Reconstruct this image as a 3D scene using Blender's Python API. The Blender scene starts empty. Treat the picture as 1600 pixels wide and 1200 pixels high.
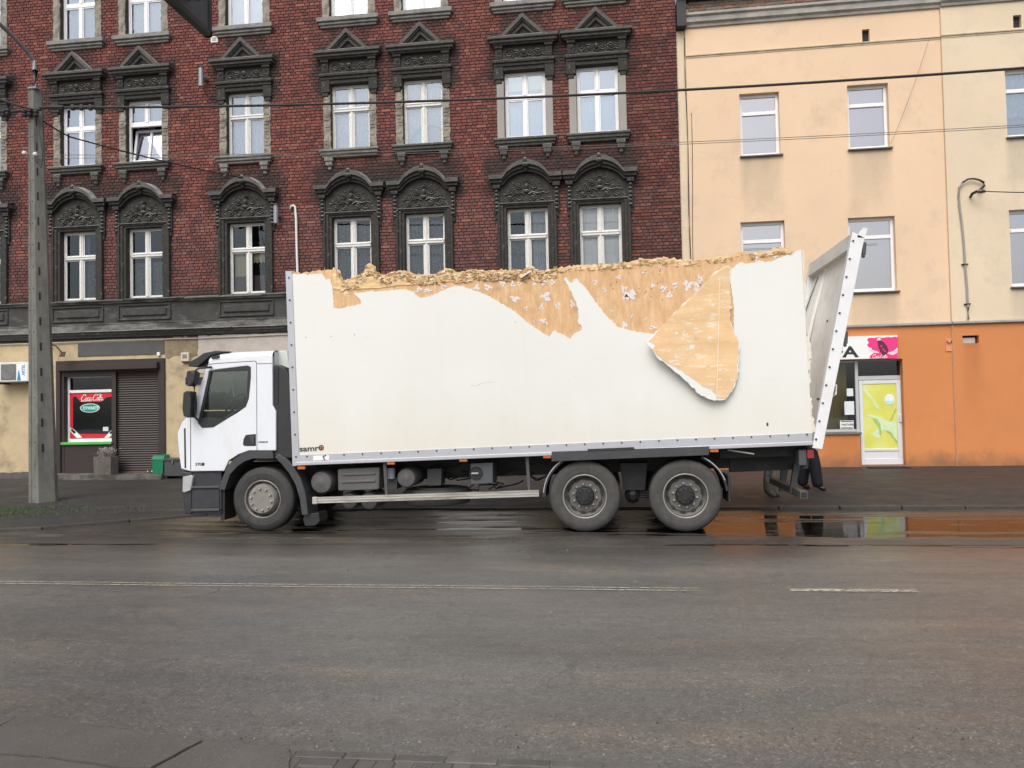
import bpy, bmesh, math, random
import numpy as np
from mathutils import Vector, Matrix, noise as mnoise
from mathutils.geometry import tessellate_polygon
S = bpy.context.scene
COL = S.collection
rnd = random.Random(7)
R = math.radians

# ------------------------------------------------------------------ camera
CAM_H = 1.8
FPX = 1230.0                      # focal length in pixels of the 1600 x 1200 photograph
yaw, pitch, roll = R(7.411), R(1.759), R(-1.141)
fw = Vector((-math.sin(yaw) * math.cos(pitch), math.cos(yaw) * math.cos(pitch), math.sin(pitch)))
r0 = Vector((math.cos(yaw), math.sin(yaw), 0))
u0 = r0.cross(fw)
cr = r0 * math.cos(roll) + u0 * math.sin(roll)
cu = -r0 * math.sin(roll) + u0 * math.cos(roll)
cd = bpy.data.cameras.new('camera')
cam = bpy.data.objects.new('camera', cd)
COL.objects.link(cam)
cam.matrix_world = Matrix(((cr.x, cu.x, -fw.x, 0), (cr.y, cu.y, -fw.y, 0), (cr.z, cu.z, -fw.z, CAM_H), (0, 0, 0, 1)))
cd.sensor_width = 36.0
cd.lens = FPX / 1600 * 36
cd.clip_start = 0.1
cd.clip_end = 1500
S.camera = cam
S.render.resolution_x = 1024
S.render.resolution_y = 768

# ------------------------------------------------------------------ sky, sun, exposure
SUN_DIR = Vector((-0.15, -0.80, 0.95)).normalized()      # towards the sun, behind the camera and to the right
sun_el = math.asin(SUN_DIR.z)
sun_az = math.atan2(SUN_DIR.x, SUN_DIR.y)
W = bpy.data.worlds.new('World')
S.world = W
W.use_nodes = True
wn = W.node_tree
for n in list(wn.nodes):
    wn.nodes.remove(n)
sky = wn.nodes.new('ShaderNodeTexSky')
sky.sky_type = 'NISHITA'
sky.sun_disc = False
sky.sun_elevation = sun_el
sky.sun_rotation = sun_az
sky.air_density = 1.0
sky.dust_density = 4.0
sky.ozone_density = 1.0
hs = wn.nodes.new('ShaderNodeHueSaturation')
hs.inputs['Saturation'].default_value = 0.5
bg = wn.nodes.new('ShaderNodeBackground')
bg.inputs['Strength'].default_value = 0.15
wo = wn.nodes.new('ShaderNodeOutputWorld')
wn.links.new(sky.outputs[0], hs.inputs['Color'])
wn.links.new(hs.outputs[0], bg.inputs['Color'])
wn.links.new(bg.outputs[0], wo.inputs['Surface'])
sl = bpy.data.lights.new('overcast_sun', 'SUN')
sl.energy = 1.2
sl.angle = R(50)
sl.color = (1.0, 0.98, 0.95)
so = bpy.data.objects.new('overcast_sun', sl)
COL.objects.link(so)
so.rotation_euler = (-SUN_DIR).to_track_quat('-Z', 'Y').to_euler()
S.view_settings.view_transform = 'Standard'
S.view_settings.look = 'None'
S.view_settings.exposure = 0.30
S.view_settings.gamma = 1.0
S.view_settings.use_curve_mapping = False
S.cycles.max_bounces = 8
S.cycles.transparent_max_bounces = 16

# ------------------------------------------------------------------ helpers: points
def P(px, py, Y):
    """photograph pixel -> point on the vertical plane y = Y"""
    d = fw + cr * ((px - 800) / FPX) + cu * ((600 - py) / FPX)
    t = Y / d.y
    return Vector((d.x * t, Y, CAM_H + d.z * t))

def G(px, py, z=0.0):
    """photograph pixel -> point on the level plane at height z"""
    d = fw + cr * ((px - 800) / FPX) + cu * ((600 - py) / FPX)
    t = (z - CAM_H) / d.z
    return Vector((d.x * t, d.y * t, z))

def XZ(pts, Y):
    return [(p.x, p.z) for p in (P(a, b, Y) for a, b in pts)]

# ------------------------------------------------------------------ helpers: materials
class NT:
    def __init__(s, name):
        s.m = bpy.data.materials.new(name)
        s.m.use_nodes = True
        s.t = s.m.node_tree
        for n in list(s.t.nodes):
            s.t.nodes.remove(n)
        s.out = s.n('ShaderNodeOutputMaterial')
    def n(s, typ, **kw):
        o = s.t.nodes.new(typ)
        for k, v in kw.items():
            if hasattr(o, k):
                setattr(o, k, v)
            else:
                o.inputs[k].default_value = v
        return o
    def l(s, a, b):
        s.t.links.new(a, b)
    def coords(s, scale=(1, 1, 1)):
        tc = s.n('ShaderNodeTexCoord')
        mp = s.n('ShaderNodeMapping')
        mp.inputs['Scale'].default_value = scale
        s.l(tc.outputs['Object'], mp.inputs['Vector'])
        return mp.outputs[0]
    def noise(s, scale, detail=4, rough=.6, vec=None, stretch=(1, 1, 1)):
        o = s.n('ShaderNodeTexNoise')
        o.inputs['Scale'].default_value = scale
        o.inputs['Detail'].default_value = detail
        o.inputs['Roughness'].default_value = rough
        s.l(vec if vec is not None else s.coords(stretch), o.inputs['Vector'])
        return o.outputs['Fac']
    def ramp(s, fac, stops):
        o = s.n('ShaderNodeValToRGB')
        e = o.color_ramp.elements
        while len(e) < len(stops):
            e.new(0.5)
        for i, (p, c) in enumerate(stops):
            e[i].position = p
            e[i].color = tuple(c) + (1,) if hasattr(c, '__len__') else (c, c, c, 1)
        s.l(fac, o.inputs[0])
        return o.outputs[0]
    def mix(s, fac, a, b, mode='MIX'):
        o = s.n('ShaderNodeMix', data_type='RGBA', blend_type=mode)
        for v, k in ((fac, 0), (a, 6), (b, 7)):
            if hasattr(v, 'type'):
                s.l(v, o.inputs[k])
            elif k == 0:
                o.inputs[0].default_value = v
            else:
                o.inputs[k].default_value = tuple(v) + (1,) if len(v) == 3 else v
        return o.outputs[2]
    def math(s, op, a, b=0.0):
        o = s.n('ShaderNodeMath', operation=op)
        for i, v in enumerate((a, b)):
            if hasattr(v, 'type'):
                s.l(v, o.inputs[i])
            else:
                o.inputs[i].default_value = v
        return o.outputs[0]
    def pbsdf(s, col, rough=.6, metal=0.0, spec=.5, bump=None, bstr=.3, bdist=.01, **kw):
        b = s.n('ShaderNodeBsdfPrincipled')
        for v, k in ((col, 'Base Color'), (rough, 'Roughness'), (metal, 'Metallic'), (spec, 'Specular IOR Level')):
            if hasattr(v, 'type'):
                s.l(v, b.inputs[k])
            elif k == 'Base Color':
                b.inputs[k].default_value = tuple(v) + (1,)
            else:
                b.inputs[k].default_value = v
        for k, v in kw.items():
            b.inputs[k.replace('_', ' ')].default_value = v
        if bump is not None:
            bp = s.n('ShaderNodeBump')
            bp.inputs['Strength'].default_value = bstr
            bp.inputs['Distance'].default_value = bdist
            s.l(bump, bp.inputs['Height'])
            s.l(bp.outputs[0], b.inputs['Normal'])
        return b
    def done(s, sh):
        s.l(sh.outputs[0] if hasattr(sh, 'outputs') else sh, s.out.inputs['Surface'])
        return s.m

def sc(c, k):
    return tuple(min(1, v * k) for v in c)

MATS = {}
def M(name, col=None, rough=.6, var=.12, scale=6, metal=0.0, spec=.5, bump=0.0, bscale=60, dirt=None, damt=.5, dscale=1.5, dstretch=(1, 1, 1), dlo=.5, dhi=.75):
    """plain painted / plastered / metal surface with grain, uneven colour and optional dirt"""
    if name in MATS:
        return MATS[name]
    k = NT(name)
    c = k.ramp(k.noise(scale, 5, .65), [(.25, sc(col, 1 - var)), (.75, sc(col, 1 + var))])
    if dirt is not None:
        d = k.ramp(k.noise(dscale, 6, .7, stretch=dstretch), [(dlo, 0.0), (dhi, damt)])
        c = k.mix(d, c, dirt)
    b = k.noise(bscale, 4, .6) if bump else None
    MATS[name] = k.done(k.pbsdf(c, rough, metal, spec, bump=b, bstr=bump))
    return MATS[name]

# ------------------------------------------------------------------ helpers: geometry
class MB:
    def __init__(s):
        s.v = []; s.f = []; s.c = []
        s.col = None
    def add(s, vs, fs):
        o = len(s.v)
        s.v += [tuple(p) for p in vs]
        s.f += [tuple(o + i for i in f) for f in fs]
        s.c += [s.col] * len(fs)
        return s
    def box(s, x0, x1, y0, y1, z0, z1):
        return s.add([(x, y, z) for z in (z0, z1) for y in (y0, y1) for x in (x0, x1)],
                     [(0, 2, 3, 1), (4, 5, 7, 6), (0, 1, 5, 4), (2, 6, 7, 3), (0, 4, 6, 2), (1, 3, 7, 5)])
    def cham(s, x0, x1, y0, y1, z0, z1, b):
        """box whose edges along all faces are chamfered by b"""
        vs = []
        idx = {}
        for i, x in enumerate((x0, x1)):
            for j, y in enumerate((y0, y1)):
                for k, z in enumerate((z0, z1)):
                    sx, sy, sz = (b, -b)[i], (b, -b)[j], (b, -b)[k]
                    idx[i, j, k, 0] = len(vs); vs.append((x, y + sy, z + sz))
                    idx[i, j, k, 1] = len(vs); vs.append((x + sx, y, z + sz))
                    idx[i, j, k, 2] = len(vs); vs.append((x + sx, y + sy, z))
        q = lambda i, j, k, a: idx[i, j, k, a]
        fs = []
        for i in (0, 1):
            f = [q(i, 0, 0, 0), q(i, 1, 0, 0), q(i, 1, 1, 0), q(i, 0, 1, 0)]; fs.append(f if i else f[::-1])
        for j in (0, 1):
            f = [q(0, j, 0, 1), q(1, j, 0, 1), q(1, j, 1, 1), q(0, j, 1, 1)]; fs.append(f[::-1] if j else f)
        for k in (0, 1):
            f = [q(0, 0, k, 2), q(1, 0, k, 2), q(1, 1, k, 2), q(0, 1, k, 2)]; fs.append(f if k else f[::-1])
        for a in (0, 1):
            for c in (0, 1):
                fs.append([q(0, a, c, 1), q(1, a, c, 1), q(1, a, c, 2), q(0, a, c, 2)])
                fs.append([q(a, 0, c, 0), q(a, 1, c, 0), q(a, 1, c, 2), q(a, 0, c, 2)])
                fs.append([q(a, c, 0, 0), q(a, c, 1, 0), q(a, c, 1, 1), q(a, c, 0, 1)])
        for i in (0, 1):
            for j in (0, 1):
                for k in (0, 1):
                    fs.append([q(i, j, k, 0), q(i, j, k, 1), q(i, j, k, 2)])
        return s.add(vs, fs)
    def sheet(s, outer, y0, y1, holes=()):
        """polygon in x-z with holes, extruded from y0 (front) to y1; y may be a function of (x, z)"""
        fy0 = y0 if callable(y0) else (lambda x, z: y0)
        fy1 = y1 if callable(y1) else (lambda x, z: y1)
        loops = [list(outer)] + [list(h) for h in holes]
        tri = tessellate_polygon([[Vector((x, z, 0)) for x, z in lp] for lp in loops])
        flat = [p for lp in loops for p in lp]
        n = len(flat)
        vs = [(x, fy0(x, z), z) for x, z in flat] + [(x, fy1(x, z), z) for x, z in flat]
        fs = []
        for t in tri:
            a, b, c = (flat[i] for i in t)
            cw = (b[0] - a[0]) * (c[1] - a[1]) - (b[1] - a[1]) * (c[0] - a[0])
            t = tuple(t) if cw > 0 else tuple(t)[::-1]
            fs.append(t)
            fs.append(tuple(n + i for i in t[::-1]))
        o = 0
        for k, lp in enumerate(loops):
            m = len(lp)
            ar = sum(lp[i][0] * lp[(i + 1) % m][1] - lp[(i + 1) % m][0] * lp[i][1] for i in range(m))
            for i in range(m):
                a, b = o + i, o + (i + 1) % m
                q = (a, n + a, n + b, b)
                fs.append(q if (ar > 0) == (k == 0) else q[::-1])
            o += m
        return s.add(vs, fs)
    def flatpoly(s, pts, z0, z1):
        """polygon in x-y extruded from z0 up to z1"""
        n = len(pts)
        ar = sum(pts[i][0] * pts[(i + 1) % n][1] - pts[(i + 1) % n][0] * pts[i][1] for i in range(n))
        if ar < 0:
            pts = pts[::-1]
        tri = tessellate_polygon([[Vector((x, y, 0)) for x, y in pts]])
        vs = [(x, y, z1) for x, y in pts] + [(x, y, z0) for x, y in pts]
        fs = []
        for t in tri:
            a, b, c = (pts[i] for i in t)
            cw = (b[0] - a[0]) * (c[1] - a[1]) - (b[1] - a[1]) * (c[0] - a[0])
            fs.append(tuple(t) if cw > 0 else tuple(t)[::-1])
        for i in range(n):
            j = (i + 1) % n
            fs.append((i, n + i, n + j, j))
        return s.add(vs, fs)
    def tube(s, pts, r, seg=8, cap=True):
        pts = [Vector(p) for p in pts]
        rr = r if hasattr(r, '__len__') else [r] * len(pts)
        vs = []; fs = []
        up = Vector((0, 0, 1))
        for i, p in enumerate(pts):
            d = (pts[min(i + 1, len(pts) - 1)] - pts[max(i - 1, 0)]).normalized()
            a = d.cross(up)
            if a.length < 1e-3:
                a = d.cross(Vector((1, 0, 0)))
            a.normalize()
            b = d.cross(a)
            for k in range(seg):
                t = 2 * math.pi * k / seg
                vs.append(p + (a * math.cos(t) + b * math.sin(t)) * rr[i])
        for i in range(len(pts) - 1):
            for k in range(seg):
                k2 = (k + 1) % seg
                fs.append((i * seg + k, i * seg + k2, (i + 1) * seg + k2, (i + 1) * seg + k))
        if cap:
            fs.append(tuple(range(seg))[::-1])
            fs.append(tuple((len(pts) - 1) * seg + k for k in range(seg)))
        return s.add(vs, fs)
    def lathe(s, prof, c, axis='y', seg=32, a0=0, a1=360):
        """profile of (along-axis, radius) turned round an axis through c"""
        vs = []; fs = []
        full = abs(a1 - a0) >= 359.9
        n = seg if full else seg + 1
        for (t, r) in prof:
            for k in range(n):
                a = R(a0 + (a1 - a0) * k / seg)
                ca, sa = math.cos(a) * r, math.sin(a) * r
                o = {'y': (ca, t, sa), 'z': (ca, sa, t), 'x': (t, ca, sa)}[axis]
                vs.append((c[0] + o[0], c[1] + o[1], c[2] + o[2]))
        for i in range(len(prof) - 1):
            for k in range(seg):
                k2 = (k + 1) % n
                fs.append((i * n + k, i * n + k2, (i + 1) * n + k2, (i + 1) * n + k))
        return s.add(vs, fs)
    def ball(s, c, rx, ry=None, rz=None, seg=10, rings=6):
        ry = ry or rx; rz = rz or rx
        vs = [(c[0], c[1], c[2] + rz)]
        for i in range(1, rings):
            t = math.pi * i / rings
            for k in range(seg):
                a = 2 * math.pi * k / seg
                vs.append((c[0] + rx * math.sin(t) * math.cos(a), c[1] + ry * math.sin(t) * math.sin(a), c[2] + rz * math.cos(t)))
        vs.append((c[0], c[1], c[2] - rz))
        fs = [(0, 1 + k, 1 + (k + 1) % seg) for k in range(seg)]
        for i in range(rings - 2):
            for k in range(seg):
                k2 = (k + 1) % seg
                fs.append((1 + i * seg + k, 1 + (i + 1) * seg + k, 1 + (i + 1) * seg + k2, 1 + i * seg + k2))
        L = len(vs) - 1
        o = 1 + (rings - 2) * seg
        fs += [(L, o + (k + 1) % seg, o + k) for k in range(seg)]
        return s.add(vs, fs)
    def hexa(s, eight):
        """eight corners: front 4 (ccw seen from -y) then back 4"""
        return s.add(eight, [(0, 1, 2, 3), (7, 6, 5, 4), (0, 4, 5, 1), (1, 5, 6, 2), (2, 6, 7, 3), (3, 7, 4, 0)])
    def mesh(s, name, smooth=False, fix=True):
        me = bpy.data.meshes.new(name)
        me.from_pydata(s.v, [], s.f)
        if any(c is not None for c in s.c):
            at = me.color_attributes.new('Col', 'FLOAT_COLOR', 'CORNER')
            arr = np.ones((len(me.loops), 4), dtype=np.float32)
            i = 0
            for f, c in zip(s.f, s.c):
                if c is not None:
                    arr[i:i + len(f), :3] = c
                i += len(f)
            at.data.foreach_set('color', arr.ravel())
        if fix:
            bm = bmesh.new(); bm.from_mesh(me)
            bmesh.ops.recalc_face_normals(bm, faces=bm.faces)
            bm.to_mesh(me); bm.free()
        if smooth:
            me.polygons.foreach_set('use_smooth', [True] * len(me.polygons))
            me.set_sharp_from_angle(angle=R(35))
        return me
    def build(s, name, mat, parent=None, smooth=False, fix=True, bevel=0, **kw):
        o = put(name, s.mesh(name, smooth, fix), mat, parent, **kw)
        if bevel:
            md = o.modifiers.new('bevel', 'BEVEL')
            md.width = bevel; md.segments = 2; md.limit_method = 'ANGLE'; md.angle_limit = R(40)
        return o

def wpos(o):
    p = Vector((0, 0, 0))
    while o:
        p = p + o.location
        o = o.parent
    return p

def put(name, me, mat, parent=None, loc=None, local=False, kind=None, label=None):
    """link a mesh; its vertices are in world space (or in the parent's space when local)"""
    o = bpy.data.objects.new(name, me)
    if mat is not None and not me.materials:
        me.materials.append(mat)
    COL.objects.link(o)
    if parent:
        o.parent = parent
        if not local:
            o.location = -wpos(parent)
    if loc is not None:
        o.location = loc if (local or not parent) else Vector(loc) - wpos(parent)
    if kind: o['kind'] = kind
    if label: o['label'] = label
    return o

def tag(o, label=None, cat=None, group=None, kind=None):
    for k, v in (('label', label), ('category', cat), ('group', group), ('kind', kind)):
        if v:
            o[k] = v
    return o

def thing(name, label, cat, loc=(0, 0, 0), group=None):
    o = bpy.data.objects.new(name, None)
    o.location = loc
    o.empty_display_size = .2
    COL.objects.link(o)
    return tag(o, label, cat, group)

def text(s, size, p, mat, parent, name='lettering', xs=1.0, bold=0.0, rot=0.0, ext=.002, shear=0.0):
    """flat lettering facing -y, lower-left corner at p; rot turns it in the wall plane"""
    cv = bpy.data.curves.new(name, 'FONT')
    cv.body = s; cv.size = size; cv.extrude = ext; cv.offset = bold; cv.shear = shear
    cv.resolution_u = 4
    t = bpy.data.objects.new(name, cv)
    COL.objects.link(t)
    bpy.context.view_layer.update()
    me = bpy.data.meshes.new_from_object(t.evaluated_get(bpy.context.evaluated_depsgraph_get()))
    bpy.data.objects.remove(t)
    me.name = name
    c, n = math.cos(rot), math.sin(rot)
    for v in me.vertices:
        x, y, z = v.co.x * xs, v.co.y, v.co.z
        v.co = (p[0] + c * x - n * y, p[1] - z, p[2] + n * x + c * y)
    me.materials.clear()
    return put(name, me, mat, parent)

def jag(pts, amp, step, seed=0, closed=True, keep=None):
    """subdivide a polygon outline and roughen it like a torn edge; keep(i) = edge i stays straight"""
    rr = random.Random(seed)
    out = []
    n = len(pts)
    for i in range(n if closed else n - 1):
        a, b = pts[i], pts[(i + 1) % n]
        L = math.hypot(b[0] - a[0], b[1] - a[1])
        straight = keep and keep(i)
        k = 1 if straight else max(1, int(L / step))
        nx, nz = (-(b[1] - a[1]) / (L or 1), (b[0] - a[0]) / (L or 1))
        for j in range(k):
            t = j / k
            d = 0 if (straight or j == 0) else rr.gauss(0, amp)
            out.append((a[0] + (b[0] - a[0]) * t + nx * d, a[1] + (b[1] - a[1]) * t + nz * d))
    if not closed:
        out.append(pts[-1])
    return out

def fbm(x, y, z=0.0, o=4):
    return mnoise.fractal(Vector((x, y, z)), 1.0, 2.0, o)
# ------------------------------------------------------------------ the ground
F = 19.7            # street front of the houses
T = 11.42           # near side of the parked lorry
def lerp_tab(tab, x):
    if x <= tab[0][0]: return tab[0][1]
    for (a, b), (c, d) in zip(tab, tab[1:]):
        if x <= c:
            return b + (d - b) * (x - a) / (c - a)
    return tab[-1][1]
def ss(x, a, b):
    t = max(0, min(1, (x - a) / (b - a)))
    return t * t * (3 - 2 * t)
KERB = [(-40, 10.95), (-12, 11.0), (-9.4, 11.25), (-7.3, 12.95), (-6.2, 13.55), (-4, 13.7), (40, 13.75)]
def kerbY(x): return lerp_tab(KERB, x)
GUT = [(-50, 0.0), (9.9, .0), (10.25, -.004), (10.45, -.014), (10.60, .004), (10.66, .024), (10.80, .026), (10.88, .010), (10.95, -.010), (11.2, -.0175), (12.9, -.0165), (13.2, -.008), (13.5, .012), (14.5, .02)]
def roadz(x, y):
    z = lerp_tab(GUT, y)
    if y > 9.7:
        w = ss(y, 9.7, 10.4)
        n = fbm(x * .30, y * 4.2, 3.1, 5) * .020 + fbm(x * 1.3, y * 13, 8.3, 3) * .009
        dry = ss(x, 1.6, -1.0) * .008 + ss(x, -5.4, -7.5) * .03        # the gutter fills towards the right
        z += w * (n + (dry if y > 10.85 else ss(x, 1.2, -.6) * ss(x, -7.6, -5.5) * .014))
    else:
        z += fbm(x * .4, y * .6, 1.7, 3) * .004
    return z
xs = [-90, -60, -40, -28, -20, -16] + list(np.arange(-13, 9.01, .11)) + [11, 14, 20, 30, 50, 90]
ys = [-60, -30, -12, -4, 0, 1.5] + list(np.arange(2.5, 9.6, .3)) + list(np.arange(9.7, 13.4, .045)) + [13.45, 13.6, 13.72]
b = MB()
vs = [(x, min(y, 14) if y < 13 else min(y, 14), roadz(x, y)) for y in ys for x in xs]
nx = len(xs)
fs = [(j * nx + i, j * nx + i + 1, (j + 1) * nx + i + 1, (j + 1) * nx + i) for j in range(len(ys) - 1) for i in range(nx - 1)]
b.add(vs, fs)
k = NT('wet_asphalt')
co = k.coords()
sep = k.n('ShaderNodeSeparateXYZ'); k.l(co, sep.inputs[0])
grain = k.noise(190, 3, .7, co)
grain2 = k.noise(38, 4, .7, co)
patch = k.noise(.9, 6, .62, stretch=(.35, 1.0, 1))
track = k.noise(1.0, 5, .6, stretch=(.06, 1.9, 1))
base = k.ramp(patch, [(.3, (.106, .095, .084)), (.5, (.134, .121, .109)), (.72, (.162, .145, .127))])
base = k.mix(k.ramp(track, [(.42, 0.0), (.62, .55)]), base, (.110, .114, .107))
mud = k.ramp(k.noise(1.6, 7, .68, stretch=(.22, 1.1, 1)), [(.52, 0.0), (.66, .6)])
base = k.mix(mud, base, (.175, .143, .110))
base = k.mix(1.0, base, k.ramp(k.noise(.55, 5, .6, stretch=(.25, 1.3, 1)), [(.32, .80), (.5, .99), (.68, 1.15)]), 'MULTIPLY')
agg = k.n('ShaderNodeTexVoronoi'); agg.inputs['Scale'].default_value = 78; k.l(co, agg.inputs['Vector'])
sx = k.n('ShaderNodeSeparateColor'); k.l(agg.outputs['Color'], sx.inputs[0])
base = k.mix(1.0, base, k.ramp(sx.outputs[0], [(.0, .62), (.35, .92), (.8, 1.08), (.94, 1.28), (1.0, 1.9)]), 'MULTIPLY')
agg2 = k.n('ShaderNodeTexVoronoi'); agg2.inputs['Scale'].default_value = 21; k.l(co, agg2.inputs['Vector'])
sx2 = k.n('ShaderNodeSeparateColor'); k.l(agg2.outputs['Color'], sx2.inputs[0])
base = k.mix(1.0, base, k.ramp(sx2.outputs[1], [(.0, .90), (.3, .98), (.75, 1.02), (1.0, 1.10)]), 'MULTIPLY')
base = k.mix(k.ramp(k.noise(5.5, 6, .75, co), [(.30, .5), (.5, 0.0)]), base, (.060, .054, .048))
base = k.mix(k.ramp(grain, [(.30, .7), (.47, 0.0)]), base, (.035, .033, .031))
base = k.mix(k.ramp(grain, [(.62, 0.0), (.78, .5)]), base, (.29, .275, .25))
base = k.mix(k.ramp(grain2, [(.35, .35), (.5, 0.0)]), base, (.05, .046, .042))
vor = k.n('ShaderNodeTexVoronoi', feature='DISTANCE_TO_EDGE'); vor.inputs['Scale'].default_value = .42
wv = k.n('ShaderNodeVectorMath', operation='ADD')
nz = k.n('ShaderNodeTexNoise'); nz.inputs['Scale'].default_value = 1.3; nz.inputs['Detail'].default_value = 6
k.l(co, nz.inputs['Vector'])
k.l(co, wv.inputs[0]); k.l(nz.outputs['Color'], wv.inputs[1]); k.l(wv.outputs[0], vor.inputs['Vector'])
crack = k.ramp(vor.outputs['Distance'], [(.0, 1.0), (.006, 0.0)])
cm = k.ramp(k.noise(.33, 3, .5, co), [(.54, 0.0), (.62, .75)])
crackf = k.math('MULTIPLY', crack, cm)
base = k.mix(crackf, base, (.025, .024, .023))
# the gutter and the strip beside it are soaked: darker and glossier
soak = k.math('ADD', sep.outputs['Y'], k.math('MULTIPLY', k.math('SUBTRACT', k.noise(.8, 5, .6, stretch=(.4, 1, 1)), .5), 2.2))
wet = k.ramp(k.math('DIVIDE', soak, 20.0), [(.452, 0.0), (.53, 1.0)])
base = k.mix(k.math('MULTIPLY', wet, .72), base, (.030, .024, .019))
rg = k.ramp(k.noise(1.4, 6, .65, stretch=(.2, 1.3, 1)), [(.32, .24), (.68, .52)])
rg = k.mix(k.math('MULTIPLY', wet, .8), rg, (.26, .26, .26))
hgt = k.math('ADD', k.math('MULTIPLY', grain, .6), k.math('SUBTRACT', grain2, k.math('MULTIPLY', crackf, 1.5)))
ASPHALT = k.done(k.pbsdf(base, rg, spec=.45, bump=hgt, bstr=.55, bdist=.006))
road = b.build('road', ASPHALT, smooth=True, fix=False)
tag(road, 'wet grey asphalt road with muddy gutter', kind='structure')

k = NT('puddle_water')
fr = k.n('ShaderNodeFresnel'); fr.inputs['IOR'].default_value = 1.36
gl = k.n('ShaderNodeBsdfGlossy'); gl.inputs['Roughness'].default_value = .055
gl.inputs['Color'].default_value = (.66, .67, .68, 1)
bp = k.n('ShaderNodeBump'); bp.inputs['Strength'].default_value = .10; bp.inputs['Distance'].default_value = .01
k.l(k.noise(9, 3, .5, stretch=(.6, 1.6, 1)), bp.inputs['Height']); k.l(bp.outputs[0], gl.inputs['Normal'])
tr = k.n('ShaderNodeBsdfTransparent'); tr.inputs['Color'].default_value = (.50, .44, .37, 1)
mx = k.n('ShaderNodeMixShader')
k.l(fr.outputs[0], mx.inputs[0]); k.l(tr.outputs[0], mx.inputs[1]); k.l(gl.outputs[0], mx.inputs[2])
WATER = k.done(mx)
b = MB(); b.add([(-11, 9.9, -.0125), (30, 9.9, -.0125), (30, 13.6, -.0125), (-11, 13.6, -.0125)], [(0, 1, 2, 3)])
tag(b.build('water', WATER, fix=False), 'shallow brown puddle along the gutter', kind='structure')

ground = MB().add([(-600, -600, -.2), (600, -600, -.2), (600, 600, -.2), (-600, 600, -.2)], [(0, 1, 2, 3)]).build('ground', M('earth', (.07, .06, .045), .9), fix=False)
tag(ground, kind='structure')

# pavement in front of the houses, rising a little towards them
def pavz(x, y):
    return .055 + max(0, y - 13.8) / 5.9 * (.085 + .10 * ss(x, -1, 6)) + fbm(x * .8, y * .8, 5.5, 3) * .004
xs = [-60, -40, -28, -20] + list(np.arange(-17, 12, .3)) + [14, 20, 30, 60]
b = MB(); ny = 26
vs = []
for i in range(ny + 1):
    for x in xs:
        y0 = kerbY(x) + .13
        y = y0 + (F + .05 - y0) * i / ny
        vs.append((x, y, pavz(x, y)))
nx = len(xs)
b.add(vs, [(j * nx + i, j * nx + i + 1, (j + 1) * nx + i + 1, (j + 1) * nx + i) for j in range(ny) for i in range(nx - 1)])
k = NT('damp_pavement')
co = k.coords()
sep = k.n('ShaderNodeSeparateXYZ'); k.l(co, sep.inputs[0])
base = k.ramp(k.noise(1.1, 6, .65, stretch=(.5, 1, 1)), [(.3, (.036, .034, .031)), (.55, (.048, .045, .042)), (.75, (.060, .055, .050))])
g1 = k.noise(120, 3, .7, co)
base = k.mix(k.ramp(g1, [(.35, .4), (.5, 0.0)]), base, (.02, .019, .018))
mossy = k.ramp(k.noise(.9, 5, .7, co), [(.55, 0.0), (.7, .4)])
base = k.mix(mossy, base, (.045, .052, .034))
pa = k.n('ShaderNodeTexVoronoi'); pa.inputs['Scale'].default_value = 40; k.l(co, pa.inputs['Vector'])
px_ = k.n('ShaderNodeSeparateColor'); k.l(pa.outputs['Color'], px_.inputs[0])
base = k.mix(1.0, base, k.ramp(px_.outputs[0], [(.0, .7), (.5, 1.0), (1.0, 1.5)]), 'MULTIPLY')
br = k.n('ShaderNodeTexBrick'); br.inputs['Scale'].default_value = 1.0
br.inputs['Brick Width'].default_value = .2; br.inputs['Row Height'].default_value = .1; br.inputs['Mortar Size'].default_value = .009
br.inputs['Color1'].default_value = (1, 1, 1, 1); br.inputs['Color2'].default_value = (.82, .82, .82, 1); br.inputs['Mortar'].default_value = (.45, .45, .45, 1)
k.l(co, br.inputs['Vector'])
far = k.ramp(k.math('MULTIPLY', k.math('SUBTRACT', sep.outputs['Y'], 15.9), 2.0), [(.0, 0.0), (.05, 1.0)])
rgt = k.ramp(k.math('ADD', sep.outputs['X'], 3.0), [(.0, 0.0), (.3, 1.0)])
pv = k.math('MULTIPLY', far, rgt)
base = k.mix(pv, base, k.mix(1.0, k.mix(.5, base, (.078, .062, .053)), br.outputs[0], 'MULTIPLY'))
PAVE = k.done(k.pbsdf(base, k.ramp(k.noise(2.2, 5, .6, co), [(.3, .55), (.7, .80)]), spec=.25, bump=k.math('ADD', g1, br.outputs['Fac']), bstr=.35, bdist=.006))
pavement = b.build('pavement', PAVE, smooth=True, fix=False)
tag(pavement, 'damp dark pavement along the house fronts', kind='structure')
KST = M('kerb_concrete', (.055, .049, .043), .6, .3, 8, bump=.4, bscale=40, dirt=(.03, .026, .021), damt=.8)
x = -13.0
while x < 10:
    L = .98
    y0, y1 = kerbY(x), kerbY(x + L)
    a = Vector((x, y0)); c = Vector((x + L, y1)); d = (c - a).normalized(); n = Vector((-d.y, d.x)) * .15
    a += d * .008; c -= d * .008
    t = .05 + rnd.uniform(-.006, .006)
    q = [(a.x, a.y), (c.x, c.y), (c.x + n.x, c.y + n.y), (a.x + n.x, a.y + n.y)]
    MB().flatpoly(q, -.1, t + .012).build('kerb_stone', KST, pavement, bevel=.012)
    x = c.x + d.x * .008 if d.x * L < .9 else x + L

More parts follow.
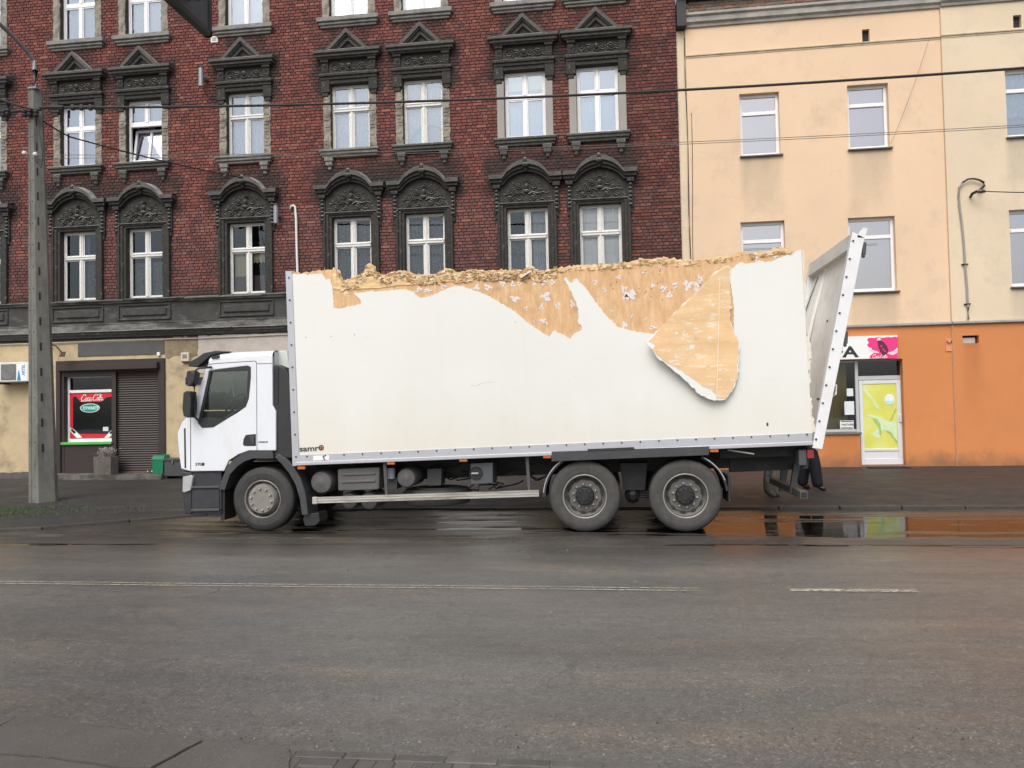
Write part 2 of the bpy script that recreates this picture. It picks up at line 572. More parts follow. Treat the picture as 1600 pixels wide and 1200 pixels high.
# worn lane line
k = NT('worn_road_paint')
co = k.coords()
w1 = k.ramp(k.noise(30, 4, .75, stretch=(.8, 1.0, 1)), [(.42, 0.0), (.52, 1.0)])
w2 = k.ramp(k.noise(2.2, 4, .6, stretch=(.5, 1, 1)), [(.30, .45), (.55, 1.0)])
fac = k.math('MULTIPLY', w1, w2)
d = k.pbsdf(k.ramp(k.noise(30, 3, .6, co), [(.3, (.34, .31, .25)), (.7, (.54, .50, .41))]), .6)
tr = k.n('ShaderNodeBsdfTransparent'); mx = k.n('ShaderNodeMixShader')
k.l(fac, mx.inputs[0]); k.l(tr.outputs[0], mx.inputs[1]); k.l(d.outputs[0], mx.inputs[2])
PAINT = k.done(mx)
def strip(pts, w, name):
    b = MB()
    n = 1
    for (x0, y0), (x1, y1) in zip(pts, pts[1:]):
        m = max(1, int((x1 - x0) / .3))
        for i in range(m):
            xa, xb = x0 + (x1 - x0) * i / m, x0 + (x1 - x0) * (i + 1) / m
            ya, yb = y0 + (y1 - y0) * i / m, y0 + (y1 - y0) * (i + 1) / m
            b.add([(xa, ya, roadz(xa, ya) + .006), (xb, yb, roadz(xb, yb) + .006), (xb, yb + w, roadz(xb, yb + w) + .006), (xa, ya + w, roadz(xa, ya + w) + .006)], [(0, 1, 2, 3)])
    b.build(name, PAINT, road, fix=False)
strip([(-12, 7.81), (.80, 7.81)], .035, 'lane_line')
strip([(-12, 7.91), (.80, 7.91)], .03, 'lane_line')
strip([(1.62, 7.83), (2.78, 7.83)], .11, 'lane_line')
strip([(4.6, 7.83), (8.0, 7.83)], .11, 'lane_line')

# the near pavement edge: cracked old slabs and a few block pavers
near = MB().add([(-9, -2, -.003), (-9, 4.6, -.003), (9, 4.6, -.003), (9, -2, -.003)], [(0, 3, 2, 1)]).build('near_pavement', ASPHALT, fix=False)
near.location.z = -.06
tag(near, 'cracked old pavement edge nearest the viewer', kind='structure')
k = NT('old_terrazzo_slab')
co = k.coords()
base = k.ramp(k.noise(2.2, 6, .65, co), [(.3, (.092, .082, .071)), (.7, (.125, .112, .098))])
vo = k.n('ShaderNodeTexVoronoi'); vo.inputs['Scale'].default_value = 75; k.l(co, vo.inputs['Vector'])
peb = k.ramp(vo.outputs['Distance'], [(.12, 1.0), (.34, 0.0)])
pk = k.math('MULTIPLY', peb, k.ramp(k.noise(31, 3, .6, co), [(.48, 0.0), (.62, .8)]))
base = k.mix(pk, base, (.30, .27, .24))
base = k.mix(k.ramp(k.noise(150, 2, .6, co), [(.33, .5), (.45, 0.0)]), base, (.035, .032, .03))
SLAB = k.done(k.pbsdf(base, .55, spec=.4, bump=k.math('ADD', pk, k.noise(90, 3, .6, co)), bstr=.6, bdist=.005))
def gz(pts, z=.012): return [(p.x, p.y) for p in (G(a, c, z) for a, c in pts)]
for i, sp in enumerate([
    [(-70, 1113), (0, 1117), (25, 1120.5), (0, 1133), (-70, 1160)],
    [(28, 1120.5), (45, 1119), (95, 1124), (120, 1131), (170, 1138), (240, 1147), (316, 1157), (236, 1199), (190, 1199), (150, 1193), (85, 1184), (55, 1181), (20, 1179), (-80, 1176), (-80, 1164), (0, 1135.5)],
    [(-80, 1178), (20, 1181), (55, 1183), (85, 1186.5), (150, 1195.5), (188, 1202), (186, 1290), (-120, 1290)],
    [(320, 1159), (390, 1163), (452, 1168), (448, 1290), (192, 1290), (240, 1202)]]):
    q = jag(gz(sp), .004, .06, i)
    MB().flatpoly(q, -.05, .012 + .004 * (i % 2)).build('slab', SLAB, near)
PV = [M('block_paver_%d' % i, c, .6, .22, 9, bump=.4, bscale=70, dirt=(.05, .045, .04), damt=.6, dscale=3) for i, c in enumerate([(.10, .089, .078), (.12, .108, .096), (.088, .079, .07)])]
y = 4.06
for row, dp in enumerate((.085, .20, .20, .2)):
    x = -1.98 + .03 * row
    while x < .05:
        wd = .27 if row == 0 else rnd.choice((.1, .1, .2))
        parts = [(y - dp, y)] if wd == .1 or row == 0 else [(y - dp, y - dp / 2), (y - dp / 2, y)]
        for y0, y1 in parts:
            h = .004 + rnd.uniform(0, .007)
            MB().cham(x + .005, x + wd - .005, y0 + .005, y1 - .005, -.05, h, .005).build('paver', rnd.choice(PV), near)
        x += wd
    y -= dp

# loose grit by the kerb and along the near edge, and a thin patch of grass by the pole
b = MB()
for i in range(1500):
    if i % 3 == 0:
        x, y = rnd.uniform(-9, 8), rnd.gauss(13.35, .16)
    elif i % 3 == 1:
        x = rnd.uniform(-2.6, 2.6); y = 4.35 + rnd.gauss(0, .12) + .05 * x
    else:
        x, y = rnd.uniform(-6, 5), rnd.uniform(4, 10)
    r = abs(rnd.gauss(0, .004)) + .0025
    z = roadz(x, y)
    b.col = sc((.16, .145, .125), rnd.uniform(.2, 1.3))
    b.add([(x - r, y - r * .6, z - .001), (x + r, y - r * .5, z - .001), (x, y + r, z - .001), (x + r * .1, y, z + r * 1.1)], [(0, 1, 3), (1, 2, 3), (2, 0, 3)])
k = NT('grit'); at = k.n('ShaderNodeAttribute', attribute_name='Col')
GRIT = k.done(k.pbsdf(at.outputs['Color'], .8))
tag(b.build('grit', GRIT, fix=False), 'loose grit scattered on the asphalt', 'grit', kind='stuff')
b = MB()
for i in range(5200):
    u = rnd.random() ** .8
    a = rnd.uniform(0, 2 * math.pi)
    x = -11.3 + rnd.gauss(0, .95); y = 13.35 + rnd.gauss(0, .42) + .12 * (x + 11)
    if fbm(x * 1.7, y * 2.4, 2, 3) < -.08 or y < kerbY(x) + .2:
        continue
    h = rnd.uniform(.02, .075); w = rnd.uniform(.003, .006)
    z = pavz(x, y) - .004
    dx, dy = math.cos(a) * w, math.sin(a) * w
    lx, ly = rnd.gauss(0, .02), rnd.gauss(0, .02)
    b.col = (rnd.uniform(.045, .085), rnd.uniform(.075, .12), rnd.uniform(.025, .045))
    b.add([(x - dx, y - dy, z), (x + dx, y + dy, z), (x + lx, y + ly, z + h)], [(0, 1, 2)])
tag(b.build('grass', GRIT, fix=False), 'thin patch of short grass at the pole foot', 'grass', kind='stuff')
# ------------------------------------------------------------------ shared house materials
MORTAR = M('sooty_mortar', (.050, .037, .033), .9, .3, 5, bump=.4, bscale=50, dirt=(.03, .027, .025), damt=.8, dscale=.7)
k = NT('old_brick')
at = k.n('ShaderNodeAttribute', attribute_name='Col')
g = k.ramp(k.noise(55, 4, .7), [(.28, .62), (.6, 1.12)])
c = k.mix(1.0, at.outputs['Color'], g, 'MULTIPLY')
BRICK = k.done(k.pbsdf(c, .8, spec=.3, bump=k.noise(120, 3, .6), bstr=.4))
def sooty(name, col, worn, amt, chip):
    """soot-blackened stucco, upward faces painted paler for weathering and ledge highlights, with pale chips"""
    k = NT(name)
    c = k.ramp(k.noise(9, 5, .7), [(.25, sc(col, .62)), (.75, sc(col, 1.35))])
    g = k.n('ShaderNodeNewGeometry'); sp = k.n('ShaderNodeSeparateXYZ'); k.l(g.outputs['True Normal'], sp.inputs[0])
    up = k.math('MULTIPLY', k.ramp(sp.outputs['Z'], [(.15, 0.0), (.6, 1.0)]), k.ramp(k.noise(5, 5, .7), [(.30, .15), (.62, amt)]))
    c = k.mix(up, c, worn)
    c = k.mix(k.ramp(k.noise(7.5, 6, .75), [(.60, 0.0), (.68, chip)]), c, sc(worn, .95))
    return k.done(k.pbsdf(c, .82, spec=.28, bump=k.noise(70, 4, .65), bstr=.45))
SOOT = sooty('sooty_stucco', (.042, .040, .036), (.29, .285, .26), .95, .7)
SOOT_TOP = sooty('weathered_highlight_stucco', (.095, .092, .085), (.38, .372, .345), 1.0, .8)  # paler mouldings: weathering plus highlights painted into the colour
STUCCO_P = M('peeling_grey_plaster', (.29, .262, .22), .85, .2, 6, bump=.5, bscale=45, dirt=(.11, .095, .075), damt=.85, dscale=3.5, dlo=.45, dhi=.6)
STUCCO_S = M('smooth_grey_plaster', (.30, .285, .26), .8, .06, 4, dirt=(.2, .19, .17), damt=.5)
SILLG = M('grey_stone_sill', (.22, .21, .195), .8, .25, 6, bump=.4, bscale=50, dirt=(.07, .066, .06), damt=.8, dscale=4)
APRON = M('dark_apron_plaster', (.060, .059, .055), .85, .3, 4, spec=.3, bump=.4, bscale=50, dirt=(.20, .20, .19), damt=.6, dscale=2.6, dstretch=(1, 1, 2.5), dlo=.56, dhi=.72)
LEDGE = M('pale_weathered_ledge', (.19, .187, .175), .8, .3, 5, spec=.3, bump=.4, bscale=50, dirt=(.05, .048, .045), damt=.9, dscale=2.2, dstretch=(.6, 1, 3), dlo=.43, dhi=.58)
CREAM = M('stained_cream_plaster', (.50, .40, .245), .85, .12, 3, bump=.3, bscale=50, dirt=(.17, .135, .09), damt=.75, dscale=1.6, dlo=.52, dhi=.74)
PINKW = M('pinkish_white_plaster', (.48, .43, .385), .85, .10, 5, bump=.5, bscale=40, dirt=(.28, .24, .20), damt=.6, dscale=3)
GREYP = M('dark_grey_painted_band', (.088, .086, .083), .8, .12, 4, bump=.3)
PVC = M('white_plastic_frame', (.80, .80, .80), .35, .03, 4)
WOODW = M('old_white_window_paint', (.70, .69, .66), .55, .08, 12, bump=.2, bscale=80, dirt=(.36, .34, .30), damt=.6, dscale=9, dlo=.60, dhi=.74)
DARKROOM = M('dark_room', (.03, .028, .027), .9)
def glass(name, refl, tint=(.9, .93, .95), rough=.0, gcol=(.80, .90, 1.0)):
    k = NT(name)
    fr = k.n('ShaderNodeFresnel'); fr.inputs['IOR'].default_value = 1.5
    f = k.math('ADD', k.math('MULTIPLY', fr.outputs[0], 1.2), refl)
    gl = k.n('ShaderNodeBsdfGlossy'); gl.inputs['Roughness'].default_value = rough
    gl.inputs['Color'].default_value = tuple(gcol) + (1,)
    bp = k.n('ShaderNodeBump'); bp.inputs['Strength'].default_value = .05; bp.inputs['Distance'].default_value = .02
    k.l(k.noise(1.6, 2, .5), bp.inputs['Height']); k.l(bp.outputs[0], gl.inputs['Normal'])
    tr = k.n('ShaderNodeBsdfTransparent'); tr.inputs['Color'].default_value = tuple(tint) + (1,)
    mx = k.n('ShaderNodeMixShader')
    k.l(f, mx.inputs[0]); k.l(tr.outputs[0], mx.inputs[1]); k.l(gl.outputs[0], mx.inputs[2])
    return k.done(mx)
GLASS_OLD = glass('old_window_glass', .015)
GLASS_NEW = glass('double_glazing', .27)
GLASS_OLDB = glass('old_upper_glass', .20)
GLASS_YEL = glass('tinted_double_glazing', .36, (.55, .57, .6), 0.0, (.98, .97, 1.0))
def cloth(name, col, transp=.25, pat=0.0):
    k = NT(name)
    c = k.ramp(k.noise(3 if not pat else 14, 3, .5), [(.3, sc(col, .93 if not pat else .8)), (.7, sc(col, 1.04))])
    d = k.pbsdf(c, .9, spec=.1)
    tl = k.n('ShaderNodeBsdfTranslucent'); k.l(c, tl.inputs['Color'])
    m1 = k.n('ShaderNodeMixShader'); m1.inputs[0].default_value = .25
    k.l(d.outputs[0], m1.inputs[1]); k.l(tl.outputs[0], m1.inputs[2])
    tr = k.n('ShaderNodeBsdfTransparent'); m2 = k.n('ShaderNodeMixShader')
    if pat:
        k.l(k.ramp(k.noise(42, 3, .7), [(.42, transp * 1.7), (.62, transp * .4)]), m2.inputs[0])
    else:
        m2.inputs[0].default_value = transp
    k.l(m1.outputs[0], m2.inputs[1]); k.l(tr.outputs[0], m2.inputs[2])
    return k.done(m2)
LACE = cloth('white_lace', (.74, .77, .82), .22, 1)
LACE_D = cloth('dim_lace', (.34, .37, .38), .42, 1)
BLUEC = cloth('sky_tinted_blue_curtain', (.50, .66, .84), .06)  # the blue also paints in the sky reflected by the panes
PINKC = cloth('pink_curtain_and_reflection', (.66, .46, .56), .05)
LILAC = cloth('sky_tinted_lilac_curtain', (.48, .47, .60), .05)  # lilac tone puts the sky's reflection into the cloth colour
GREENB = cloth('pale_green_blind', (.66, .80, .56), .05)
YELB = cloth('yellow_blind', (.50, .45, .28), .0)
PURPC = cloth('purple_curtain', (.16, .11, .125), .0)
WHITEB = cloth('white_blind', (.84, .84, .82), .0)
GREYBL = cloth('sky_tinted_grey_blind', (.45, .44, .47), .0)  # grey-lilac colour stands in for overcast sky reflected in the glass

COLX = [-17.3, -14.45, -12.5, -9.6, -6.7, -4.75, -2.09, -.25]
XL, XR = -20.2, 1.73
ZA0, ZA1 = 4.98, 6.88
ZB0, ZB1 = 8.68, 10.40
ZC0, ZC1 = 12.18, 13.85
HW = .525

def wall_grid(b, x0, x1, z0, z1, y, openings, depth):
    """street wall with real openings (x0, x1, z0, z1) and their reveals"""
    X = sorted({x0, x1, *[v for o in openings for v in o[:2] if x0 < v < x1]})
    Z = sorted({z0, z1, *[v for o in openings for v in o[2:] if z0 < v < z1]})
    for xa, xb in zip(X, X[1:]):
        for za, zb in zip(Z, Z[1:]):
            mx_, mz_ = (xa + xb) / 2, (za + zb) / 2
            if any(o[0] < mx_ < o[1] and o[2] < mz_ < o[3] for o in openings):
                continue
            b.add([(xa, y, za), (xb, y, za), (xb, y, zb), (xa, y, zb)], [(0, 1, 2, 3)])
    for a, c, d, e in openings:
        yb = y + depth
        b.add([(a, y, d), (a, yb, d), (a, yb, e), (a, y, e)], [(0, 1, 2, 3)])
        b.add([(c, y, d), (c, y, e), (c, yb, e), (c, yb, d)], [(0, 1, 2, 3)])
        b.add([(a, y, e), (a, yb, e), (c, yb, e), (c, y, e)], [(0, 1, 2, 3)])
        b.add([(a, y, d), (c, y, d), (c, yb, d), (a, yb, d)], [(0, 1, 2, 3)])

# ------------------------------------------------------------------ the brick tenement
brick_house = thing('brick_tenement', 'sooty red brick tenement with ornate dark window hoods behind the lorry', 'building', ((XL + XR) / 2, F, 0))
ops = [(c - HW, c + HW, z0, z1) for c in COLX for z0, z1 in ((ZA0, ZA1), (ZB0, ZB1), (ZC0, ZC1))]
b = MB()
wall_grid(b, XL, XR, 3.86, 15.2, F + .012, ops, .32)
brick_wall = b.build('brick_wall', MORTAR, brick_house, fix=False)
# bricks: Gothic bond, every brick its own block
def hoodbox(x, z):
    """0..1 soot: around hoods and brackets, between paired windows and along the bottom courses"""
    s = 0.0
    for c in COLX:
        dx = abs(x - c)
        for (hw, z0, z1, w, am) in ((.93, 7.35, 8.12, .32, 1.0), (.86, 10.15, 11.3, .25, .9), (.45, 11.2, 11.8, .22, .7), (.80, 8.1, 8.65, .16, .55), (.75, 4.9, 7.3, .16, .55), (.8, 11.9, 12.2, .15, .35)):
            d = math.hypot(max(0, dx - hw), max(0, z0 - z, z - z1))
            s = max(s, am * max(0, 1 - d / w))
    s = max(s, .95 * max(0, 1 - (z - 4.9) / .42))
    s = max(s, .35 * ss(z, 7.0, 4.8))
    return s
blocked = []
for c in COLX:
    blocked += [(c - .70, c + .70, 4.9, 7.62), (c - .66, c + .66, 8.6, 11.05), (c - .66, c + .66, 12.05, 14.1)]
PALETTE = [(.185, .056, .044), (.160, .050, .042), (.225, .076, .054), (.125, .045, .042), (.095, .040, .040), (.26, .105, .075)]
def brick_col(x, z):
    n = fbm(x * .35, z * .45, 4.4, 3)
    wts = [3, 3, 1.6 - n, 2 + 2 * n, 1 + 2.5 * max(0, n), .9]
    c = rnd.choices(PALETTE, [max(.05, w) for w in wts])[0]
    c = tuple(v * .65 + m_ * .35 for v, m_ in zip(c, (.185, .062, .050)))
    c = sc(c, rnd.uniform(.82, 1.28))
    if z < 7.2:                               # rubbed, greyer brick on the lower storey
        g = rnd.uniform(.0, .22); c = tuple(v * (1 - g) + .16 * g for v in c)
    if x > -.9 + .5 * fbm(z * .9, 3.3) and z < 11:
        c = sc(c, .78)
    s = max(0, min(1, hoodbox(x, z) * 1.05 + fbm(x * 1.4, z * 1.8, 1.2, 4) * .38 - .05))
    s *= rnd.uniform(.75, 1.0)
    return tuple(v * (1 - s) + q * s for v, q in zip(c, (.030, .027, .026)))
rows = []
z = 4.93; row = 0
RH, JT = .083, .013
while z < 14.9:
    x = XL + .01 + (.0 if row % 2 == 0 else -.19); kk = row % 2
    while x < XR - .03:
        L = .12 if rnd.random() < .84 else .25
        kk += 1
        segs = [(max(x, XL), min(x + L, XR))]
        x += L + .016
        for (a, c, z0, z1) in blocked:
            if z + RH > z0 and z < z1:
                ns = []
                for (p, q) in segs:
                    if q <= a or p >= c: ns.append((p, q))
                    else:
                        if p < a: ns.append((p, a))
                        if q > c: ns.append((c, q))
                segs = ns
        for p, q in segs:
            if q - p > .03:
                rows.append((p, q, z))
    z += RH; row += 1
def brick_geo(b, p, q, z, y):
    pr = rnd.uniform(-.004, .006)
    y0 = y - .004 - pr; e = .004
    zt = z + RH - JT
    b.add([(p, y + .012, z), (q, y + .012, z), (q, y + .012, zt), (p, y + .012, zt), (p + e, y0, z + e), (q - e, y0, z + e), (q - e, y0, zt - e), (p + e, y0, zt - e)],
          [(4, 5, 6, 7), (0, 1, 5, 4), (1, 2, 6, 5), (2, 3, 7, 6), (3, 0, 4, 7)])
# the nearest full bricks, right end of the front, are separate pieces; the rest is one mesh
full = [r for r in rows if abs(r[1] - r[0] - .25) < .004]
full.sort(key=lambda r: (abs(r[0] - .9) > .55 or not (6.6 < r[2] < 11.8), -r[0]))
single = set(full[:300])
b = MB()
shared = {}
for r in rows:
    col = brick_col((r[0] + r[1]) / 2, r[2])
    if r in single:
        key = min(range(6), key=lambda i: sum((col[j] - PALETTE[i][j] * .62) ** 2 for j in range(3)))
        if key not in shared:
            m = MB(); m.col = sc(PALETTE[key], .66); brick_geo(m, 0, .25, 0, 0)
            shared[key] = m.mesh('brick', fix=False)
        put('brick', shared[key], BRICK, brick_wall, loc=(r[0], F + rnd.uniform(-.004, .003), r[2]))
    else:
        b.col = col
        brick_geo(b, r[0], r[1], r[2], F)
b.build('brickwork', BRICK, brick_wall, fix=False, kind='stuff')
# body behind the front
b = MB()
b.add([(XL, F + .02, 0), (XL, F + 11, 0), (XL, F + 11, 15.2), (XL, F + .02, 15.2)], [(0, 1, 2, 3)])
b.add([(XR, F + .012, 0), (XR, F + 11, 0), (XR, F + 11, 15.2), (XR, F + .012, 15.2)], [(3, 2, 1, 0)])
b.add([(XL, F + 11, 0), (XR, F + 11, 0), (XR, F + 11, 15.2), (XL, F + 11, 15.2)], [(3, 2, 1, 0)])
b.build('side_wall', M('plain_old_brick', (.15, .05, .04), .85, .3, 12), brick_house, fix=False)
b = MB(); b.box(XL - .2, XR, F - .35, F + 11.2, 15.2, 15.5); b.box(XL - .2, XR, F - .2, F + .01, 14.95, 15.2)
b.build('roof', M('roof_felt', (.05, .05, .052), .8), brick_house)
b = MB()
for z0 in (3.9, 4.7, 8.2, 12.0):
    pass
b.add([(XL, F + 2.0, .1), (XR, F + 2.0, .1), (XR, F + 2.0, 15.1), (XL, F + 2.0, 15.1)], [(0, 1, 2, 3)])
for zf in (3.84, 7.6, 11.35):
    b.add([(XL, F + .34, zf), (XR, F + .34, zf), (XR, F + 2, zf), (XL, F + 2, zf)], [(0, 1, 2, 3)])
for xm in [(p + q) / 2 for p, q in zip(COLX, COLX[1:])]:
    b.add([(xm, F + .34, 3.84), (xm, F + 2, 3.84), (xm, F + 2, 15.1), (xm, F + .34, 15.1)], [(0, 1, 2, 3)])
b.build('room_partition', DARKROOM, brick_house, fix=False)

# --- ornament prototypes, x from the window axis, y from the wall plane, z in storey height
def bar(b, x0, x1, z0, z1, proud, back=.02): b.cham(x0, x1, -proud, back, z0, z1, min(.012, proud * .3, (z1 - z0) * .3, (x1 - x0) * .3))
def spiral(b, cx, cz, r, turns, dirn, y, th=.014, a0=0.0):
    pts = []; rad = []
    n = int(14 * turns)
    for i in range(n + 1):
        t = i / n
        a = a0 + dirn * 2 * math.pi * turns * t
        q = r * (1 - .85 * t)
        pts.append((cx + q * math.cos(a), y, cz + q * math.sin(a))); rad.append(th * (1 - .35 * t))
    b.tube(pts, rad, 5, False)
    b.ball((pts[-1][0], y, pts[-1][2]), th * 1.5, seg=6, rings=4)
def leaf(b, x0, z0, x1, z1, w, y):
    dx, dz = x1 - x0, z1 - z0; L = math.hypot(dx, dz); nx_, nz_ = -dz / L * w, dx / L * w
    m = (x0 + dx * .45, z0 + dz * .45)
    b.add([(x0, y + .02, z0), (m[0] + nx_, y + .02, m[1] + nz_), (x1, y + .02, z1), (m[0] - nx_, y + .02, m[1] - nz_), (m[0], y - .022, m[1])], [(0, 1, 4), (1, 2, 4), (2, 3, 4), (3, 0, 4)])
# triangular hood (second floor)
hb = MB()
for s_ in (-1, 1):                              # moulded architrave with dropped ears
    a, c = sorted((s_ * .53, s_ * .77)); bar(hb, a, c, 10.18, 10.50, .07)
    a, c = sorted((s_ * .57, s_ * .74)); bar(hb, a, c, 10.08, 10.2, .05)
bar(hb, -.80, .80, 10.58, 10.66, .13); bar(hb, -.77, .77, 10.50, 10.58, .09); bar(hb, -.56, .56, 10.40, 10.50, .05)
bar(hb, -.70, .70, 10.66, 11.02, .045)          # frieze
for s_ in (-1, 1):
    a, c = sorted((s_ * .55, s_ * .73)); bar(hb, a, c, 10.66, 11.02, .10)
    bar(hb, min(a, c) - .02, max(a, c) + .02, 10.95, 11.03, .14)
    for i in range(4):
        xx = a + .03 + i * .04
        hb.cham(xx - .012, xx + .012, -.115, -.09, 10.69, 10.78, .004)
    spiral(hb, (a + c) / 2, 10.87, .05, 1.3, s_, -.105, .012)
bar(hb, -.80, .80, 11.02, 11.07, .16)
for i in range(-1, 2):                          # scrolls of the frieze
    spiral(hb, i * .36 - .0, 10.84, .12, 1.6, 1 if i < 0 else -1, -.055, .02, .5)
    spiral(hb, i * .36 + .17, 10.82, .085, 1.3, -1 if i < 0 else 1, -.055, .017, 2.2)
    for a in range(6):
        t = a * 1.05 + i
        leaf(hb, i * .33 + .06 * math.cos(t), 10.83 + .06 * math.sin(t), i * .33 + .16 * math.cos(t), 10.83 + .15 * math.sin(t), .028, -.05)
hb.ball((0, -.06, 10.85), .05, .04, .065)
hb.sheet([(-.36, 11.22), (.36, 11.22), (0, 11.56)], -.05, .02)
HOOD_B = hb.mesh('hood')
ht = MB()
bar(ht, -.90, .90, 11.14, 11.22, .27); bar(ht, -.86, .86, 11.07, 11.14, .21)
for s_ in (-1, 1):                               # sloping ledge pieces beside the gable
    ht.add([(s_ * .50, .02, 11.22), (s_ * .90, .02, 11.22), (s_ * .90, -.27, 11.22), (s_ * .50, -.27, 11.22), (s_ * .50, .02, 11.30), (s_ * .90, .02, 11.30)],
           [(3, 2, 5, 4), (2, 1, 5), (0, 3, 4)])
def rake(z_out, x_out, wd, pr):                  # the two raking mouldings of the gable
    for s_ in (-1, 1):
        L = math.hypot(x_out, z_out - 11.22); nx_, nz_ = -(z_out - 11.22) / L * wd, -x_out / L * wd
        k_ = wd * L / x_out
        k2 = wd * L / (z_out - 11.22)
        p = [(s_ * x_out, 11.22), (0, z_out), (0, z_out - k_), (s_ * (x_out - k2), 11.22)]
        ht.sheet(p, -pr, .02)
rake(11.77, .58, .085, .25); rake(11.655, .465, .035, .20)
rake(11.60, .41, .075, .13)
ht.cham(-.27, .27, -.14, -.04, 11.225, 11.25, .006)
for t in (-1, 0, 1): leaf(ht, 0, 11.27, t * .09, 11.36 if t == 0 else 11.30, .03, -.055)
HOOD_B_TOP = ht.mesh('pediment')
# segmental hood (first floor)
ha = MB()
def arch(z_end, rise, halfw, flat, n=9):
    """line of the hood: flat ends, then a segmental arch"""
    pts = [(-flat, z_end), (-halfw, z_end)]
    for i in range(1, n):
        t = -1 + 2 * i / n
        pts.append((halfw * t, z_end + rise * (1 - t * t) ** .82))
    return pts + [(halfw, z_end), (flat, z_end)]
def arch_band(b, lo, hi, pr, back=.02):
    for (a, c), (d, e) in zip(zip(lo, lo[1:]), zip(hi, hi[1:])):
        b.sheet([a, c, e, d], -pr, back)
arch_band(ha, arch(7.50, .33, .62, .90), arch(7.58, .34, .60, .91), .20)
arch_band(ha, arch(7.44, .32, .60, .86), arch(7.50, .33, .62, .87), .14)
tp = [(-.70, 6.98), (.70, 6.98), (.70, 7.46)] + [p for p in arch(7.46, .32, .60, .70)[::-1][1:-1]] + [(-.70, 7.46)]
ha.sheet(tp, -.03, .02)
for s_ in (-1, 1):                               # console brackets with beads
    a, c = sorted((s_ * .69, s_ * .83))
    bar(ha, a, c, 6.72, 7.38, .07); bar(ha, a - .02, c + .02, 7.36, 7.45, .15); bar(ha, a + .02, c - .02, 6.6, 6.74, .05)
    for i in range(6):
        ha.ball(((a + c) / 2, -.085, 7.30 - i * .1), .045, .04, .042, 8, 5)
ha.ball((0, -.22, 8.0), .07, .07, .10); ha.ball((0, -.24, 7.9), .09, .06, .07); ha.ball((0, -.17, 7.82), .05, .05, .08)
# relief of the tympanum: a mask with a palmette, scrolls and leaves
ha.ball((0, -.05, 7.40), .055, .05, .075); ha.ball((0, -.055, 7.28), .075, .04, .05); ha.ball((0, -.06, 7.39), .012, .06, .02, 6, 4)
for t in range(7):
    a = R(20 + t * 23.3); leaf(ha, .03 * math.cos(a), 7.46 + .02 * math.sin(a), .15 * math.cos(a), 7.47 + .19 * math.sin(a), .024, -.04)
for s_ in (-1, 1):
    spiral(ha, s_ * .20, 7.42, .085, 1.4, s_, -.045, .018, R(200 if s_ > 0 else -20))
    spiral(ha, s_ * .17, 7.12, .085, 1.5, -s_, -.045, .018, R(90))
    spiral(ha, s_ * .42, 7.13, .09, 1.4, s_, -.045, .018, R(120 if s_ > 0 else 60))
    spiral(ha, s_ * .36, 7.29, .07, 1.2, -s_, -.045, .016, R(-40))
    ha.tube([(s_ * .05, -.045, 7.20), (s_ * .16, -.05, 7.25), (s_ * .28, -.05, 7.21), (s_ * .42, -.045, 7.24), (s_ * .56, -.04, 7.20)], [.022, .02, .018, .016, .01], 5)
    for (x0, z0, x1, z1) in ((.28, 7.44, .38, 7.52), (.30, 7.38, .42, 7.38), (.44, 7.25, .52, 7.36), (.50, 7.2, .63, 7.26), (.52, 7.12, .64, 7.10), (.40, 7.05, .50, 7.02), (.24, 7.04, .33, 7.03), (.12, 7.02, .04, 7.10), (.10, 7.5, .22, 7.56)):
        leaf(ha, s_ * x0, z0, s_ * x1, z1, .03, -.035)
HOOD_A = ha.mesh('hood')
hat = MB()
arch_band(hat, arch(7.58, .34, .60, .93), arch(7.68, .36, .58, .94), .26)
lo = arch(7.68, .36, .58, .94); hi = arch(7.76, .34, .56, .92)
for (a, c), (d, e) in zip(zip(lo, lo[1:]), zip(hi, hi[1:])):     # weathered sloping top
    hat.add([(a[0], -.26, a[1]), (c[0], -.26, c[1]), (e[0], .02, e[1]), (d[0], .02, d[1])], [(0, 1, 2, 3)])
HOOD_A_TOP = hat.mesh('hood_moulding')
sa = MB()                                         # stepped architrave round the first-floor windows
for s_ in (-1, 1):
    for i, (p, q, pr) in enumerate(((.525, .60, .03), (.60, .68, .06), (.68, .755, .09))):
        a, c = sorted((s_ * p, s_ * q)); bar(sa, a, c, 4.95, 6.90 + .03 * i, pr)
bar(sa, -.60, .60, 6.875, 6.93, .03); bar(sa, -.68, .68, 6.93, 6.965, .06); bar(sa, -.755, .755, 6.965, 7.0, .09)
SURR_A = sa.mesh('architrave')
def surround_b(dam, seed):
    rr = random.Random(seed); out = []
    for s_ in (-1, 1):
        b = MB()
        a, c = sorted((s_ * .528, s_ * .715))
        if dam:
            q = [(a, 8.60), (c, 8.60), (c, 10.12), (a, 10.12)]
            b.sheet(jag(q, .007, .06, seed + s_), -.02, .02)
            for i in range(16):
                z_ = 8.62 + i * .092
                if rr.random() < .6: b.cham(a + .02, c - rr.uniform(.0, .06), -.034, .0, z_, z_ + .07, .006)
        else:
            b.cham(a, c, -.03, .02, 8.60, 10.15, .006)
        out.append(b.mesh('surround'))
    return out
SURR_BS, SURR_BD = surround_b(0, 1), [surround_b(1, i * 5) for i in (2, 3, 4)]
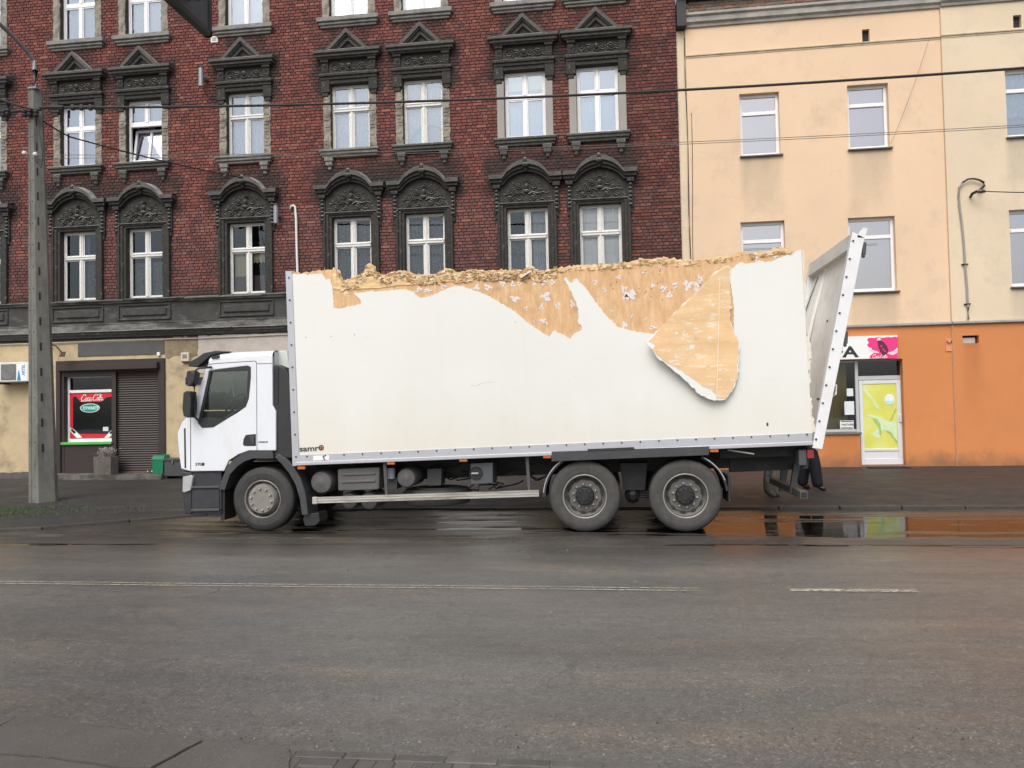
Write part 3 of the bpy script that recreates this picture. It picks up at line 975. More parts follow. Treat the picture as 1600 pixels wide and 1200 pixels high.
def sill_b(seed):
    rr = random.Random(seed); b = MB()
    b.cham(-.80, .80, -.19, .30, 8.575, 8.64, .012); b.cham(-.77, .77, -.15, .02, 8.50, 8.58, .012); b.cham(-.74, .74, -.10, .02, 8.44, 8.50, .01)
    for s_ in (-1, 1):
        if seed == 4 and s_ == 1: continue
        b.cham(s_ * .56 - .115, s_ * .56 + .115, -.13, .02, 8.34, 8.44, .012); b.cham(s_ * .56 - .09, s_ * .56 + .09, -.10, .02, 8.22, 8.34, .02); b.cham(s_ * .56 - .05, s_ * .56 + .05, -.06, .02, 8.13, 8.22, .02)
        for i in range(4): b.cham(s_ * .56 - .085 + i * .045, s_ * .56 - .05 + i * .045, -.115, -.09, 8.24, 8.33, .004)
    return b.mesh('sill')
SILL_B = [sill_b(1), sill_b(4)]
sc_ = MB()
sc_.cham(-.84, .84, -.16, .30, 12.03, 12.15, .012); sc_.cham(-.80, .80, -.11, .02, 11.96, 12.03, .012); sc_.cham(-.76, .76, -.06, .02, 11.90, 11.96, .01)
SILL_C = sc_.mesh('sill')

def frame_mesh(w, h, style, y0=.14):
    """window frame: outer frame, transom and mullion, four lights"""
    b = MB()
    op_ = style == 'open'
    if op_: style = 'pvc'
    th = .055 if style == 'pvc' else .045
    tz = h * .62
    dp = .07
    b.cham(-w, -w + th, y0, y0 + dp, 0, h, .006); b.cham(w - th, w, y0, y0 + dp, 0, h, .006)
    b.cham(-w + th, w - th, y0, y0 + dp, 0, th, .006); b.cham(-w + th, w - th, y0, y0 + dp, h - th, h, .006)
    tw = .055 if style == 'pvc' else .05
    b.cham(-w + th, w - th, y0 - (.0 if style == 'pvc' else .03), y0 + dp, tz - tw, tz + tw, .01)
    if style == 'wood':
        b.cham(-w + th, w - th, y0 - .045, y0 + .0, tz + .012, tz + .045, .008)
    mw = .042 if style == 'pvc' else .05
    if not op_: b.cham(-mw, mw, y0 - .006, y0 + dp, th, tz - tw, .006)
    b.cham(-mw, mw, y0 - .006, y0 + dp, tz + tw, h - th, .006)
    if style == 'wood':
        b.cham(-.018, .018, y0 - .025, y0, th, tz - tw, .005); b.cham(-.018, .018, y0 - .025, y0, tz + tw, h - th, .005)
    s_ = .03                                     # sash rails inside each light
    for (x0, x1, z0, z1) in ((-w + th, -mw, th, tz - tw), (mw, w - th, th, tz - tw), (-w + th, -mw, tz + tw, h - th), (mw, w - th, tz + tw, h - th)):
        if op_ and z0 < tz: continue
        b.cham(x0, x0 + s_, y0 + .012, y0 + .06, z0, z1, .005); b.cham(x1 - s_, x1, y0 + .012, y0 + .06, z0, z1, .005)
        b.cham(x0 + s_, x1 - s_, y0 + .012, y0 + .06, z0, z0 + s_, .005); b.cham(x0 + s_, x1 - s_, y0 + .012, y0 + .06, z1 - s_, z1, .005)
    return b.mesh('window'), [(-w + th, -mw, th, tz - tw), (mw, w - th, th, tz - tw), (-w + th, -mw, tz + tw, h - th), (mw, w - th, tz + tw, h - th)]
def pane_mesh(r, y):
    return MB().add([(r[0] + .02, y, r[2] + .02), (r[1] - .02, y, r[2] + .02), (r[1] - .02, y, r[3] - .02), (r[0] + .02, y, r[3] - .02)], [(0, 1, 2, 3)]).mesh('pane', fix=False)
def drape(win, mat, x0, x1, z0, z1, y=.30, wave=.018, cut=None, name='curtain', seed=0):
    b = MB(); n = 40; m = 10
    rr = random.Random(seed); ph = rr.uniform(0, 6)
    vs = []
    for j in range(m + 1):
        for i in range(n + 1):
            x = x0 + (x1 - x0) * i / n
            zb = cut(x) if cut else z0
            vs.append((x, y + wave * math.sin(i * 1.25 + ph + .5 * math.sin(i * .4)), z1 + (zb - z1) * j / m))
    b.add(vs, [(j * (n + 1) + i, (j + 1) * (n + 1) + i, (j + 1) * (n + 1) + i + 1, j * (n + 1) + i + 1) for j in range(m) for i in range(n)])
    return put(name, b.mesh(name, smooth=True, fix=False), mat, win, local=True)
FR = {}
for key, h in (('A', ZA1 - ZA0), ('B', ZB1 - ZB0), ('C', ZC1 - ZC0)):
    for st in ('pvc', 'wood'):
        me, rects = frame_mesh(HW, h, st)
        me.materials.append(PVC if st == 'pvc' else WOODW)
        FR[key, st] = (me, rects, [pane_mesh(r, .175) for r in rects], h)
me, rects = frame_mesh(HW, ZB1 - ZB0, 'open'); me.materials.append(PVC)
FR['B', 'open'] = (me, rects[2:], [pane_mesh(r, .175) for r in rects[2:]], ZB1 - ZB0)
def add_window(c, floor, style, gl):
    me, rects, panes, h = FR[floor, style]
    z0 = {'A': ZA0, 'B': ZB0, 'C': ZC0}[floor]
    w = put('window', me, None, brick_house, loc=(c, F, z0))
    for p in panes:
        put('pane', p, gl, w, local=True)
    return w, h
def orn(w, me, mat, z0, name):
    o = put(name, me, mat, w, local=True, loc=(0, 0, -z0))
    o.material_slots[0].link = 'OBJECT'; o.material_slots[0].material = mat
    return o
for i, c in enumerate(COLX):
    # first floor: dark rooms behind old wooden windows
    w, h = add_window(c, 'A', 'wood', GLASS_OLD)
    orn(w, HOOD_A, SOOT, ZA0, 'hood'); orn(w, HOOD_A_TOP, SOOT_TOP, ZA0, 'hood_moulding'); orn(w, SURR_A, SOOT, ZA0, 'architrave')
    if i == 3:
        drape(w, YELB, -.45, -.05, .5, 1.15, .27, .004, name='blind'); drape(w, YELB, .06, .45, .86, 1.15, .27, .004, cut=lambda x: .86 + .02 * math.sin(x * 60), name='blind')
        drape(w, PURPC, -.47, .47, .0, .52, .29, .01)
    elif i == 6:
        drape(w, LACE, .10, .47, .0, 1.8, .27, .02, cut=lambda x: .02); drape(w, LACE_D, -.47, .1, .0, 1.1, .28, .02)
    elif i == 7:
        drape(w, WHITEB, -.48, .48, .0, 1.86, .26, .003, name='blind')
    elif i == 1:
        drape(w, LACE_D, .03, .47, .0, 1.15, .27, .02, seed=3); drape(w, BLUEC, -.1, .12, .0, 1.8, .33, .02)
        put('decoration', MB().ball((-.12, .25, .93), .05, .02, .06, 8, 5).mesh('decoration'), M('red_decoration', (.35, .02, .03), .5), w, local=True)
    else:
        drape(w, LACE_D, -.47, .47, .0, 1.75 if i in (4, 5) else 1.0, .27, .02, cut=(lambda x: .0), seed=i)
    # second floor
    pv = i in (0, 1, 2, 6, 7)
    if i == 2:                                     # lower sash tilted inwards
        w, h = add_window(c, 'B', 'open', GLASS_NEW)
        hh_ = (ZB1 - ZB0) * .62 - .115; ti = math.sin(R(10)); ct = math.cos(R(10))
        def tl(x, z_, d=0.0): return (x, .20 + z_ * ti + d, .06 + z_ * ct)
        m = MB()
        for (x0, x1, z0_, z1_) in ((-.465, -.405, 0, hh_), (.405, .465, 0, hh_), (-.405, .405, 0, .06), (-.405, .405, hh_ - .06, hh_), (-.035, .035, .06, hh_ - .06)):
            m.hexa([tl(x0, z0_), tl(x1, z0_), tl(x1, z1_), tl(x0, z1_), tl(x0, z0_, .06), tl(x1, z0_, .06), tl(x1, z1_, .06), tl(x0, z1_, .06)])
        put('open_sash', m.mesh('open_sash'), PVC, w, local=True, label='white sash tilted inwards')
        for (x0, x1) in ((-.405, -.035), (.035, .405)):
            put('pane', MB().add([tl(x0, .06, .03), tl(x1, .06, .03), tl(x1, hh_ - .06, .03), tl(x0, hh_ - .06, .03)], [(0, 1, 2, 3)]).mesh('pane', fix=False), GLASS_NEW, w, local=True)
    else:
        w, h = add_window(c, 'B', 'pvc' if pv else 'wood', GLASS_NEW if pv else GLASS_OLDB)
    ht_m = SOOT_TOP
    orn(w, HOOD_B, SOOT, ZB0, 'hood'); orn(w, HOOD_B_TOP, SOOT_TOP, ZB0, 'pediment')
    for me_ in (SURR_BS if i >= 6 else SURR_BD[i % 3]):
        orn(w, me_, STUCCO_S if i >= 6 else STUCCO_P, ZB0, 'surround')
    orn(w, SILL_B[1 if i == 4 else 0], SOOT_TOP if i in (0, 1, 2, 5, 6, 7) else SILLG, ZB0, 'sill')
    if i in (0, 1):
        drape(w, LILAC, .0, .5, .0, 1.7, .28, .02); drape(w, PINKC, -.5, .0, .0, 1.1, .29, .02); drape(w, LILAC, -.5, .0, 1.08, 1.7, .28, .015)  # pink and lilac here paint the reflection in the panes
    elif i == 2:
        drape(w, LILAC, -.5, .5, 1.06, 1.7, .28, .02); drape(w, PINKC, -.5, .02, .0, 1.1, .50, .02); drape(w, WHITEB, .02, .5, .0, .95, .50, .02)
    elif i == 3:
        drape(w, LACE, -.5, .5, .0, 1.7, .28, .02, cut=lambda x: .35 - .5 * abs(math.sin(x * 6.0))); drape(w, BLUEC, -.5, .5, .0, 1.0, .36, .01)
    elif i == 4:
        drape(w, LACE, -.5, .5, .0, 1.7, .27, .02, cut=lambda x: .04 + .02 * math.sin(x * 40)); drape(w, BLUEC, -.5, .5, .0, 1.3, .33, .01)
    elif i == 5:
        drape(w, LACE, -.5, .5, .0, 1.7, .27, .02, cut=lambda x: .58 - 1.3 * (x - .1) ** 2 if x > -.3 else .38 - (-.3 - x) * 1.6); drape(w, BLUEC, -.5, .0, .0, 1.2, .35, .01); drape(w, GREYBL, .0, .5, .0, 1.2, .34, .003)
    elif i == 6:
        drape(w, GREENB, -.5, .5, 1.28, 1.7, .25, .002, name='blind'); drape(w, LILAC, -.5, .5, .9, 1.3, .3, .01); drape(w, BLUEC, -.5, .5, .0, 1.1, .29, .015)
    else:
        drape(w, LILAC, -.5, .5, .9, 1.7, .28, .01); drape(w, BLUEC, -.5, .5, .0, 1.0, .28, .015)
    # third floor, only the lower half is in view
    w, h = add_window(c, 'C', 'pvc', GLASS_NEW)
    orn(w, SILL_C, SILLG, ZC0, 'sill')
    for s_ in (-1, 1):
        b = MB()
        a, d = sorted((s_ * .53, s_ * .72))
        b.sheet(jag([(a, 12.14), (d, 12.14), (d, 14.0), (a, 14.0)], .008, .07, i * 3 + s_), -.022, .02)
        orn(w, b.mesh('surround'), STUCCO_P, ZC0, 'surround')
    drape(w, WHITEB if i in (3, 4, 5) else LACE, -.5, .5, .0, 1.6, .27, .015, seed=i)

# string courses and apron panels between ground and first floor
def prof_band(b, prof, x0, x1):
    """run a (proud, z) profile along the wall"""
    n = len(prof)
    vs = [(x0, F - p, z_) for p, z_ in prof] + [(x1, F - p, z_) for p, z_ in prof]
    b.add(vs, [(i, i + 1, n + i + 1, n + i) for i in range(n - 1)] + [tuple(range(n)), tuple(range(n, 2 * n))[::-1]])
ap = MB(); prof_band(ap, [(.02, 4.30), (.02, 4.86), (-.02, 4.86), (-.02, 4.30)], XL, XR)
apron = ap.build('apron_band', APRON, brick_house)
b = MB()
x = XL
while x < XR:                                     # broken sheet-covered ledge in lengths
    L = min(rnd.uniform(.7, 2.3), XR - x)
    dz, dp = rnd.uniform(-.018, .012), rnd.uniform(-.03, .02)
    vs = []
    prof_band(b, [(-.02, 4.975), (.15 + dp, 4.925 + dz), (.15 + dp, 4.905 + dz), (.10, 4.89), (.07, 4.845), (-.02, 4.84)], x, x + L - .006)
    x += L
b.build('ledge', LEDGE, brick_house)
b = MB(); prof_band(b, [(-.02, 4.31), (.055, 4.31), (.055, 4.285), (.04, 4.28), (.04, 4.12), (-.02, 4.12)], XL, XR)
b.build('fascia', LEDGE, brick_house)
b = MB(); x = XL
while x < XR:
    L = min(rnd.uniform(1.2, 3.2), XR - x); d = rnd.uniform(-.03, .02)
    prof_band(b, [(-.02, 4.125), (.20 + d, 4.10), (.21 + d, 4.075), (.15 + d, 4.06), (.13, 4.01), (.09, 3.98), (.05, 3.93), (-.02, 3.92)], x, x + L - .006)
    x += L
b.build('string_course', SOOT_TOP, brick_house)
for c in COLX:
    b = MB()
    for (x0, x1, z0, z1) in ((-.77, .77, 4.755, 4.80), (-.77, .77, 4.37, 4.415), (-.77, -.72, 4.415, 4.755), (.72, .77, 4.415, 4.755)):
        b.cham(c + x0, c + x1, F - .06, F, z0, z1, .012)
    b.cham(c - .64, c + .64, F - .065, F, 4.48, 4.70, .03)
    b.build('panel', APRON, apron)
# ground floor wall with the shop opening
gops = [(-15.08, -11.96, .26, 3.30), (-4.6, -2.4, .85, 2.75), (-7.9, -6.9, .15, 2.6)]
b = MB(); wall_grid(b, XL, XR, 0, 3.92, F + .02, gops, .5)
b.build('ground_floor_wall', CREAM, brick_house, fix=False)
GF = M('dark_brown_ground_floor_paint', (.075, .062, .052), .8, .2, 4, bump=.3, dirt=(.16, .14, .12), damt=.4)
b = MB(); wall_grid(b, -9.6, XR, 0, 2.9, F + .006, gops[1:], .1); b.build('painted_dado', GF, brick_house, fix=False)
gw = MB(); gw.box(-4.6, -2.4, F + .14, F + .2, .85, .95); gw.box(-4.6, -4.5, F + .14, F + .2, .95, 2.75); gw.box(-2.5, -2.4, F + .14, F + .2, .95, 2.75); gw.box(-3.55, -3.45, F + .14, F + .2, .95, 2.75)
gw = gw.build('ground_floor_window', PVC, brick_house)
MB().box(-4.5, -2.5, F + .17, F + .18, .95, 2.75).build('blind', WHITEB, gw)
MB().box(-7.9, -6.9, F + .15, F + .2, .15, 2.6).build('house_door', M('dark_green_door', (.03, .05, .04), .5), brick_house)
MB().cham(-14.47, -11.95, F - .004, F + .03, 3.44, 3.80, .003).build('painted_band', GREYP, brick_house)
MB().sheet(jag([(-10.98, 2.9), (-3.0, 2.9), (-3.0, 3.90), (-10.98, 3.90)], .006, .1, 4), F + .004, F + .03).build('plaster_patch', PINKW, brick_house)
MB().sheet(jag([(-11.93, 3.34), (-11.0, 3.38), (-11.0, 3.86), (-11.93, 3.86)], .03, .08, 9), F + .008, F + .03).build('plaster_patch', M('bare_old_plaster', (.24, .19, .12), .9, .3, 8, bump=.7, bscale=25, dirt=(.09, .07, .05), damt=.8, dscale=5), brick_house)
MB().sheet(jag([(-16.4, 2.98), (-15.1, 2.9), (-15.0, 3.8), (-16.3, 3.86)], .03, .1, 5), F + .010, F + .03).build('plaster_patch', CREAM, brick_house)
MB().sheet(jag([(XL, .05), (-15.12, .05), (-15.12, .30), (XL, .33)], .012, .1, 2), F - .03, F + .03).build('plinth', M('grey_plinth', (.10, .095, .088), .85, .3, 5, bump=.4, dirt=(.2, .18, .15), damt=.5), brick_house)
MB().tube([(XL, F - .03, 3.855)] + [(xx, F - .03, 3.84 + .012 * math.sin(xx * 1.3)) for xx in np.arange(-19, 1.6, .8)] + [(XR, F - .03, 3.85)], .013, 6).build('wall_cable', M('pale_cable', (.5, .48, .43), .5), brick_house)
# ------------------------------------------------------------------ shop front in the brick house
def rp(x0, y0, x1, y1, Y):
    """photograph box -> (x0, x1, z0, z1) on the plane y = Y"""
    a, c, d, e = P(x0, y0, Y), P(x1, y0, Y), P(x0, y1, Y), P(x1, y1, Y)
    return ((a.x + d.x) / 2, (c.x + e.x) / 2, (d.z + e.z) / 2, (a.z + c.z) / 2)
BROWN = M('dark_brown_metal', (.040, .029, .027), .5, .1, 5, spec=.4)
GREEN = M('green_sill_metal', (.10, .42, .09), .45, .08, 5)
RED = M('red_print', (.62, .012, .028), .4, .05, 5)
WHITEP = M('white_print', (.80, .80, .78), .4, .02, 5)
BLACKP = M('black_print', (.012, .012, .013), .4, .02, 5)
def ribbon(b, pts, w, y, n=5):
    """flat pen stroke through points in x-z (smoothed), facing -y"""
    q = [Vector(p) for p in pts]; s = []
    for i in range(len(q) - 1):
        p0, p1, p2, p3 = q[max(i - 1, 0)], q[i], q[i + 1], q[min(i + 2, len(q) - 1)]
        for j in range(n):
            t = j / n
            s.append(.5 * ((2 * p1) + (p2 - p0) * t + (2 * p0 - 5 * p1 + 4 * p2 - p3) * t * t + (3 * p1 - p0 - 3 * p2 + p3) * t ** 3))
    s.append(q[-1])
    vs = []
    for i, p in enumerate(s):
        d = (s[min(i + 1, len(s) - 1)] - s[max(i - 1, 0)]).normalized()
        nn = Vector((-d.y, d.x)) * (w * (.45 + .55 * abs(d.y)) / 2)
        vs += [(p.x + nn.x, y, p.y + nn.y), (p.x - nn.x, y, p.y - nn.y)]
    b.add(vs, [(2 * i, 2 * i + 1, 2 * i + 3, 2 * i + 2) for i in range(len(s) - 1)])
def script_logo(x0, z0, width, y, mat, parent):
    """flowing script lettering: capital C, o, c, a, hyphen stroke, capital C, o, l, a"""
    u = width / 4.75
    b = MB()
    def st(pts, dx, w=.15):
        ribbon(b, [(x0 + u * (dx + x + .22 * z), z0 + u * z) for x, z in pts], w * u, y)
    capC = [(.80, .80), (.72, 1.05), (.45, 1.1), (.15, .75), (.05, .35), (.18, .02), (.50, .0), (.85, .28)]
    o = [(.20, .52), (.02, .40), (.0, .15), (.14, .0), (.30, .12), (.33, .36), (.20, .52), (.34, .50), (.45, .42)]
    c_ = [(.30, .46), (.16, .53), (.02, .36), (.02, .10), (.16, .0), (.36, .16)]
    a_ = [(.32, .46), (.14, .53), (.0, .28), (.06, .02), (.22, .06), (.33, .46), (.30, .10), (.38, .0), (.50, .12)]
    l_ = [(.05, .30), (.25, .80), (.24, 1.05), (.10, .95), (.02, .45), (.06, .05), (.18, .0), (.34, .15)]
    st(capC, 0); st([(.10, -.12), (.6, -.22), (1.3, -.05), (1.9, -.12)], 0, .10)
    st(o, .85); st(c_, 1.28); st(a_, 1.68)
    st([(.0, .35), (.2, .42)], 2.22, .12)
    st(capC, 2.32); st([(.75, .9), (1.2, 1.15), (1.7, .98)], 2.32, .12)
    st(o, 3.16); st(l_, 3.60); st(a_, 3.98)
    return b.build('lettering', mat, parent, fix=False)

x0, x1, z0, z1 = -15.08, -11.96, .26, 3.30
sf = MB()
wx0, wx1, wz0, wz1 = rp(104, 588, 178, 694, F + .12)
sx0, sx1, sz0, sz1 = rp(184, 580, 250, 739, F + .10)
zb = 3.04                                          # bottom of the shutter box
sf.box(x0, wx0, F + .02, F + .3, z0, zb); sf.box(wx1, sx0, F + .02, F + .3, z0, zb); sf.box(sx1, x1, F + .02, F + .3, z0, zb)
sf.box(wx0, wx1, F + .03, F + .3, wz1, zb); sf.box(wx0, wx1, F + .03, F + .3, z0, wz0); sf.box(sx0, sx1, F + .03, F + .3, sz1, zb)
sf.cham(x0 - .03, x1 + .03, F - .035, F + .1, 3.22, 3.33, .01)
sf.cham(x0 - .03, x0 + .10, F - .03, F + .05, z0, 3.22, .008); sf.cham(x1 - .12, x1 + .03, F - .03, F + .05, z0, 3.22, .008)
shopf = sf.build('shop_front', BROWN, brick_house, label='dark brown shop front with a half-lowered look, shutter on the right')
del shopf['label']
b = MB(); b.cham(x0 + .10, x1 - .12, F - .15, F + .1, zb, 3.22, .02)
b.build('shutter_box', BROWN, shopf)
b = MB(); n = 44
for i in range(n):
    za = sz0 + (sz1 - sz0) * i / n; zc = sz0 + (sz1 - sz0) * (i + 1) / n; m = (za + zc) / 2
    b.add([(sx0, F + .12, za), (sx1, F + .12, za), (sx1, F + .095, m), (sx0, F + .095, m), (sx1, F + .105, zc - .008), (sx0, F + .105, zc - .008), (sx1, F + .13, zc), (sx0, F + .13, zc)],
          [(0, 1, 2, 3), (3, 2, 4, 5), (5, 4, 6, 7)])
b.build('roller_shutter', M('brown_shutter_slats', (.060, .046, .043), .45, .1, 5), shopf, fix=False)
for dx in (.22, .34):
    MB().ball((sx1 - dx, F + .07, sz0 + .04), .025, seg=8, rings=5).build('shutter_lock', M('bright_steel', (.55, .54, .5), .35, metal=.6), shopf)
yw = F + .16
b = MB(); fw_ = .055
tz0, tz1 = rp(104, 609, 178, 613, yw)[2:]
for q in ((wx0, wx0 + fw_, wz0 + .06, wz1), (wx1 - .02, wx1, wz0 + .06, wz1), (wx0 + fw_, wx1 - .02, wz0 + .06, wz0 + .15), (wx0 + fw_, wx1 - .02, tz0 - .01, tz1), (wx0 + fw_, wx1 - .02, wz1 - .03, wz1)):
    b.cham(q[0], q[1], yw, yw + .07, q[2], q[3], .006)
sw = b.build('shop_window', PVC, shopf)
MB().cham(wx0 - .06, wx1 + .03, F - .05, F + .2, wz0 - .005, wz0 + .065, .008).build('window_sill', GREEN, shopf)
MB().add([(wx0, yw + .04, wz0), (wx1, yw + .04, wz0), (wx1, yw + .04, wz1), (wx0, yw + .04, wz1)], [(0, 1, 2, 3)]).build('pane', glass('shop_glass', .02, (.8, .84, .82)), shopf, fix=False)
MB().add([(wx0 - .2, F + 1.3, .3), (wx1 + .2, F + 1.3, .3), (wx1 + .2, F + 1.3, 3.2), (wx0 - .2, F + 1.3, 3.2), (wx0 - .2, F + .3, .3), (wx1 + .2, F + .3, .3), (wx1 + .2, F + .3, 3.2), (wx0 - .2, F + .3, 3.2)],
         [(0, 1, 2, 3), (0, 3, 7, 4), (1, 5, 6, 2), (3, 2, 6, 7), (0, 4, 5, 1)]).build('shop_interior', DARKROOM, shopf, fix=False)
# printed border of the shop window
yp = yw + .034
rx0, rx1, rz0, rz1 = rp(107, 613.5, 177, 684.5, yp)
hole = XZ([(114, 621), (118, 619), (126, 628), (158, 628), (166, 621), (177.5, 619), (177.5, 678), (114, 678)], yp)
hole = [(min(a, rx1 - .012), c) for a, c in hole]
MB().sheet([(rx0, rz0), (rx1, rz0), (rx1, rz1), (rx0, rz1)], yp, yp + .003, [hole]).build('printed_border', RED, shopf)
lx0, lx1, lz0, lz1 = rp(126.5, 617, 162.5, 626.5, yp)
script_logo(lx0, lz0 + .015, lx1 - lx0 + .02, yp - .004, WHITEP, shopf)
b = MB()
for pl in ([(110, 668), (116, 671), (127, 682), (128, 684), (120, 684), (110, 674)], [(177, 670), (172, 674), (163, 684), (170, 684), (177, 677)]):
    b.sheet(XZ(pl, yp), yp - .003, yp)
b.build('printed_bottle', WHITEP, shopf)
b = MB()
for pl in ([(112, 669), (119, 675), (116, 678), (111, 673)], [(176, 671), (171, 676), (173, 679), (177, 675)]):
    b.sheet(XZ(pl, yp), yp - .005, yp - .003)
b.build('printed_bottle_label', BLACKP, shopf)
# oval OPEN sign and notices in the window
def ellipse(cx, cz, rx, rz, n=28): return [(cx + rx * math.cos(2 * math.pi * i / n), cz + rz * math.sin(2 * math.pi * i / n)) for i in range(n)]
ox0, ox1, oz0, oz1 = rp(125.5, 630.5, 156, 644.5, yp)
ocx, ocz = (ox0 + ox1) / 2, (oz0 + oz1) / 2
op = MB().sheet(ellipse(ocx, ocz, (ox1 - ox0) / 2, (oz1 - oz0) / 2), yp - .008, yp - .002).build('open_sign', WHITEP)
tag(op, 'green oval sign with white rim hanging in the red-bordered shop window', 'sign')
MB().sheet(ellipse(ocx, ocz, (ox1 - ox0) / 2 * .92, (oz1 - oz0) / 2 * .87), yp - .011, yp - .008).build('face', M('sign_green', (.01, .26, .15), .4), op)
text('OTWARTE', .118, (ocx - .205, yp - .012, ocz - .042), M('sign_pale_blue', (.55, .80, .88), .4), op, xs=.80, bold=.004)
nx0, nx1, nz0, nz1 = rp(161, 667, 169.5, 673.5, yp)
nt_ = MB().cham(nx0, nx1, yp - .006, yp, nz0, nz1, .002).build('notice', M('pale_paper', (.62, .62, .6), .7, .12, 40)); tag(nt_, 'small square white notice low in the red-bordered shop window', 'notice')
nx0, nx1, nz0, nz1 = rp(175.5, 637, 177.3, 662, yp)
nt_ = MB().cham(nx0, nx1, yp - .006, yp, nz0, nz1, .002).build('notice', WHITEP); tag(nt_, 'narrow upright white notice at the right edge of the red-bordered shop window', 'notice')
# step
st_ = MB().sheet(jag([(-15.2, .04), (-11.72, .04), (-11.72, .255), (-15.2, .265)], .006, .2, 3), F - .55, F + .05).build('step', M('worn_concrete_step', (.15, .14, .125), .85, .3, 4, bump=.5, bscale=40, dirt=(.045, .04, .036), damt=.9, dscale=2.2, dlo=.42, dhi=.6), brick_house)
# planter with a dried plant
YP = F - .42
q = [P(144, 714, YP), P(178.5, 714, YP), P(178.5, 741, YP)]
cxp = (q[0].x + q[1].x) / 2; wp = (q[1].x - q[0].x) / 2; zt = q[0].z
plant = thing('planter', 'rough hexagonal concrete planter with a withered plant on the shop step', 'planter', (cxp, YP + .1, .265))
b = MB()
hexo = lambda r: [(cxp + r * math.cos(R(60 * i + 20)), YP + .12 + r * .8 * math.sin(R(60 * i + 20))) for i in range(6)]
o_, i_ = hexo(wp * 1.03), hexo(wp * .85)
b.add([(x, y, .262) for x, y in hexo(wp * .98)] + [(x, y, zt) for x, y in o_] + [(x, y, zt) for x, y in i_] + [(x, y, zt - .06) for x, y in i_],
      [(i, (i + 1) % 6, 6 + (i + 1) % 6, 6 + i) for i in range(6)] + [(6 + i, 6 + (i + 1) % 6, 12 + (i + 1) % 6, 12 + i) for i in range(6)] + [(12 + i, 12 + (i + 1) % 6, 18 + (i + 1) % 6, 18 + i) for i in range(6)] + [(18, 19, 20, 21, 22, 23), (5, 4, 3, 2, 1, 0)])
b.build('tub', M('exposed_aggregate', (.13, .118, .102), .9, .35, 30, bump=.8, bscale=60, dirt=(.05, .045, .04), damt=.6, dscale=5), plant)
b = MB()
for i in range(150):
    a = rnd.uniform(0, 6.28); r = rnd.uniform(0, wp * .7); px_, py_ = cxp + r * math.cos(a), YP + .12 + r * .7 * math.sin(a)
    hh = rnd.uniform(.08, .23); lx, ly = rnd.gauss(0, .06), rnd.gauss(0, .05)
    top = (px_ + lx, py_ + ly, zt + hh)
    b.tube([(px_, py_, zt - .05), (px_ + lx * .4, py_ + ly * .4, zt + hh * .6), top], [.004, .003, .0015], 3, False)
    for j in range(2):
        dx, dz = rnd.gauss(0, .018), rnd.gauss(0, .018)
        b.add([top, (top[0] + .02 + dx, top[1], top[2] + dz), (top[0] + dx, top[1] + .012, top[2] + .018 + dz)], [(0, 1, 2)])
b.build('withered_plant', M('dried_grey_foliage', (.27, .255, .22), .8, .3, 20), plant, fix=False)
# green salt / litter bin and the dark tool chest
YB = F - .42
q = rp(237, 711, 255.5, 742, YB); h = q[3] - q[2]
bin_ = thing('grit_bin', 'green plastic bin with sloping lid at the end of the shop step', 'bin', ((q[0] + q[1]) / 2, YB + .15, .26))
GP = M('green_plastic', (.005, .165, .075), .45, .08, 6)
b = MB(); w = q[1] - q[0]
b.hexa([(q[0] + .02, YB, .262), (q[1] - .02, YB, .262), (q[1], YB - .01, q[2] + h * .76), (q[0], YB - .01, q[2] + h * .76), (q[0] + .02, YB + .3, .262), (q[1] - .02, YB + .3, .262), (q[1], YB + .31, q[2] + h * .76), (q[0], YB + .31, q[2] + h * .76)])
b.build('body', GP, bin_, bevel=.012)
b = MB(); b.hexa([(q[0] - .015, YB - .03, q[2] + h * .765), (q[1] + .015, YB - .03, q[2] + h * .765), (q[1] - .005, YB + .06, q[3] - .01), (q[0] + .005, YB + .06, q[3] - .01), (q[0] - .015, YB + .32, q[2] + h * .765), (q[1] + .015, YB + .32, q[2] + h * .765), (q[1] - .005, YB + .30, q[3]), (q[0] + .005, YB + .30, q[3])])
b.build('lid', GP, bin_, bevel=.015)
chest = thing('metal_chest', 'dark grey metal chest on short legs between green bin and lorry cab', 'chest', (-11.2, YB + .2, .12))
q = rp(256.5, 717, 284, 744, YB); cx1 = q[1] + .42
GM = M('dark_grey_sheet', (.055, .058, .062), .5, .15, 6)
MB().cham(q[0], cx1, YB, YB + .38, q[2], q[3] - .06, .008).build('body', GM, chest)
MB().cham(q[0] - .02, cx1 + .02, YB - .02, YB + .40, q[3] - .055, q[3] + .01, .012).build('lid', GM, chest)
for lx in (q[0] + .04, cx1 - .04):
    for ly in (YB + .04, YB + .34):
        MB().cham(lx - .02, lx + .02, ly - .02, ly + .02, pavz(lx, ly) - .01, q[2], .004).build('leg', GM, chest)
MB().cham(q[0] + .22, q[0] + .27, YB - .035, YB, q[3] - .13, q[3] - .03, .008).build('hasp', M('dull_steel', (.2, .2, .2), .4, metal=.7), chest)
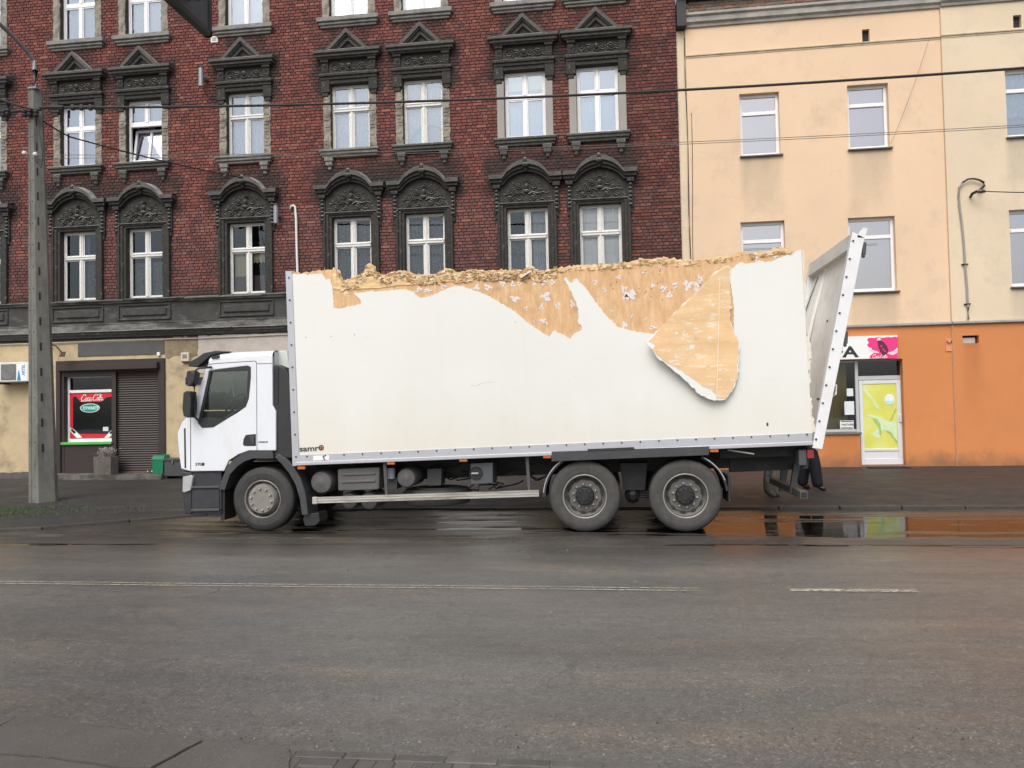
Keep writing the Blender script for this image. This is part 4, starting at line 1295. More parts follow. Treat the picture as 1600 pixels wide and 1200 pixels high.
# air conditioner
ya = F - .40
q = rp(-14, 566, 46, 597, ya)
ac = thing('air_conditioner', 'white outdoor air conditioner unit on the cream wall left of the pole', 'air conditioner', ((q[0] + q[1]) / 2, F, q[2]))
ACW = M('ac_white', (.66, .66, .63), .45, .05, 5, dirt=(.4, .37, .3), damt=.4)
MB().cham(q[0], q[1], ya, F - .08, q[2], q[3], .02).build('casing', ACW, ac)
g = rp(1.5, 569, 25, 594, ya)
b = MB(); b.cham(g[0], g[1], ya - .012, ya + .01, g[2], g[3], .01)
b.build('grille', M('ac_grille_grey', (.14, .145, .14), .6, .15, 40), ac)
b = MB()
gc = ((g[0] + g[1]) / 2, (g[2] + g[3]) / 2)
for i in range(1, 6):
    b.lathe([(-.004, .035 * i - .004), (-.004, .035 * i + .004), (.004, .035 * i + .004), (.004, .035 * i - .004), (-.004, .035 * i - .004)], (gc[0], ya - .014, gc[1]), 'y', 24)
b.build('fan_guard', M('ac_guard', (.30, .31, .30), .5), ac)
lb = rp(26.5, 568.5, 42, 595, ya)
MB().cham(lb[0], lb[1], ya - .004, ya + .01, lb[2], lb[3], .002).build('badge', WHITEP, ac)
BLUE = M('badge_blue', (.02, .22, .50), .4)
text('ARTEL', .135, (lb[1] - .055, ya - .006, lb[2] + .14), BLUE, ac, bold=.002, rot=R(90), xs=.78, shear=.1)
MB().sheet(XZ([(27, 594.5), (33, 594.5), (30.5, 582), (29, 578)], ya), ya - .006, ya - .004).build('badge_wave', BLUE, ac)
for lx in (q[0] + .2, q[1] - .15):
    MB().cham(lx - .02, lx + .02, ya + .02, F + .01, q[2] - .05, q[2], .005).build('bracket', M('bracket_dark', (.06, .058, .055), .6), ac)
# rusty bracket lamp, alarm box, junction box, street plate
RUST = M('rusty_iron', (.07, .035, .022), .8, .3, 14)
lp = thing('wall_lamp_bracket', 'rusty curved lamp bracket on the wall above the shop corner', 'bracket', tuple(P(80, 545, F)))
b = MB(); b.tube([P(76, 541, F), P(80, 538.5, F - .2), P(88, 541, F - .32), P(94, 548, F - .38), P(98, 554, F - .4)], .022, 6)
b.build('arm', RUST, lp)
b = MB(); b.hexa([P(92, 557, F - .48), P(101, 558, F - .48), P(103, 551, F - .45), P(96, 552, F - .45), P(92, 557, F - .3), P(101, 558, F - .3), P(103, 549, F - .3), P(96, 550, F - .3)])
b.build('lamp_housing', RUST, lp, bevel=.01)
q = rp(285, 551, 297.5, 565, F)
al = thing('alarm_box', 'small square cream alarm box high on the wall right of the shop front', 'alarm', ((q[0] + q[1]) / 2, F, q[2]))
MB().cham(q[0], q[1], F - .09, F + .03, q[2], q[3], .012).build('housing', M('aged_cream_plastic', (.58, .53, .42), .5), al)
MB().cham(q[0] + .05, q[1] - .05, F - .097, F - .08, q[2] + .08, q[3] - .05, .004).build('sounder', M('sounder_grey', (.22, .2, .17), .6), al)
MB().cham(q[0] + .02, q[1] - .02, F - .07, F + .02, q[2] - .035, q[2], .01).build('beacon', M('dull_red_lens', (.17, .05, .035), .4), al)
q = rp(246.5, 550.5, 251, 556, F)
jb = MB().cham(q[0], q[1], F - .05, F + .02, q[2], q[3], .006).build('junction_box', PVC); tag(jb, 'tiny white junction box above the right end of the roller shutter', 'junction box')
q = rp(290, 589.5, 318, 600.5, F)
pl = thing('street_name_plate', 'dark blue street name plate partly behind the cab mirror', 'sign', (q[0], F, q[2]))
MB().cham(q[0], q[1], F - .02, F + .03, q[2], q[3], .006).build('plate', M('enamel_navy', (.012, .018, .05), .3), pl)
text('Ryb', .165, (q[0] + .05, F - .022, q[2] + .045), WHITEP, pl, bold=.003)
# flue pipes, conduit and vents on the brick front
ZINC = M('dull_zinc', (.30, .31, .33), .5, .12, 10, metal=.4)
for (px, y0, y1, ex, lab) in ((314, 105, 135, 325, 'short grey flue pipe on the brick wall between second-floor windows'), (431, 320, 349, 438, 'short grey flue pipe beside the first-floor window nearest the box front')):
    a, c = P(px, y0, F - .22), P(px, y1, F - .22)
    fl = thing('flue_pipe', lab, 'flue', (a.x, F, c.z), 'flue pipes on the brick front')
    MB().tube([c, a], .062, 10).build('pipe', ZINC, fl, smooth=True)
    MB().lathe([(-.01, .0), (-.01, .085), (.03, .05), (.035, 0)], (a.x, a.y, a.z), 'z', 12).build('cowl', M('dark_cowl', (.05, .05, .052), .6), fl)
    m = (a + c) / 2; MB().tube([m, (P(ex, (y0 + y1) / 2 + 3, F + .03))], .06, 10).build('elbow', ZINC, fl, smooth=True)
pts = [P(454, 326, F), P(455, 322.5, F - .05), P(458, 321, F - .07), P(461, 323, F - .07), P(462.5, 340, F - .06), P(463.5, 380, F - .06), P(465, 430, F - .06), P(467, 500, F - .06)]
cdt = MB().tube(pts, .032, 8).build('conduit', M('white_conduit', (.70, .70, .68), .4), smooth=True); tag(cdt, 'white conduit running down the brick wall behind the box front corner', 'conduit')
q = rp(330, 57, 341, 67, F)
vt = thing('vent_grille', 'small square white vent grille on brick beside the overhead sign', 'vent', (q[0], F, q[2]))
MB().cham(q[0], q[1], F - .03, F + .02, q[2], q[3], .008).build('frame', PVC, vt)
MB().cham(q[0] + .035, q[1] - .035, F - .036, F, q[2] + .035, q[3] - .035, .003).build('louvre', M('vent_grey', (.35, .34, .33), .6), vt)

# ------------------------------------------------------------------ the plastered houses on the right
def plaster(name, col, sills, y0, dirtc, plinth=None):
    """painted plaster with rain stains below each sill (x0, x1, z) and dirt above the foot"""
    k = NT(name)
    co = k.coords(); sep = k.n('ShaderNodeSeparateXYZ'); k.l(co, sep.inputs[0])
    c = k.ramp(k.noise(.55, 5, .6), [(.3, sc(col, .93)), (.7, sc(col, 1.05))])
    st = None
    nz_ = k.noise(1.3, 5, .6, stretch=(2.2, 1, .5))
    for (a, d, z_) in sills:
        fx = k.math('MULTIPLY', k.ramp(k.math('ADD', k.math('MULTIPLY', k.math('SUBTRACT', sep.outputs['X'], a), 1.6), .5), [(.36, 0.0), (.64, 1.0)]), k.ramp(k.math('ADD', k.math('MULTIPLY', k.math('SUBTRACT', d, sep.outputs['X']), 1.6), .5), [(.36, 0.0), (.64, 1.0)]))
        dz = k.math('SUBTRACT', z_, sep.outputs['Z'])
        fz = k.ramp(k.math('DIVIDE', dz, 2.0), [(.0, 0.0), (.01, 1.0), (.07, .62), (.45, .36), (.85, 0.0)])
        m = k.math('MULTIPLY', fx, fz)
        st = m if st is None else k.math('MAXIMUM', st, m)
    if st is not None:
        c = k.mix(k.math('MULTIPLY', st, k.ramp(nz_, [(.25, .35), (.70, .95)])), c, dirtc)
    if plinth:
        fo = k.ramp(k.math('ADD', k.math('MULTIPLY', k.math('SUBTRACT', sep.outputs['Z'], .2), 1.1), k.math('MULTIPLY', k.math('SUBTRACT', k.noise(2.2, 5, .7), .5), .9)), [(.05, .8), (.45, 0.0)])
        c = k.mix(fo, c, plinth)
    g = k.ramp(k.noise(1.1, 7, .72), [(.50, 0.0), (.78, .42)])
    c = k.mix(g, c, dirtc)
    return k.done(k.pbsdf(c, .85, spec=.25, bump=k.noise(170, 3, .6), bstr=.25))
def house(name, label, xa, xb, yf, upper, lower, wins, extra_ops=(), ztop=11.75):
    h = thing(name, label, 'building', ((xa + xb) / 2, yf, 0))
    b = MB(); wall_grid(b, xa, xb, 3.56, ztop, yf, [w_ for w_ in wins], .30); b.build('upper_wall', upper, h, fix=False)
    b = MB(); wall_grid(b, xa, xb, 0, 3.56, yf, list(extra_ops), .30); b.build('ground_floor_wall', lower, h, fix=False)
    b = MB()
    for x_, s_ in ((xa, 1), (xb, -1)):
        b.add([(x_, yf, 0), (x_, yf + 11, 0), (x_, yf + 11, ztop), (x_, yf, ztop)], [(0, 1, 2, 3)])
    b.add([(xa, yf + 11, 0), (xb, yf + 11, 0), (xb, yf + 11, ztop), (xa, yf + 11, ztop)], [(0, 1, 2, 3)])
    b.build('side_wall', upper, h, fix=False)
    b = MB(); b.add([(xa + .01, yf + 2, .05), (xb - .01, yf + 2, .05), (xb - .01, yf + 2, ztop), (xa + .01, yf + 2, ztop)], [(0, 1, 2, 3)])
    for zf in (3.6, 7.3): b.add([(xa + .01, yf + .31, zf), (xb - .01, yf + .31, zf), (xb - .01, yf + 2, zf), (xa + .01, yf + 2, zf)], [(0, 1, 2, 3)])
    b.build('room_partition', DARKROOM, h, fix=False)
    return h
def prof_at(b, prof, x0, x1, yf):
    n = len(prof)
    b.add([(x0, yf - p, z_) for p, z_ in prof] + [(x1, yf - p, z_) for p, z_ in prof], [(i, i + 1, n + i + 1, n + i) for i in range(n - 1)] + [tuple(range(n)), tuple(range(n, 2 * n))[::-1]])
SILLM = M('dark_sill_sheet', (.11, .105, .10), .5, .15, 8)
CORN = M('grey_cornice_plaster', (.36, .345, .31), .85, .15, 4, bump=.3, dirt=(.15, .14, .125), damt=.7, dscale=1.8, dstretch=(1, 1, 3), dlo=.45, dhi=.68)
def plain_window(h, w_, yf, gl, back=None, lace=None, lower=True, upper_fr=.70):
    x0, x1, z0, z1 = w_; cx = (x0 + x1) / 2; hw = (x1 - x0) / 2; hh = z1 - z0
    y0 = .13; th = .072; b = MB(); tz = hh * upper_fr
    b.cham(-hw, -hw + th, y0, y0 + .07, 0, hh, .006); b.cham(hw - th, hw, y0, y0 + .07, 0, hh, .006); b.cham(-hw + th, hw - th, y0, y0 + .07, 0, th + .01, .006)
    b.cham(-hw + th, hw - th, y0, y0 + .07, hh - th, hh, .006); b.cham(-hw + th, hw - th, y0 - .005, y0 + .07, tz - .045, tz + .045, .006)
    w = b.build('window', PVC, h, loc=(cx, yf, z0))
    for r in ((-hw + th, hw - th, th, tz - .045), (-hw + th, hw - th, tz + .045, hh - th)):
        put('pane', pane_mesh((r[0] - .02, r[1] + .02, r[2] - .02, r[3] + .02), y0 + .04), gl, w, local=True)
    s = MB().cham(-hw - .03, hw + .05, -.07, .14, -.045, -.008, .006)
    put('sill', s.mesh('sill'), SILLM, w, local=True)
    if back: drape(w, back, -hw + .04, hw - .04, .0, hh - .03, .30, .012)
    if lace: drape(w, LACE, -hw + .05, hw - .05, lace, hh - .03, .25, .015, cut=lambda x: lace + .05 * abs(math.sin(x * 14)))
    return w
W1, W2 = (3.21, 4.15, 7.86, 9.40), (5.74, 6.68, 7.87, 9.43)
W3, W4 = (3.15, 4.19, 4.44, 6.23), (5.66, 6.73, 4.42, 6.21)
SH = (4.20, 6.79, .27, 2.79)
V1 = (6.13, 6.30, 10.47, 10.77)
XM = 7.90
PEACH = plaster('peach_plaster', (.735, .545, .375), [(w_[0], w_[1], w_[2]) for w_ in (W1, W2, W3, W4)], F, (.33, .27, .20))
ORANGE = plaster('orange_plaster', (.60, .236, .086), [(5.0, 5.8, 1.0)], F, (.42, .15, .055), plinth=(.20, .115, .07))
peach = house('peach_house', 'peach plastered house with orange ground floor and a shop behind the lorry tail', 1.95, XM, F, PEACH, ORANGE, [W1, W2, W3, W4, V1], [SH])
CY = F - .06
W5, W6 = (9.27, 10.22, 7.92, 9.53), (9.24, 10.24, 4.40, 6.20)
W7, W8 = (12.2, 13.15, 7.92, 9.53), (12.2, 13.2, 4.40, 6.20)
V2 = (9.50, 9.68, 10.50, 10.80); V3 = (8.12, 8.48, 3.10, 3.29)
CREAM2 = plaster('cream_plaster', (.69, .572, .415), [(w_[0], w_[1], w_[2]) for w_ in (W5, W6)], CY, (.34, .30, .23))
ORANGE2 = plaster('orange_plaster_worn', (.585, .23, .086), [(8.1, 8.5, 3.1)], CY, (.42, .15, .055), plinth=(.20, .115, .07))
cream = house('cream_house', 'cream plastered house with orange ground floor at the right edge', XM + .003, 14.5, CY, CREAM2, ORANGE2, [W5, W6, W7, W8, V2], [V3])
for h, xa, xb, yf in ((peach, 1.95, XM, F), (cream, XM + .003, 14.5, CY)):
    b = MB(); prof_at(b, [(-.02, 11.47), (.16, 11.46), (.17, 11.40), (.12, 11.36), (.12, 11.24), (.06, 11.20), (.05, 11.14), (-.02, 11.12)], xa, xb, yf); b.build('cornice', CORN, h)
    b = MB(); prof_at(b, [(-.02, 10.455), (.035, 10.45), (.035, 10.43), (.012, 10.42), (.012, 10.385), (-.02, 10.38)], xa, xb, yf); b.build('string_course', M('band_' + h.name, (.52, .44, .31), .85, .15, 5, dirt=(.2, .17, .13), damt=.7, dscale=3), h)
    b = MB(); prof_at(b, [(-.02, 3.64), (.07, 3.61), (.075, 3.575), (.02, 3.55), (-.02, 3.54)], xa, xb, yf); b.build('ledge', M('grey_ledge_' + h.name, (.30, .29, .275), .8, .2, 5, dirt=(.12, .115, .1), damt=.7, dscale=2.5), h)
    b = MB(); b.box(xa - .02, xb, yf - .28, yf + 11.2, 11.80, 11.92); b.build('roof', M('roof_felt', (.05, .05, .052), .8), h)
    b = MB(); b.box(xa - .2 if h is peach else xa, xb, yf - .34, yf - .29, 11.84, 11.96); b.build('roof_edge', M('pale_roof_edge', (.6, .62, .66), .4), h)
    par = MB().box(xa, xb, yf + .02, yf + .2, 11.47, 11.80).build('parapet', MORTAR, h)
    sh = {}
    x = xa
    while x < min(xb, 9.9):
        for r_ in range(4):
            L = .21
            key = rnd.randrange(5)
            if key not in sh:
                m = MB(); m.col = [(.40, .20, .13), (.30, .26, .24), (.42, .26, .20), (.27, .22, .2), (.36, .30, .27)][key]
                m.cham(0, .2, -.03, .03, 0, .068, .008); sh[key] = m.mesh('brick')
            if x + .12 * (r_ % 2) + .2 < xb:
                put('brick', sh[key], BRICK, par, loc=(x + .1 * (r_ % 2), yf + rnd.uniform(-.012, .012), 11.475 + r_ * .079))
        x += .212
for h, w_, gl, bk, lc in ((peach, W1, GLASS_YEL, GREYBL, None), (peach, W2, GLASS_YEL, LILAC, None), (cream, W5, GLASS_NEW, GREYBL, .5), (cream, W7, GLASS_NEW, GREYBL, .5)):
    plain_window(h, w_, F if h is peach else CY, gl, bk, lc)
for h, w_, lc in ((peach, W3, None), (peach, W4, None), (cream, W6, 1.33), (cream, W8, 1.33)):
    plain_window(h, w_, F if h is peach else CY, GLASS_YEL, GREYBL, lc, upper_fr=.74)
b = MB(); b.box(V1[0], V1[1], F + .1, F + .12, V1[2], V1[3]); b.build('vent_shaft', DARKROOM, peach)
b = MB(); b.box(V3[0] + .01, V3[1] - .06, CY + .06, CY + .10, V3[2] + .01, V3[3] - .05); b.build('vent_grille', M('pale_vent', (.42, .38, .35), .7), cream)
b = MB(); b.box(V3[0], V3[1], CY + .14, CY + .16, V3[2], V3[3]); b.build('vent_shaft', DARKROOM, cream)
MB().box(V2[0], V2[1], CY + .1, CY + .12, V2[2], V2[3]).build('vent_shaft', DARKROOM, cream)
# narrow strip between the two houses with a drain wire
b = MB(); b.box(1.735, 1.947, F + .05, F + .6, 0, 11.11); b.build('gap_strip', CREAM2, peach)
MB().box(1.74, 1.965, F - .22, F + .6, 11.12, 11.80).build('gutter_end', M('black_gutter', (.015, .016, .018), .6), peach)
pts = [(1.93 + .012 * math.sin(z_ * 1.7), F - .012, z_) for z_ in np.arange(3.7, 11.1, .4)]
MB().tube(pts, .011, 5).build('lightning_wire', M('dark_wire', (.05, .045, .04), .6), peach)
MB().tube([(2.02 + .03 * math.sin(z_ * .9), F - .012, z_) for z_ in np.arange(5.0, 9.2, .4)], .007, 5).build('lightning_wire', M('dark_wire', (.05, .045, .04), .6), peach)
# --- shop on the right: framed window, door, sign board
ALU = M('aluminium_frame', (.52, .52, .52), .4, .06, 5, metal=.2)
yd = F + .16
dx0, dx1, dz0, dz1 = rp(1341, 590, 1411, 726, yd)
dz0 = .275
b = MB()
jx0, jx1, _, _ = rp(1337, 566, 1342, 676, yd)
b.cham(jx0, jx1, yd - .01, yd + .07, .27, 2.79, .006)
b.cham(dx1 - .02, SH[1], yd, yd + .07, .27, 2.79, .006)
tr0, tr1 = rp(1342, 587, 1408, 592, yd)[2:]
b.cham(jx1, dx1 - .02, yd, yd + .07, tr0 - .02, tr1, .006); b.cham(jx1, dx1 - .02, yd, yd + .07, 2.76, 2.79, .004)
shop = b.build('shop_front', ALU, peach)
b = MB()                                          # door leaf
for q in ((jx1 + .01, jx1 + .09, dz0, tr0 - .03), (dx1 - .13, dx1 - .03, dz0, tr0 - .03), (jx1 + .09, dx1 - .13, dz0, .42), (jx1 + .09, dx1 - .13, .60, .66), (jx1 + .09, dx1 - .13, tr0 - .12, tr0 - .03)):
    b.cham(q[0], q[1], yd - .015, yd + .045, q[2], q[3], .006)
b.box(jx1 + .09, dx1 - .13, yd + .005, yd + .03, .42, .60)
door = b.build('door', M('white_aluminium_door', (.66, .67, .69), .4, .04, 5), shop and peach)
px0, px1, pz0, pz1 = jx1 + .09, dx1 - .13, .66, tr0 - .12
k = NT('lime_print')
co = k.coords(); 
lime = k.ramp(k.noise(1.6, 3, .5), [(.3, (.56, .60, .09)), (.55, (.66, .66, .13)), (.8, (.70, .74, .34))])
LIME = k.done(k.pbsdf(lime, .4))
MB().box(px0, px1, yd + .0, yd + .02, pz0, pz1).build('poster', LIME, door)
def prt(pts, dy, mat, nm='poster_print'):
    w_, h_ = px1 - px0, pz1 - pz0
    MB().sheet([(px0 + a * w_, pz0 + c * h_) for a, c in jag(pts, .006, .05, 3)], yd - dy, yd, ).build(nm, mat, door)
prt([(.02, .98), (.12, .92), (.30, .78), (.52, .60), (.40, .62), (.18, .80), (.02, .90)], .003, M('print_pale_lime', (.66, .74, .36), .4))
prt([(.03, .50), (.20, .53), (.42, .50), (.70, .42), (.98, .40), (.98, .10), (.72, .25), (.58, .30), (.42, .14), (.20, .22), (.45, .34), (.40, .46), (.12, .50)], .004, M('print_mint', (.60, .74, .46), .4))
prt([(.26, .475), (.38, .46), (.49, .38), (.53, .26), (.48, .18), (.42, .34)], .006, M('print_leaf_green', (.33, .52, .16), .4))
prt([(.66, .26), (.80, .20), (.98, .06), (.98, .11), (.80, .25), (.70, .285)], .006, M('print_leaf_green', (.33, .52, .16), .4))
prt([(.76, .41), (.95, .62), (.98, .62), (.98, .58), (.82, .42)], .006, M('print_olive', (.46, .52, .12), .4))
prt(ellipse(.79, .755, .155, .085, 24), .006, M('print_white', (.74, .79, .78), .4))
prt([(.66, .735), (.92, .735), (.90, .705), (.84, .675), (.74, .675), (.68, .705)], .008, M('print_turquoise', (.45, .72, .68), .4))
MB().cham(dx1 - .10, dx1 - .03, yd - .05, yd + .0, 1.28, 1.46, .012).build('handle', M('pale_handle', (.6, .6, .6), .4), door)
# transom pane, shop window and interior
GSH = glass('shop_glass_dark', .03, (.75, .78, .78))
MB().add([(jx1, yd + .04, tr1), (dx1, yd + .04, tr1), (dx1, yd + .04, 2.77), (jx1, yd + .04, 2.77)], [(0, 1, 2, 3)]).build('pane', GSH, shop, fix=False)
sz_ = 1.07
b = MB(); b.cham(SH[0], jx0, yd, yd + .07, sz_, sz_ + .06, .005); b.cham(SH[0], SH[0] + .06, yd, yd + .07, sz_ + .06, 2.79, .005); b.cham(SH[0] + .06, jx0, yd, yd + .07, 2.74, 2.79, .005)
b.build('window_frame', ALU, shop)
MB().add([(SH[0], yd + .04, sz_), (jx0, yd + .04, sz_), (jx0, yd + .04, 2.78), (SH[0], yd + .04, 2.78)], [(0, 1, 2, 3)]).build('pane', GSH, shop, fix=False)
MB().box(SH[0], jx0 + .03, F + .012, F + .3, .2, sz_ - .06).build('stall_riser', ORANGE, peach)
MB().cham(SH[0], jx0 + .06, F - .03, F + .2, sz_ - .06, sz_ - .004, .008).build('window_ledge', M('grey_window_ledge', (.15, .145, .14), .6), shop)
MB().add([(SH[0], F + .31, .27), (SH[1], F + .31, .27), (SH[1], F + 1.6, .27), (SH[0], F + 1.6, .27), (SH[0], F + .31, 3.0), (SH[1], F + .31, 3.0), (SH[1], F + 1.6, 3.0), (SH[0], F + 1.6, 3.0)], [(0, 1, 2, 3), (4, 7, 6, 5), (3, 2, 6, 7), (0, 3, 7, 4), (1, 5, 6, 2)]).build('shop_interior', DARKROOM, peach, fix=False)
q = rp(1240, 560, 1323, 690, F + .5)
dr = MB(); n = 30
dr.add([v for i in range(n + 1) for v in ((q[0] + (q[1] - q[0]) * i / n, F + .5 + .02 * math.sin(i * 1.4), 1.05), (q[0] + (q[1] - q[0]) * i / n, F + .5 + .02 * math.sin(i * 1.4), 2.8))], [(2 * i, 2 * i + 2, 2 * i + 3, 2 * i + 1) for i in range(n)])
dr.build('shop_curtain', cloth('olive_yellow_curtain', (.42, .34, .12), .0), shop, fix=False)
for (a, c, d, e, lab) in ((1323, 607, 1333, 619, 'small white notice high on the right shop window'), (1319.5, 627, 1334.5, 648, 'large white notice in the middle of the right shop window')):
    q = rp(a, c, d, e, yd + .03); o = MB().box(q[0], q[1], yd + .024, yd + .03, q[2], q[3]).build('notice', M('pale_paper_b', (.68, .72, .74), .7, .10, 55)); tag(o, lab, 'notice')
q = rp(1313, 657, 1334, 670, yd + .0)
o = MB().box(q[0], q[1], yd + .012, yd + .03, q[2], q[3]).build('partner_sign', WHITEP); tag(o, 'white sign with dark bands leaning low in the right shop window', 'sign')
text('PARTNER', .075, (q[0] + .03, yd + .010, (q[2] + q[3]) / 2 - .027), BLACKP, o, bold=.001, xs=.86)
NB = M('notice_dark_band', (.12, .12, .13), .5)
MB().box(q[0] + .02, q[1] - .02, yd + .008, yd + .012, q[3] - .035, q[3] - .01).build('band', NB, o); MB().box(q[0] + .02, q[1] - .02, yd + .008, yd + .012, q[2] + .01, q[2] + .035).build('band', NB, o)
q = G(1366, 729, .25), G(1410, 729, .25)
dm = MB(); mx0, mx1 = dx0 + .05, dx1 - .05; my0, my1 = F - .42, F - .08; mz = pavz(6.2, F - .25)
dm.box(mx0, mx1, my0, my1, mz - .02, mz + .012)
for i in range(12): dm.box(mx0 + .02, mx1 - .02, my0 + .015 + i * .027, my0 + .03 + i * .027, mz + .012, mz + .022)
dm = dm.build('door_mat', M('black_rubber_mat', (.02, .02, .02), .8)); tag(dm, 'dark ribbed door mat in front of the lime-green shop door', 'door mat')
# sign board
ys_ = F - .09
q = rp(1250, 527, 1403, 560.5, ys_); zs0, zs1 = 2.80, 3.345; xs0, xs1 = 4.45, q[1]
sb = thing('shop_sign', 'white shop sign board with black letters and pink bottle picture', 'sign', (xs0, F, zs0))
MB().cham(xs0, xs1, ys_, F + .01, zs0, zs1, .008).build('board', WHITEP, sb)
t0 = P(1301, 556, ys_)
text('FA', .36, (t0.x, ys_ - .004, 2.86), M('sign_black', (.02, .02, .022), .4), sb, xs=1.40, bold=.010)
PINK = M('print_pink', (.80, .035, .22), .4, .12, 2)
def sp(pts): return XZ(pts, ys_)
MB().sheet(jag(sp([(1403, 526.5), (1357, 528), (1355, 532), (1357.5, 535), (1354.5, 539), (1358, 543), (1362, 544), (1361, 548), (1365, 552), (1360, 555), (1359, 560), (1403, 560)]), .006, .03, 6), ys_ - .003, ys_).build('print_background', PINK, sb)
b = MB(); b.sheet(sp([(1371, 533), (1376, 531.5), (1381, 535), (1386, 541), (1388, 548), (1385, 554), (1379.5, 555), (1375, 549), (1372, 541)]), ys_ - .006, ys_ - .003)
b.build('print_bottle', M('print_maroon', (.10, .012, .04), .35), sb)
b = MB(); b.sheet(sp([(1370, 532), (1371, 528.5), (1374.5, 528), (1377, 531.5)]), ys_ - .006, ys_ - .003)
b.sheet(jag(sp([(1386, 552), (1392, 550), (1400, 545), (1402.5, 543), (1402.5, 551), (1394, 555)]), .006, .03, 1), ys_ - .005, ys_ - .003)
b.sheet(jag(sp([(1357, 546), (1362, 546.5), (1371, 549), (1374, 552), (1366, 551.5), (1358, 549)]), .004, .03, 2), ys_ - .005, ys_ - .003)
b.build('print_splash', M('print_pale_pink', (.80, .60, .66), .4), sb)
b = MB()
for (x_, z_) in ((1377, 541), (1380, 546), (1382.5, 549)): b.sheet(sp([(x_ - 2, z_ - 1), (x_ + 1, z_ - 2), (x_ + 2, z_ + 1), (x_ - 1, z_ + 1.5)]), ys_ - .008, ys_ - .006)
b.build('print_bottle_label', M('print_magenta', (.55, .03, .2), .4), sb)
lq = P(1363, 559.5, ys_)
script_logo(lq.x, zs0 + .02, .36, ys_ - .006, WHITEP, sb)
# things fixed to the right-hand wall
q = rp(1481.5, 529, 1496, 549, F)
acc = MB().cham(q[0] - .06, q[0] + .20, F - .02, F + .01, q[2], q[3], .004).build('wall_panel', M('pale_orange_panel', (.66, .27, .13), .6, .05)); tag(acc, 'small pale orange cover panel screwed to the orange wall', 'panel')
b = MB(); hkp = P(1482, 533, F); b.tube([(hkp.x + .05 * math.cos(a), F - .05, hkp.z + .05 * math.sin(a)) for a in np.linspace(2.8, 6.6, 9)], .01, 6)
hk = b.build('wall_hook', RUST); tag(hk, 'small dark iron hook above the pale orange wall panel', 'hook')
CG = M('grey_conduit', (.30, .29, .27), .6)
pts = [(1513, 499), (1512.5, 480), (1511, 450), (1508, 415), (1506, 380), (1503, 350), (1499, 320), (1498, 305), (1499, 293), (1504, 285), (1512, 280), (1521, 279), (1530, 281), (1537, 285), (1538, 290), (1532, 296), (1530, 299)]
cd_ = thing('cable_riser', 'grey cable conduit with a looped top on the cream wall', 'conduit', (8.3, CY, 4.0))
MB().tube([P(a, c, CY - (.03 if c > 300 else .06)) for a, c in pts[:10]], .026, 7).build('conduit', CG, cd_, smooth=True)
MB().tube([P(a, c, CY - .08) for a, c in pts[9:]], [.022] * 4 + [.03] * (len(pts) - 13), 7).build('cable_loop', M('black_cable', (.02, .02, .02), .5), cd_, smooth=True)
for py in (413, 475): c_ = P(1507.5 if py == 413 else 1511.5, py, CY - .03); MB().cham(c_.x - .07, c_.x + .07, CY - .06, CY + .01, c_.z - .012, c_.z + .012, .004).build('clamp', RUST, cd_)
ins = thing('wall_insulator', 'black cable anchor on the cream wall beside the looped conduit', 'anchor', tuple(P(1517, 305, CY)))
MB().tube([P(1516, 308, CY + .01), P(1519, 303, CY - .12), P(1526, 299, CY - .25)], [.03, .035, .03], 7).build('arm', BLACKP, ins)
MB().tube([P(1526, 299, CY - .25), P(1533, 299, CY - .27), P(1540, 299, CY - .28)], [.035, .05, .025], 8).build('insulator', M('brown_porcelain', (.05, .03, .025), .3), ins)
# ------------------------------------------------------------------ utility pole, wires, overhead sign
YPOLE = 14.8
pb = P(65, 784, YPOLE); pt_ = P(54, 140, YPOLE)
pole = thing('utility_pole', 'tall tapered concrete utility pole with slots at the pavement edge', 'pole', (pb.x, YPOLE, pavz(pb.x, YPOLE)))
CONC = M('old_pole_concrete', (.165, .165, .145), .85, .18, 5, bump=.5, bscale=60, dirt=(.085, .085, .072), damt=.8, dscale=2.4, dstretch=(2, 2, .5), dlo=.45, dhi=.68)
sec = [(-.255, -.02), (-.245, -.06), (-.105, -.15), (-.10, -.135), (-.09, -.15), (.055, -.15), (.07, -.13), (.235, .10), (.235, .19), (-.255, .19)]
H0, H1 = pavz(pb.x, YPOLE) - .1, pt_.z
b = MB(); n = len(sec); NL = 14
for j in range(NL + 1):
    t = j / NL; s_ = 1 - .52 * t
    cx = pb.x + (pt_.x - pb.x) * t
    b.v += [(cx + x * s_, YPOLE + y * s_, H0 + (H1 - H0) * t) for x, y in sec]
for j in range(NL):
    for i in range(n):
        i2 = (i + 1) % n
        b.f.append((j * n + i, j * n + i2, (j + 1) * n + i2, (j + 1) * n + i)); b.c.append(None)
b.f.append(tuple(NL * n + i for i in range(n))); b.c.append(None)
b.build('shaft', CONC, pole)
DK = M('dark_recess', (.02, .019, .018), .9)
def pole_pt(t, u, v):
    """point on the shaft: t height 0..1, section coordinates u, v"""
    s_ = 1 - .52 * t
    return Vector((pb.x + (pt_.x - pb.x) * t + u * s_, YPOLE + v * s_, H0 + (H1 - H0) * t))
for i in range(14):                                # rectangular slots on the slanted side
    t0_, t1_ = .13 + i * .060, .13 + i * .060 + .019
    b = MB(); e = .004
    for t in (t0_, t1_):
        pass
    A = [pole_pt(t0_, .095, -.092), pole_pt(t0_, .122, -.055), pole_pt(t1_, .122, -.055), pole_pt(t1_, .095, -.092)]
    nrm = Vector((.8, -.6, 0)) * .006
    b.hexa([p + nrm for p in A] + [p - nrm for p in A]); b.build('slot', DK, pole)
b = MB()
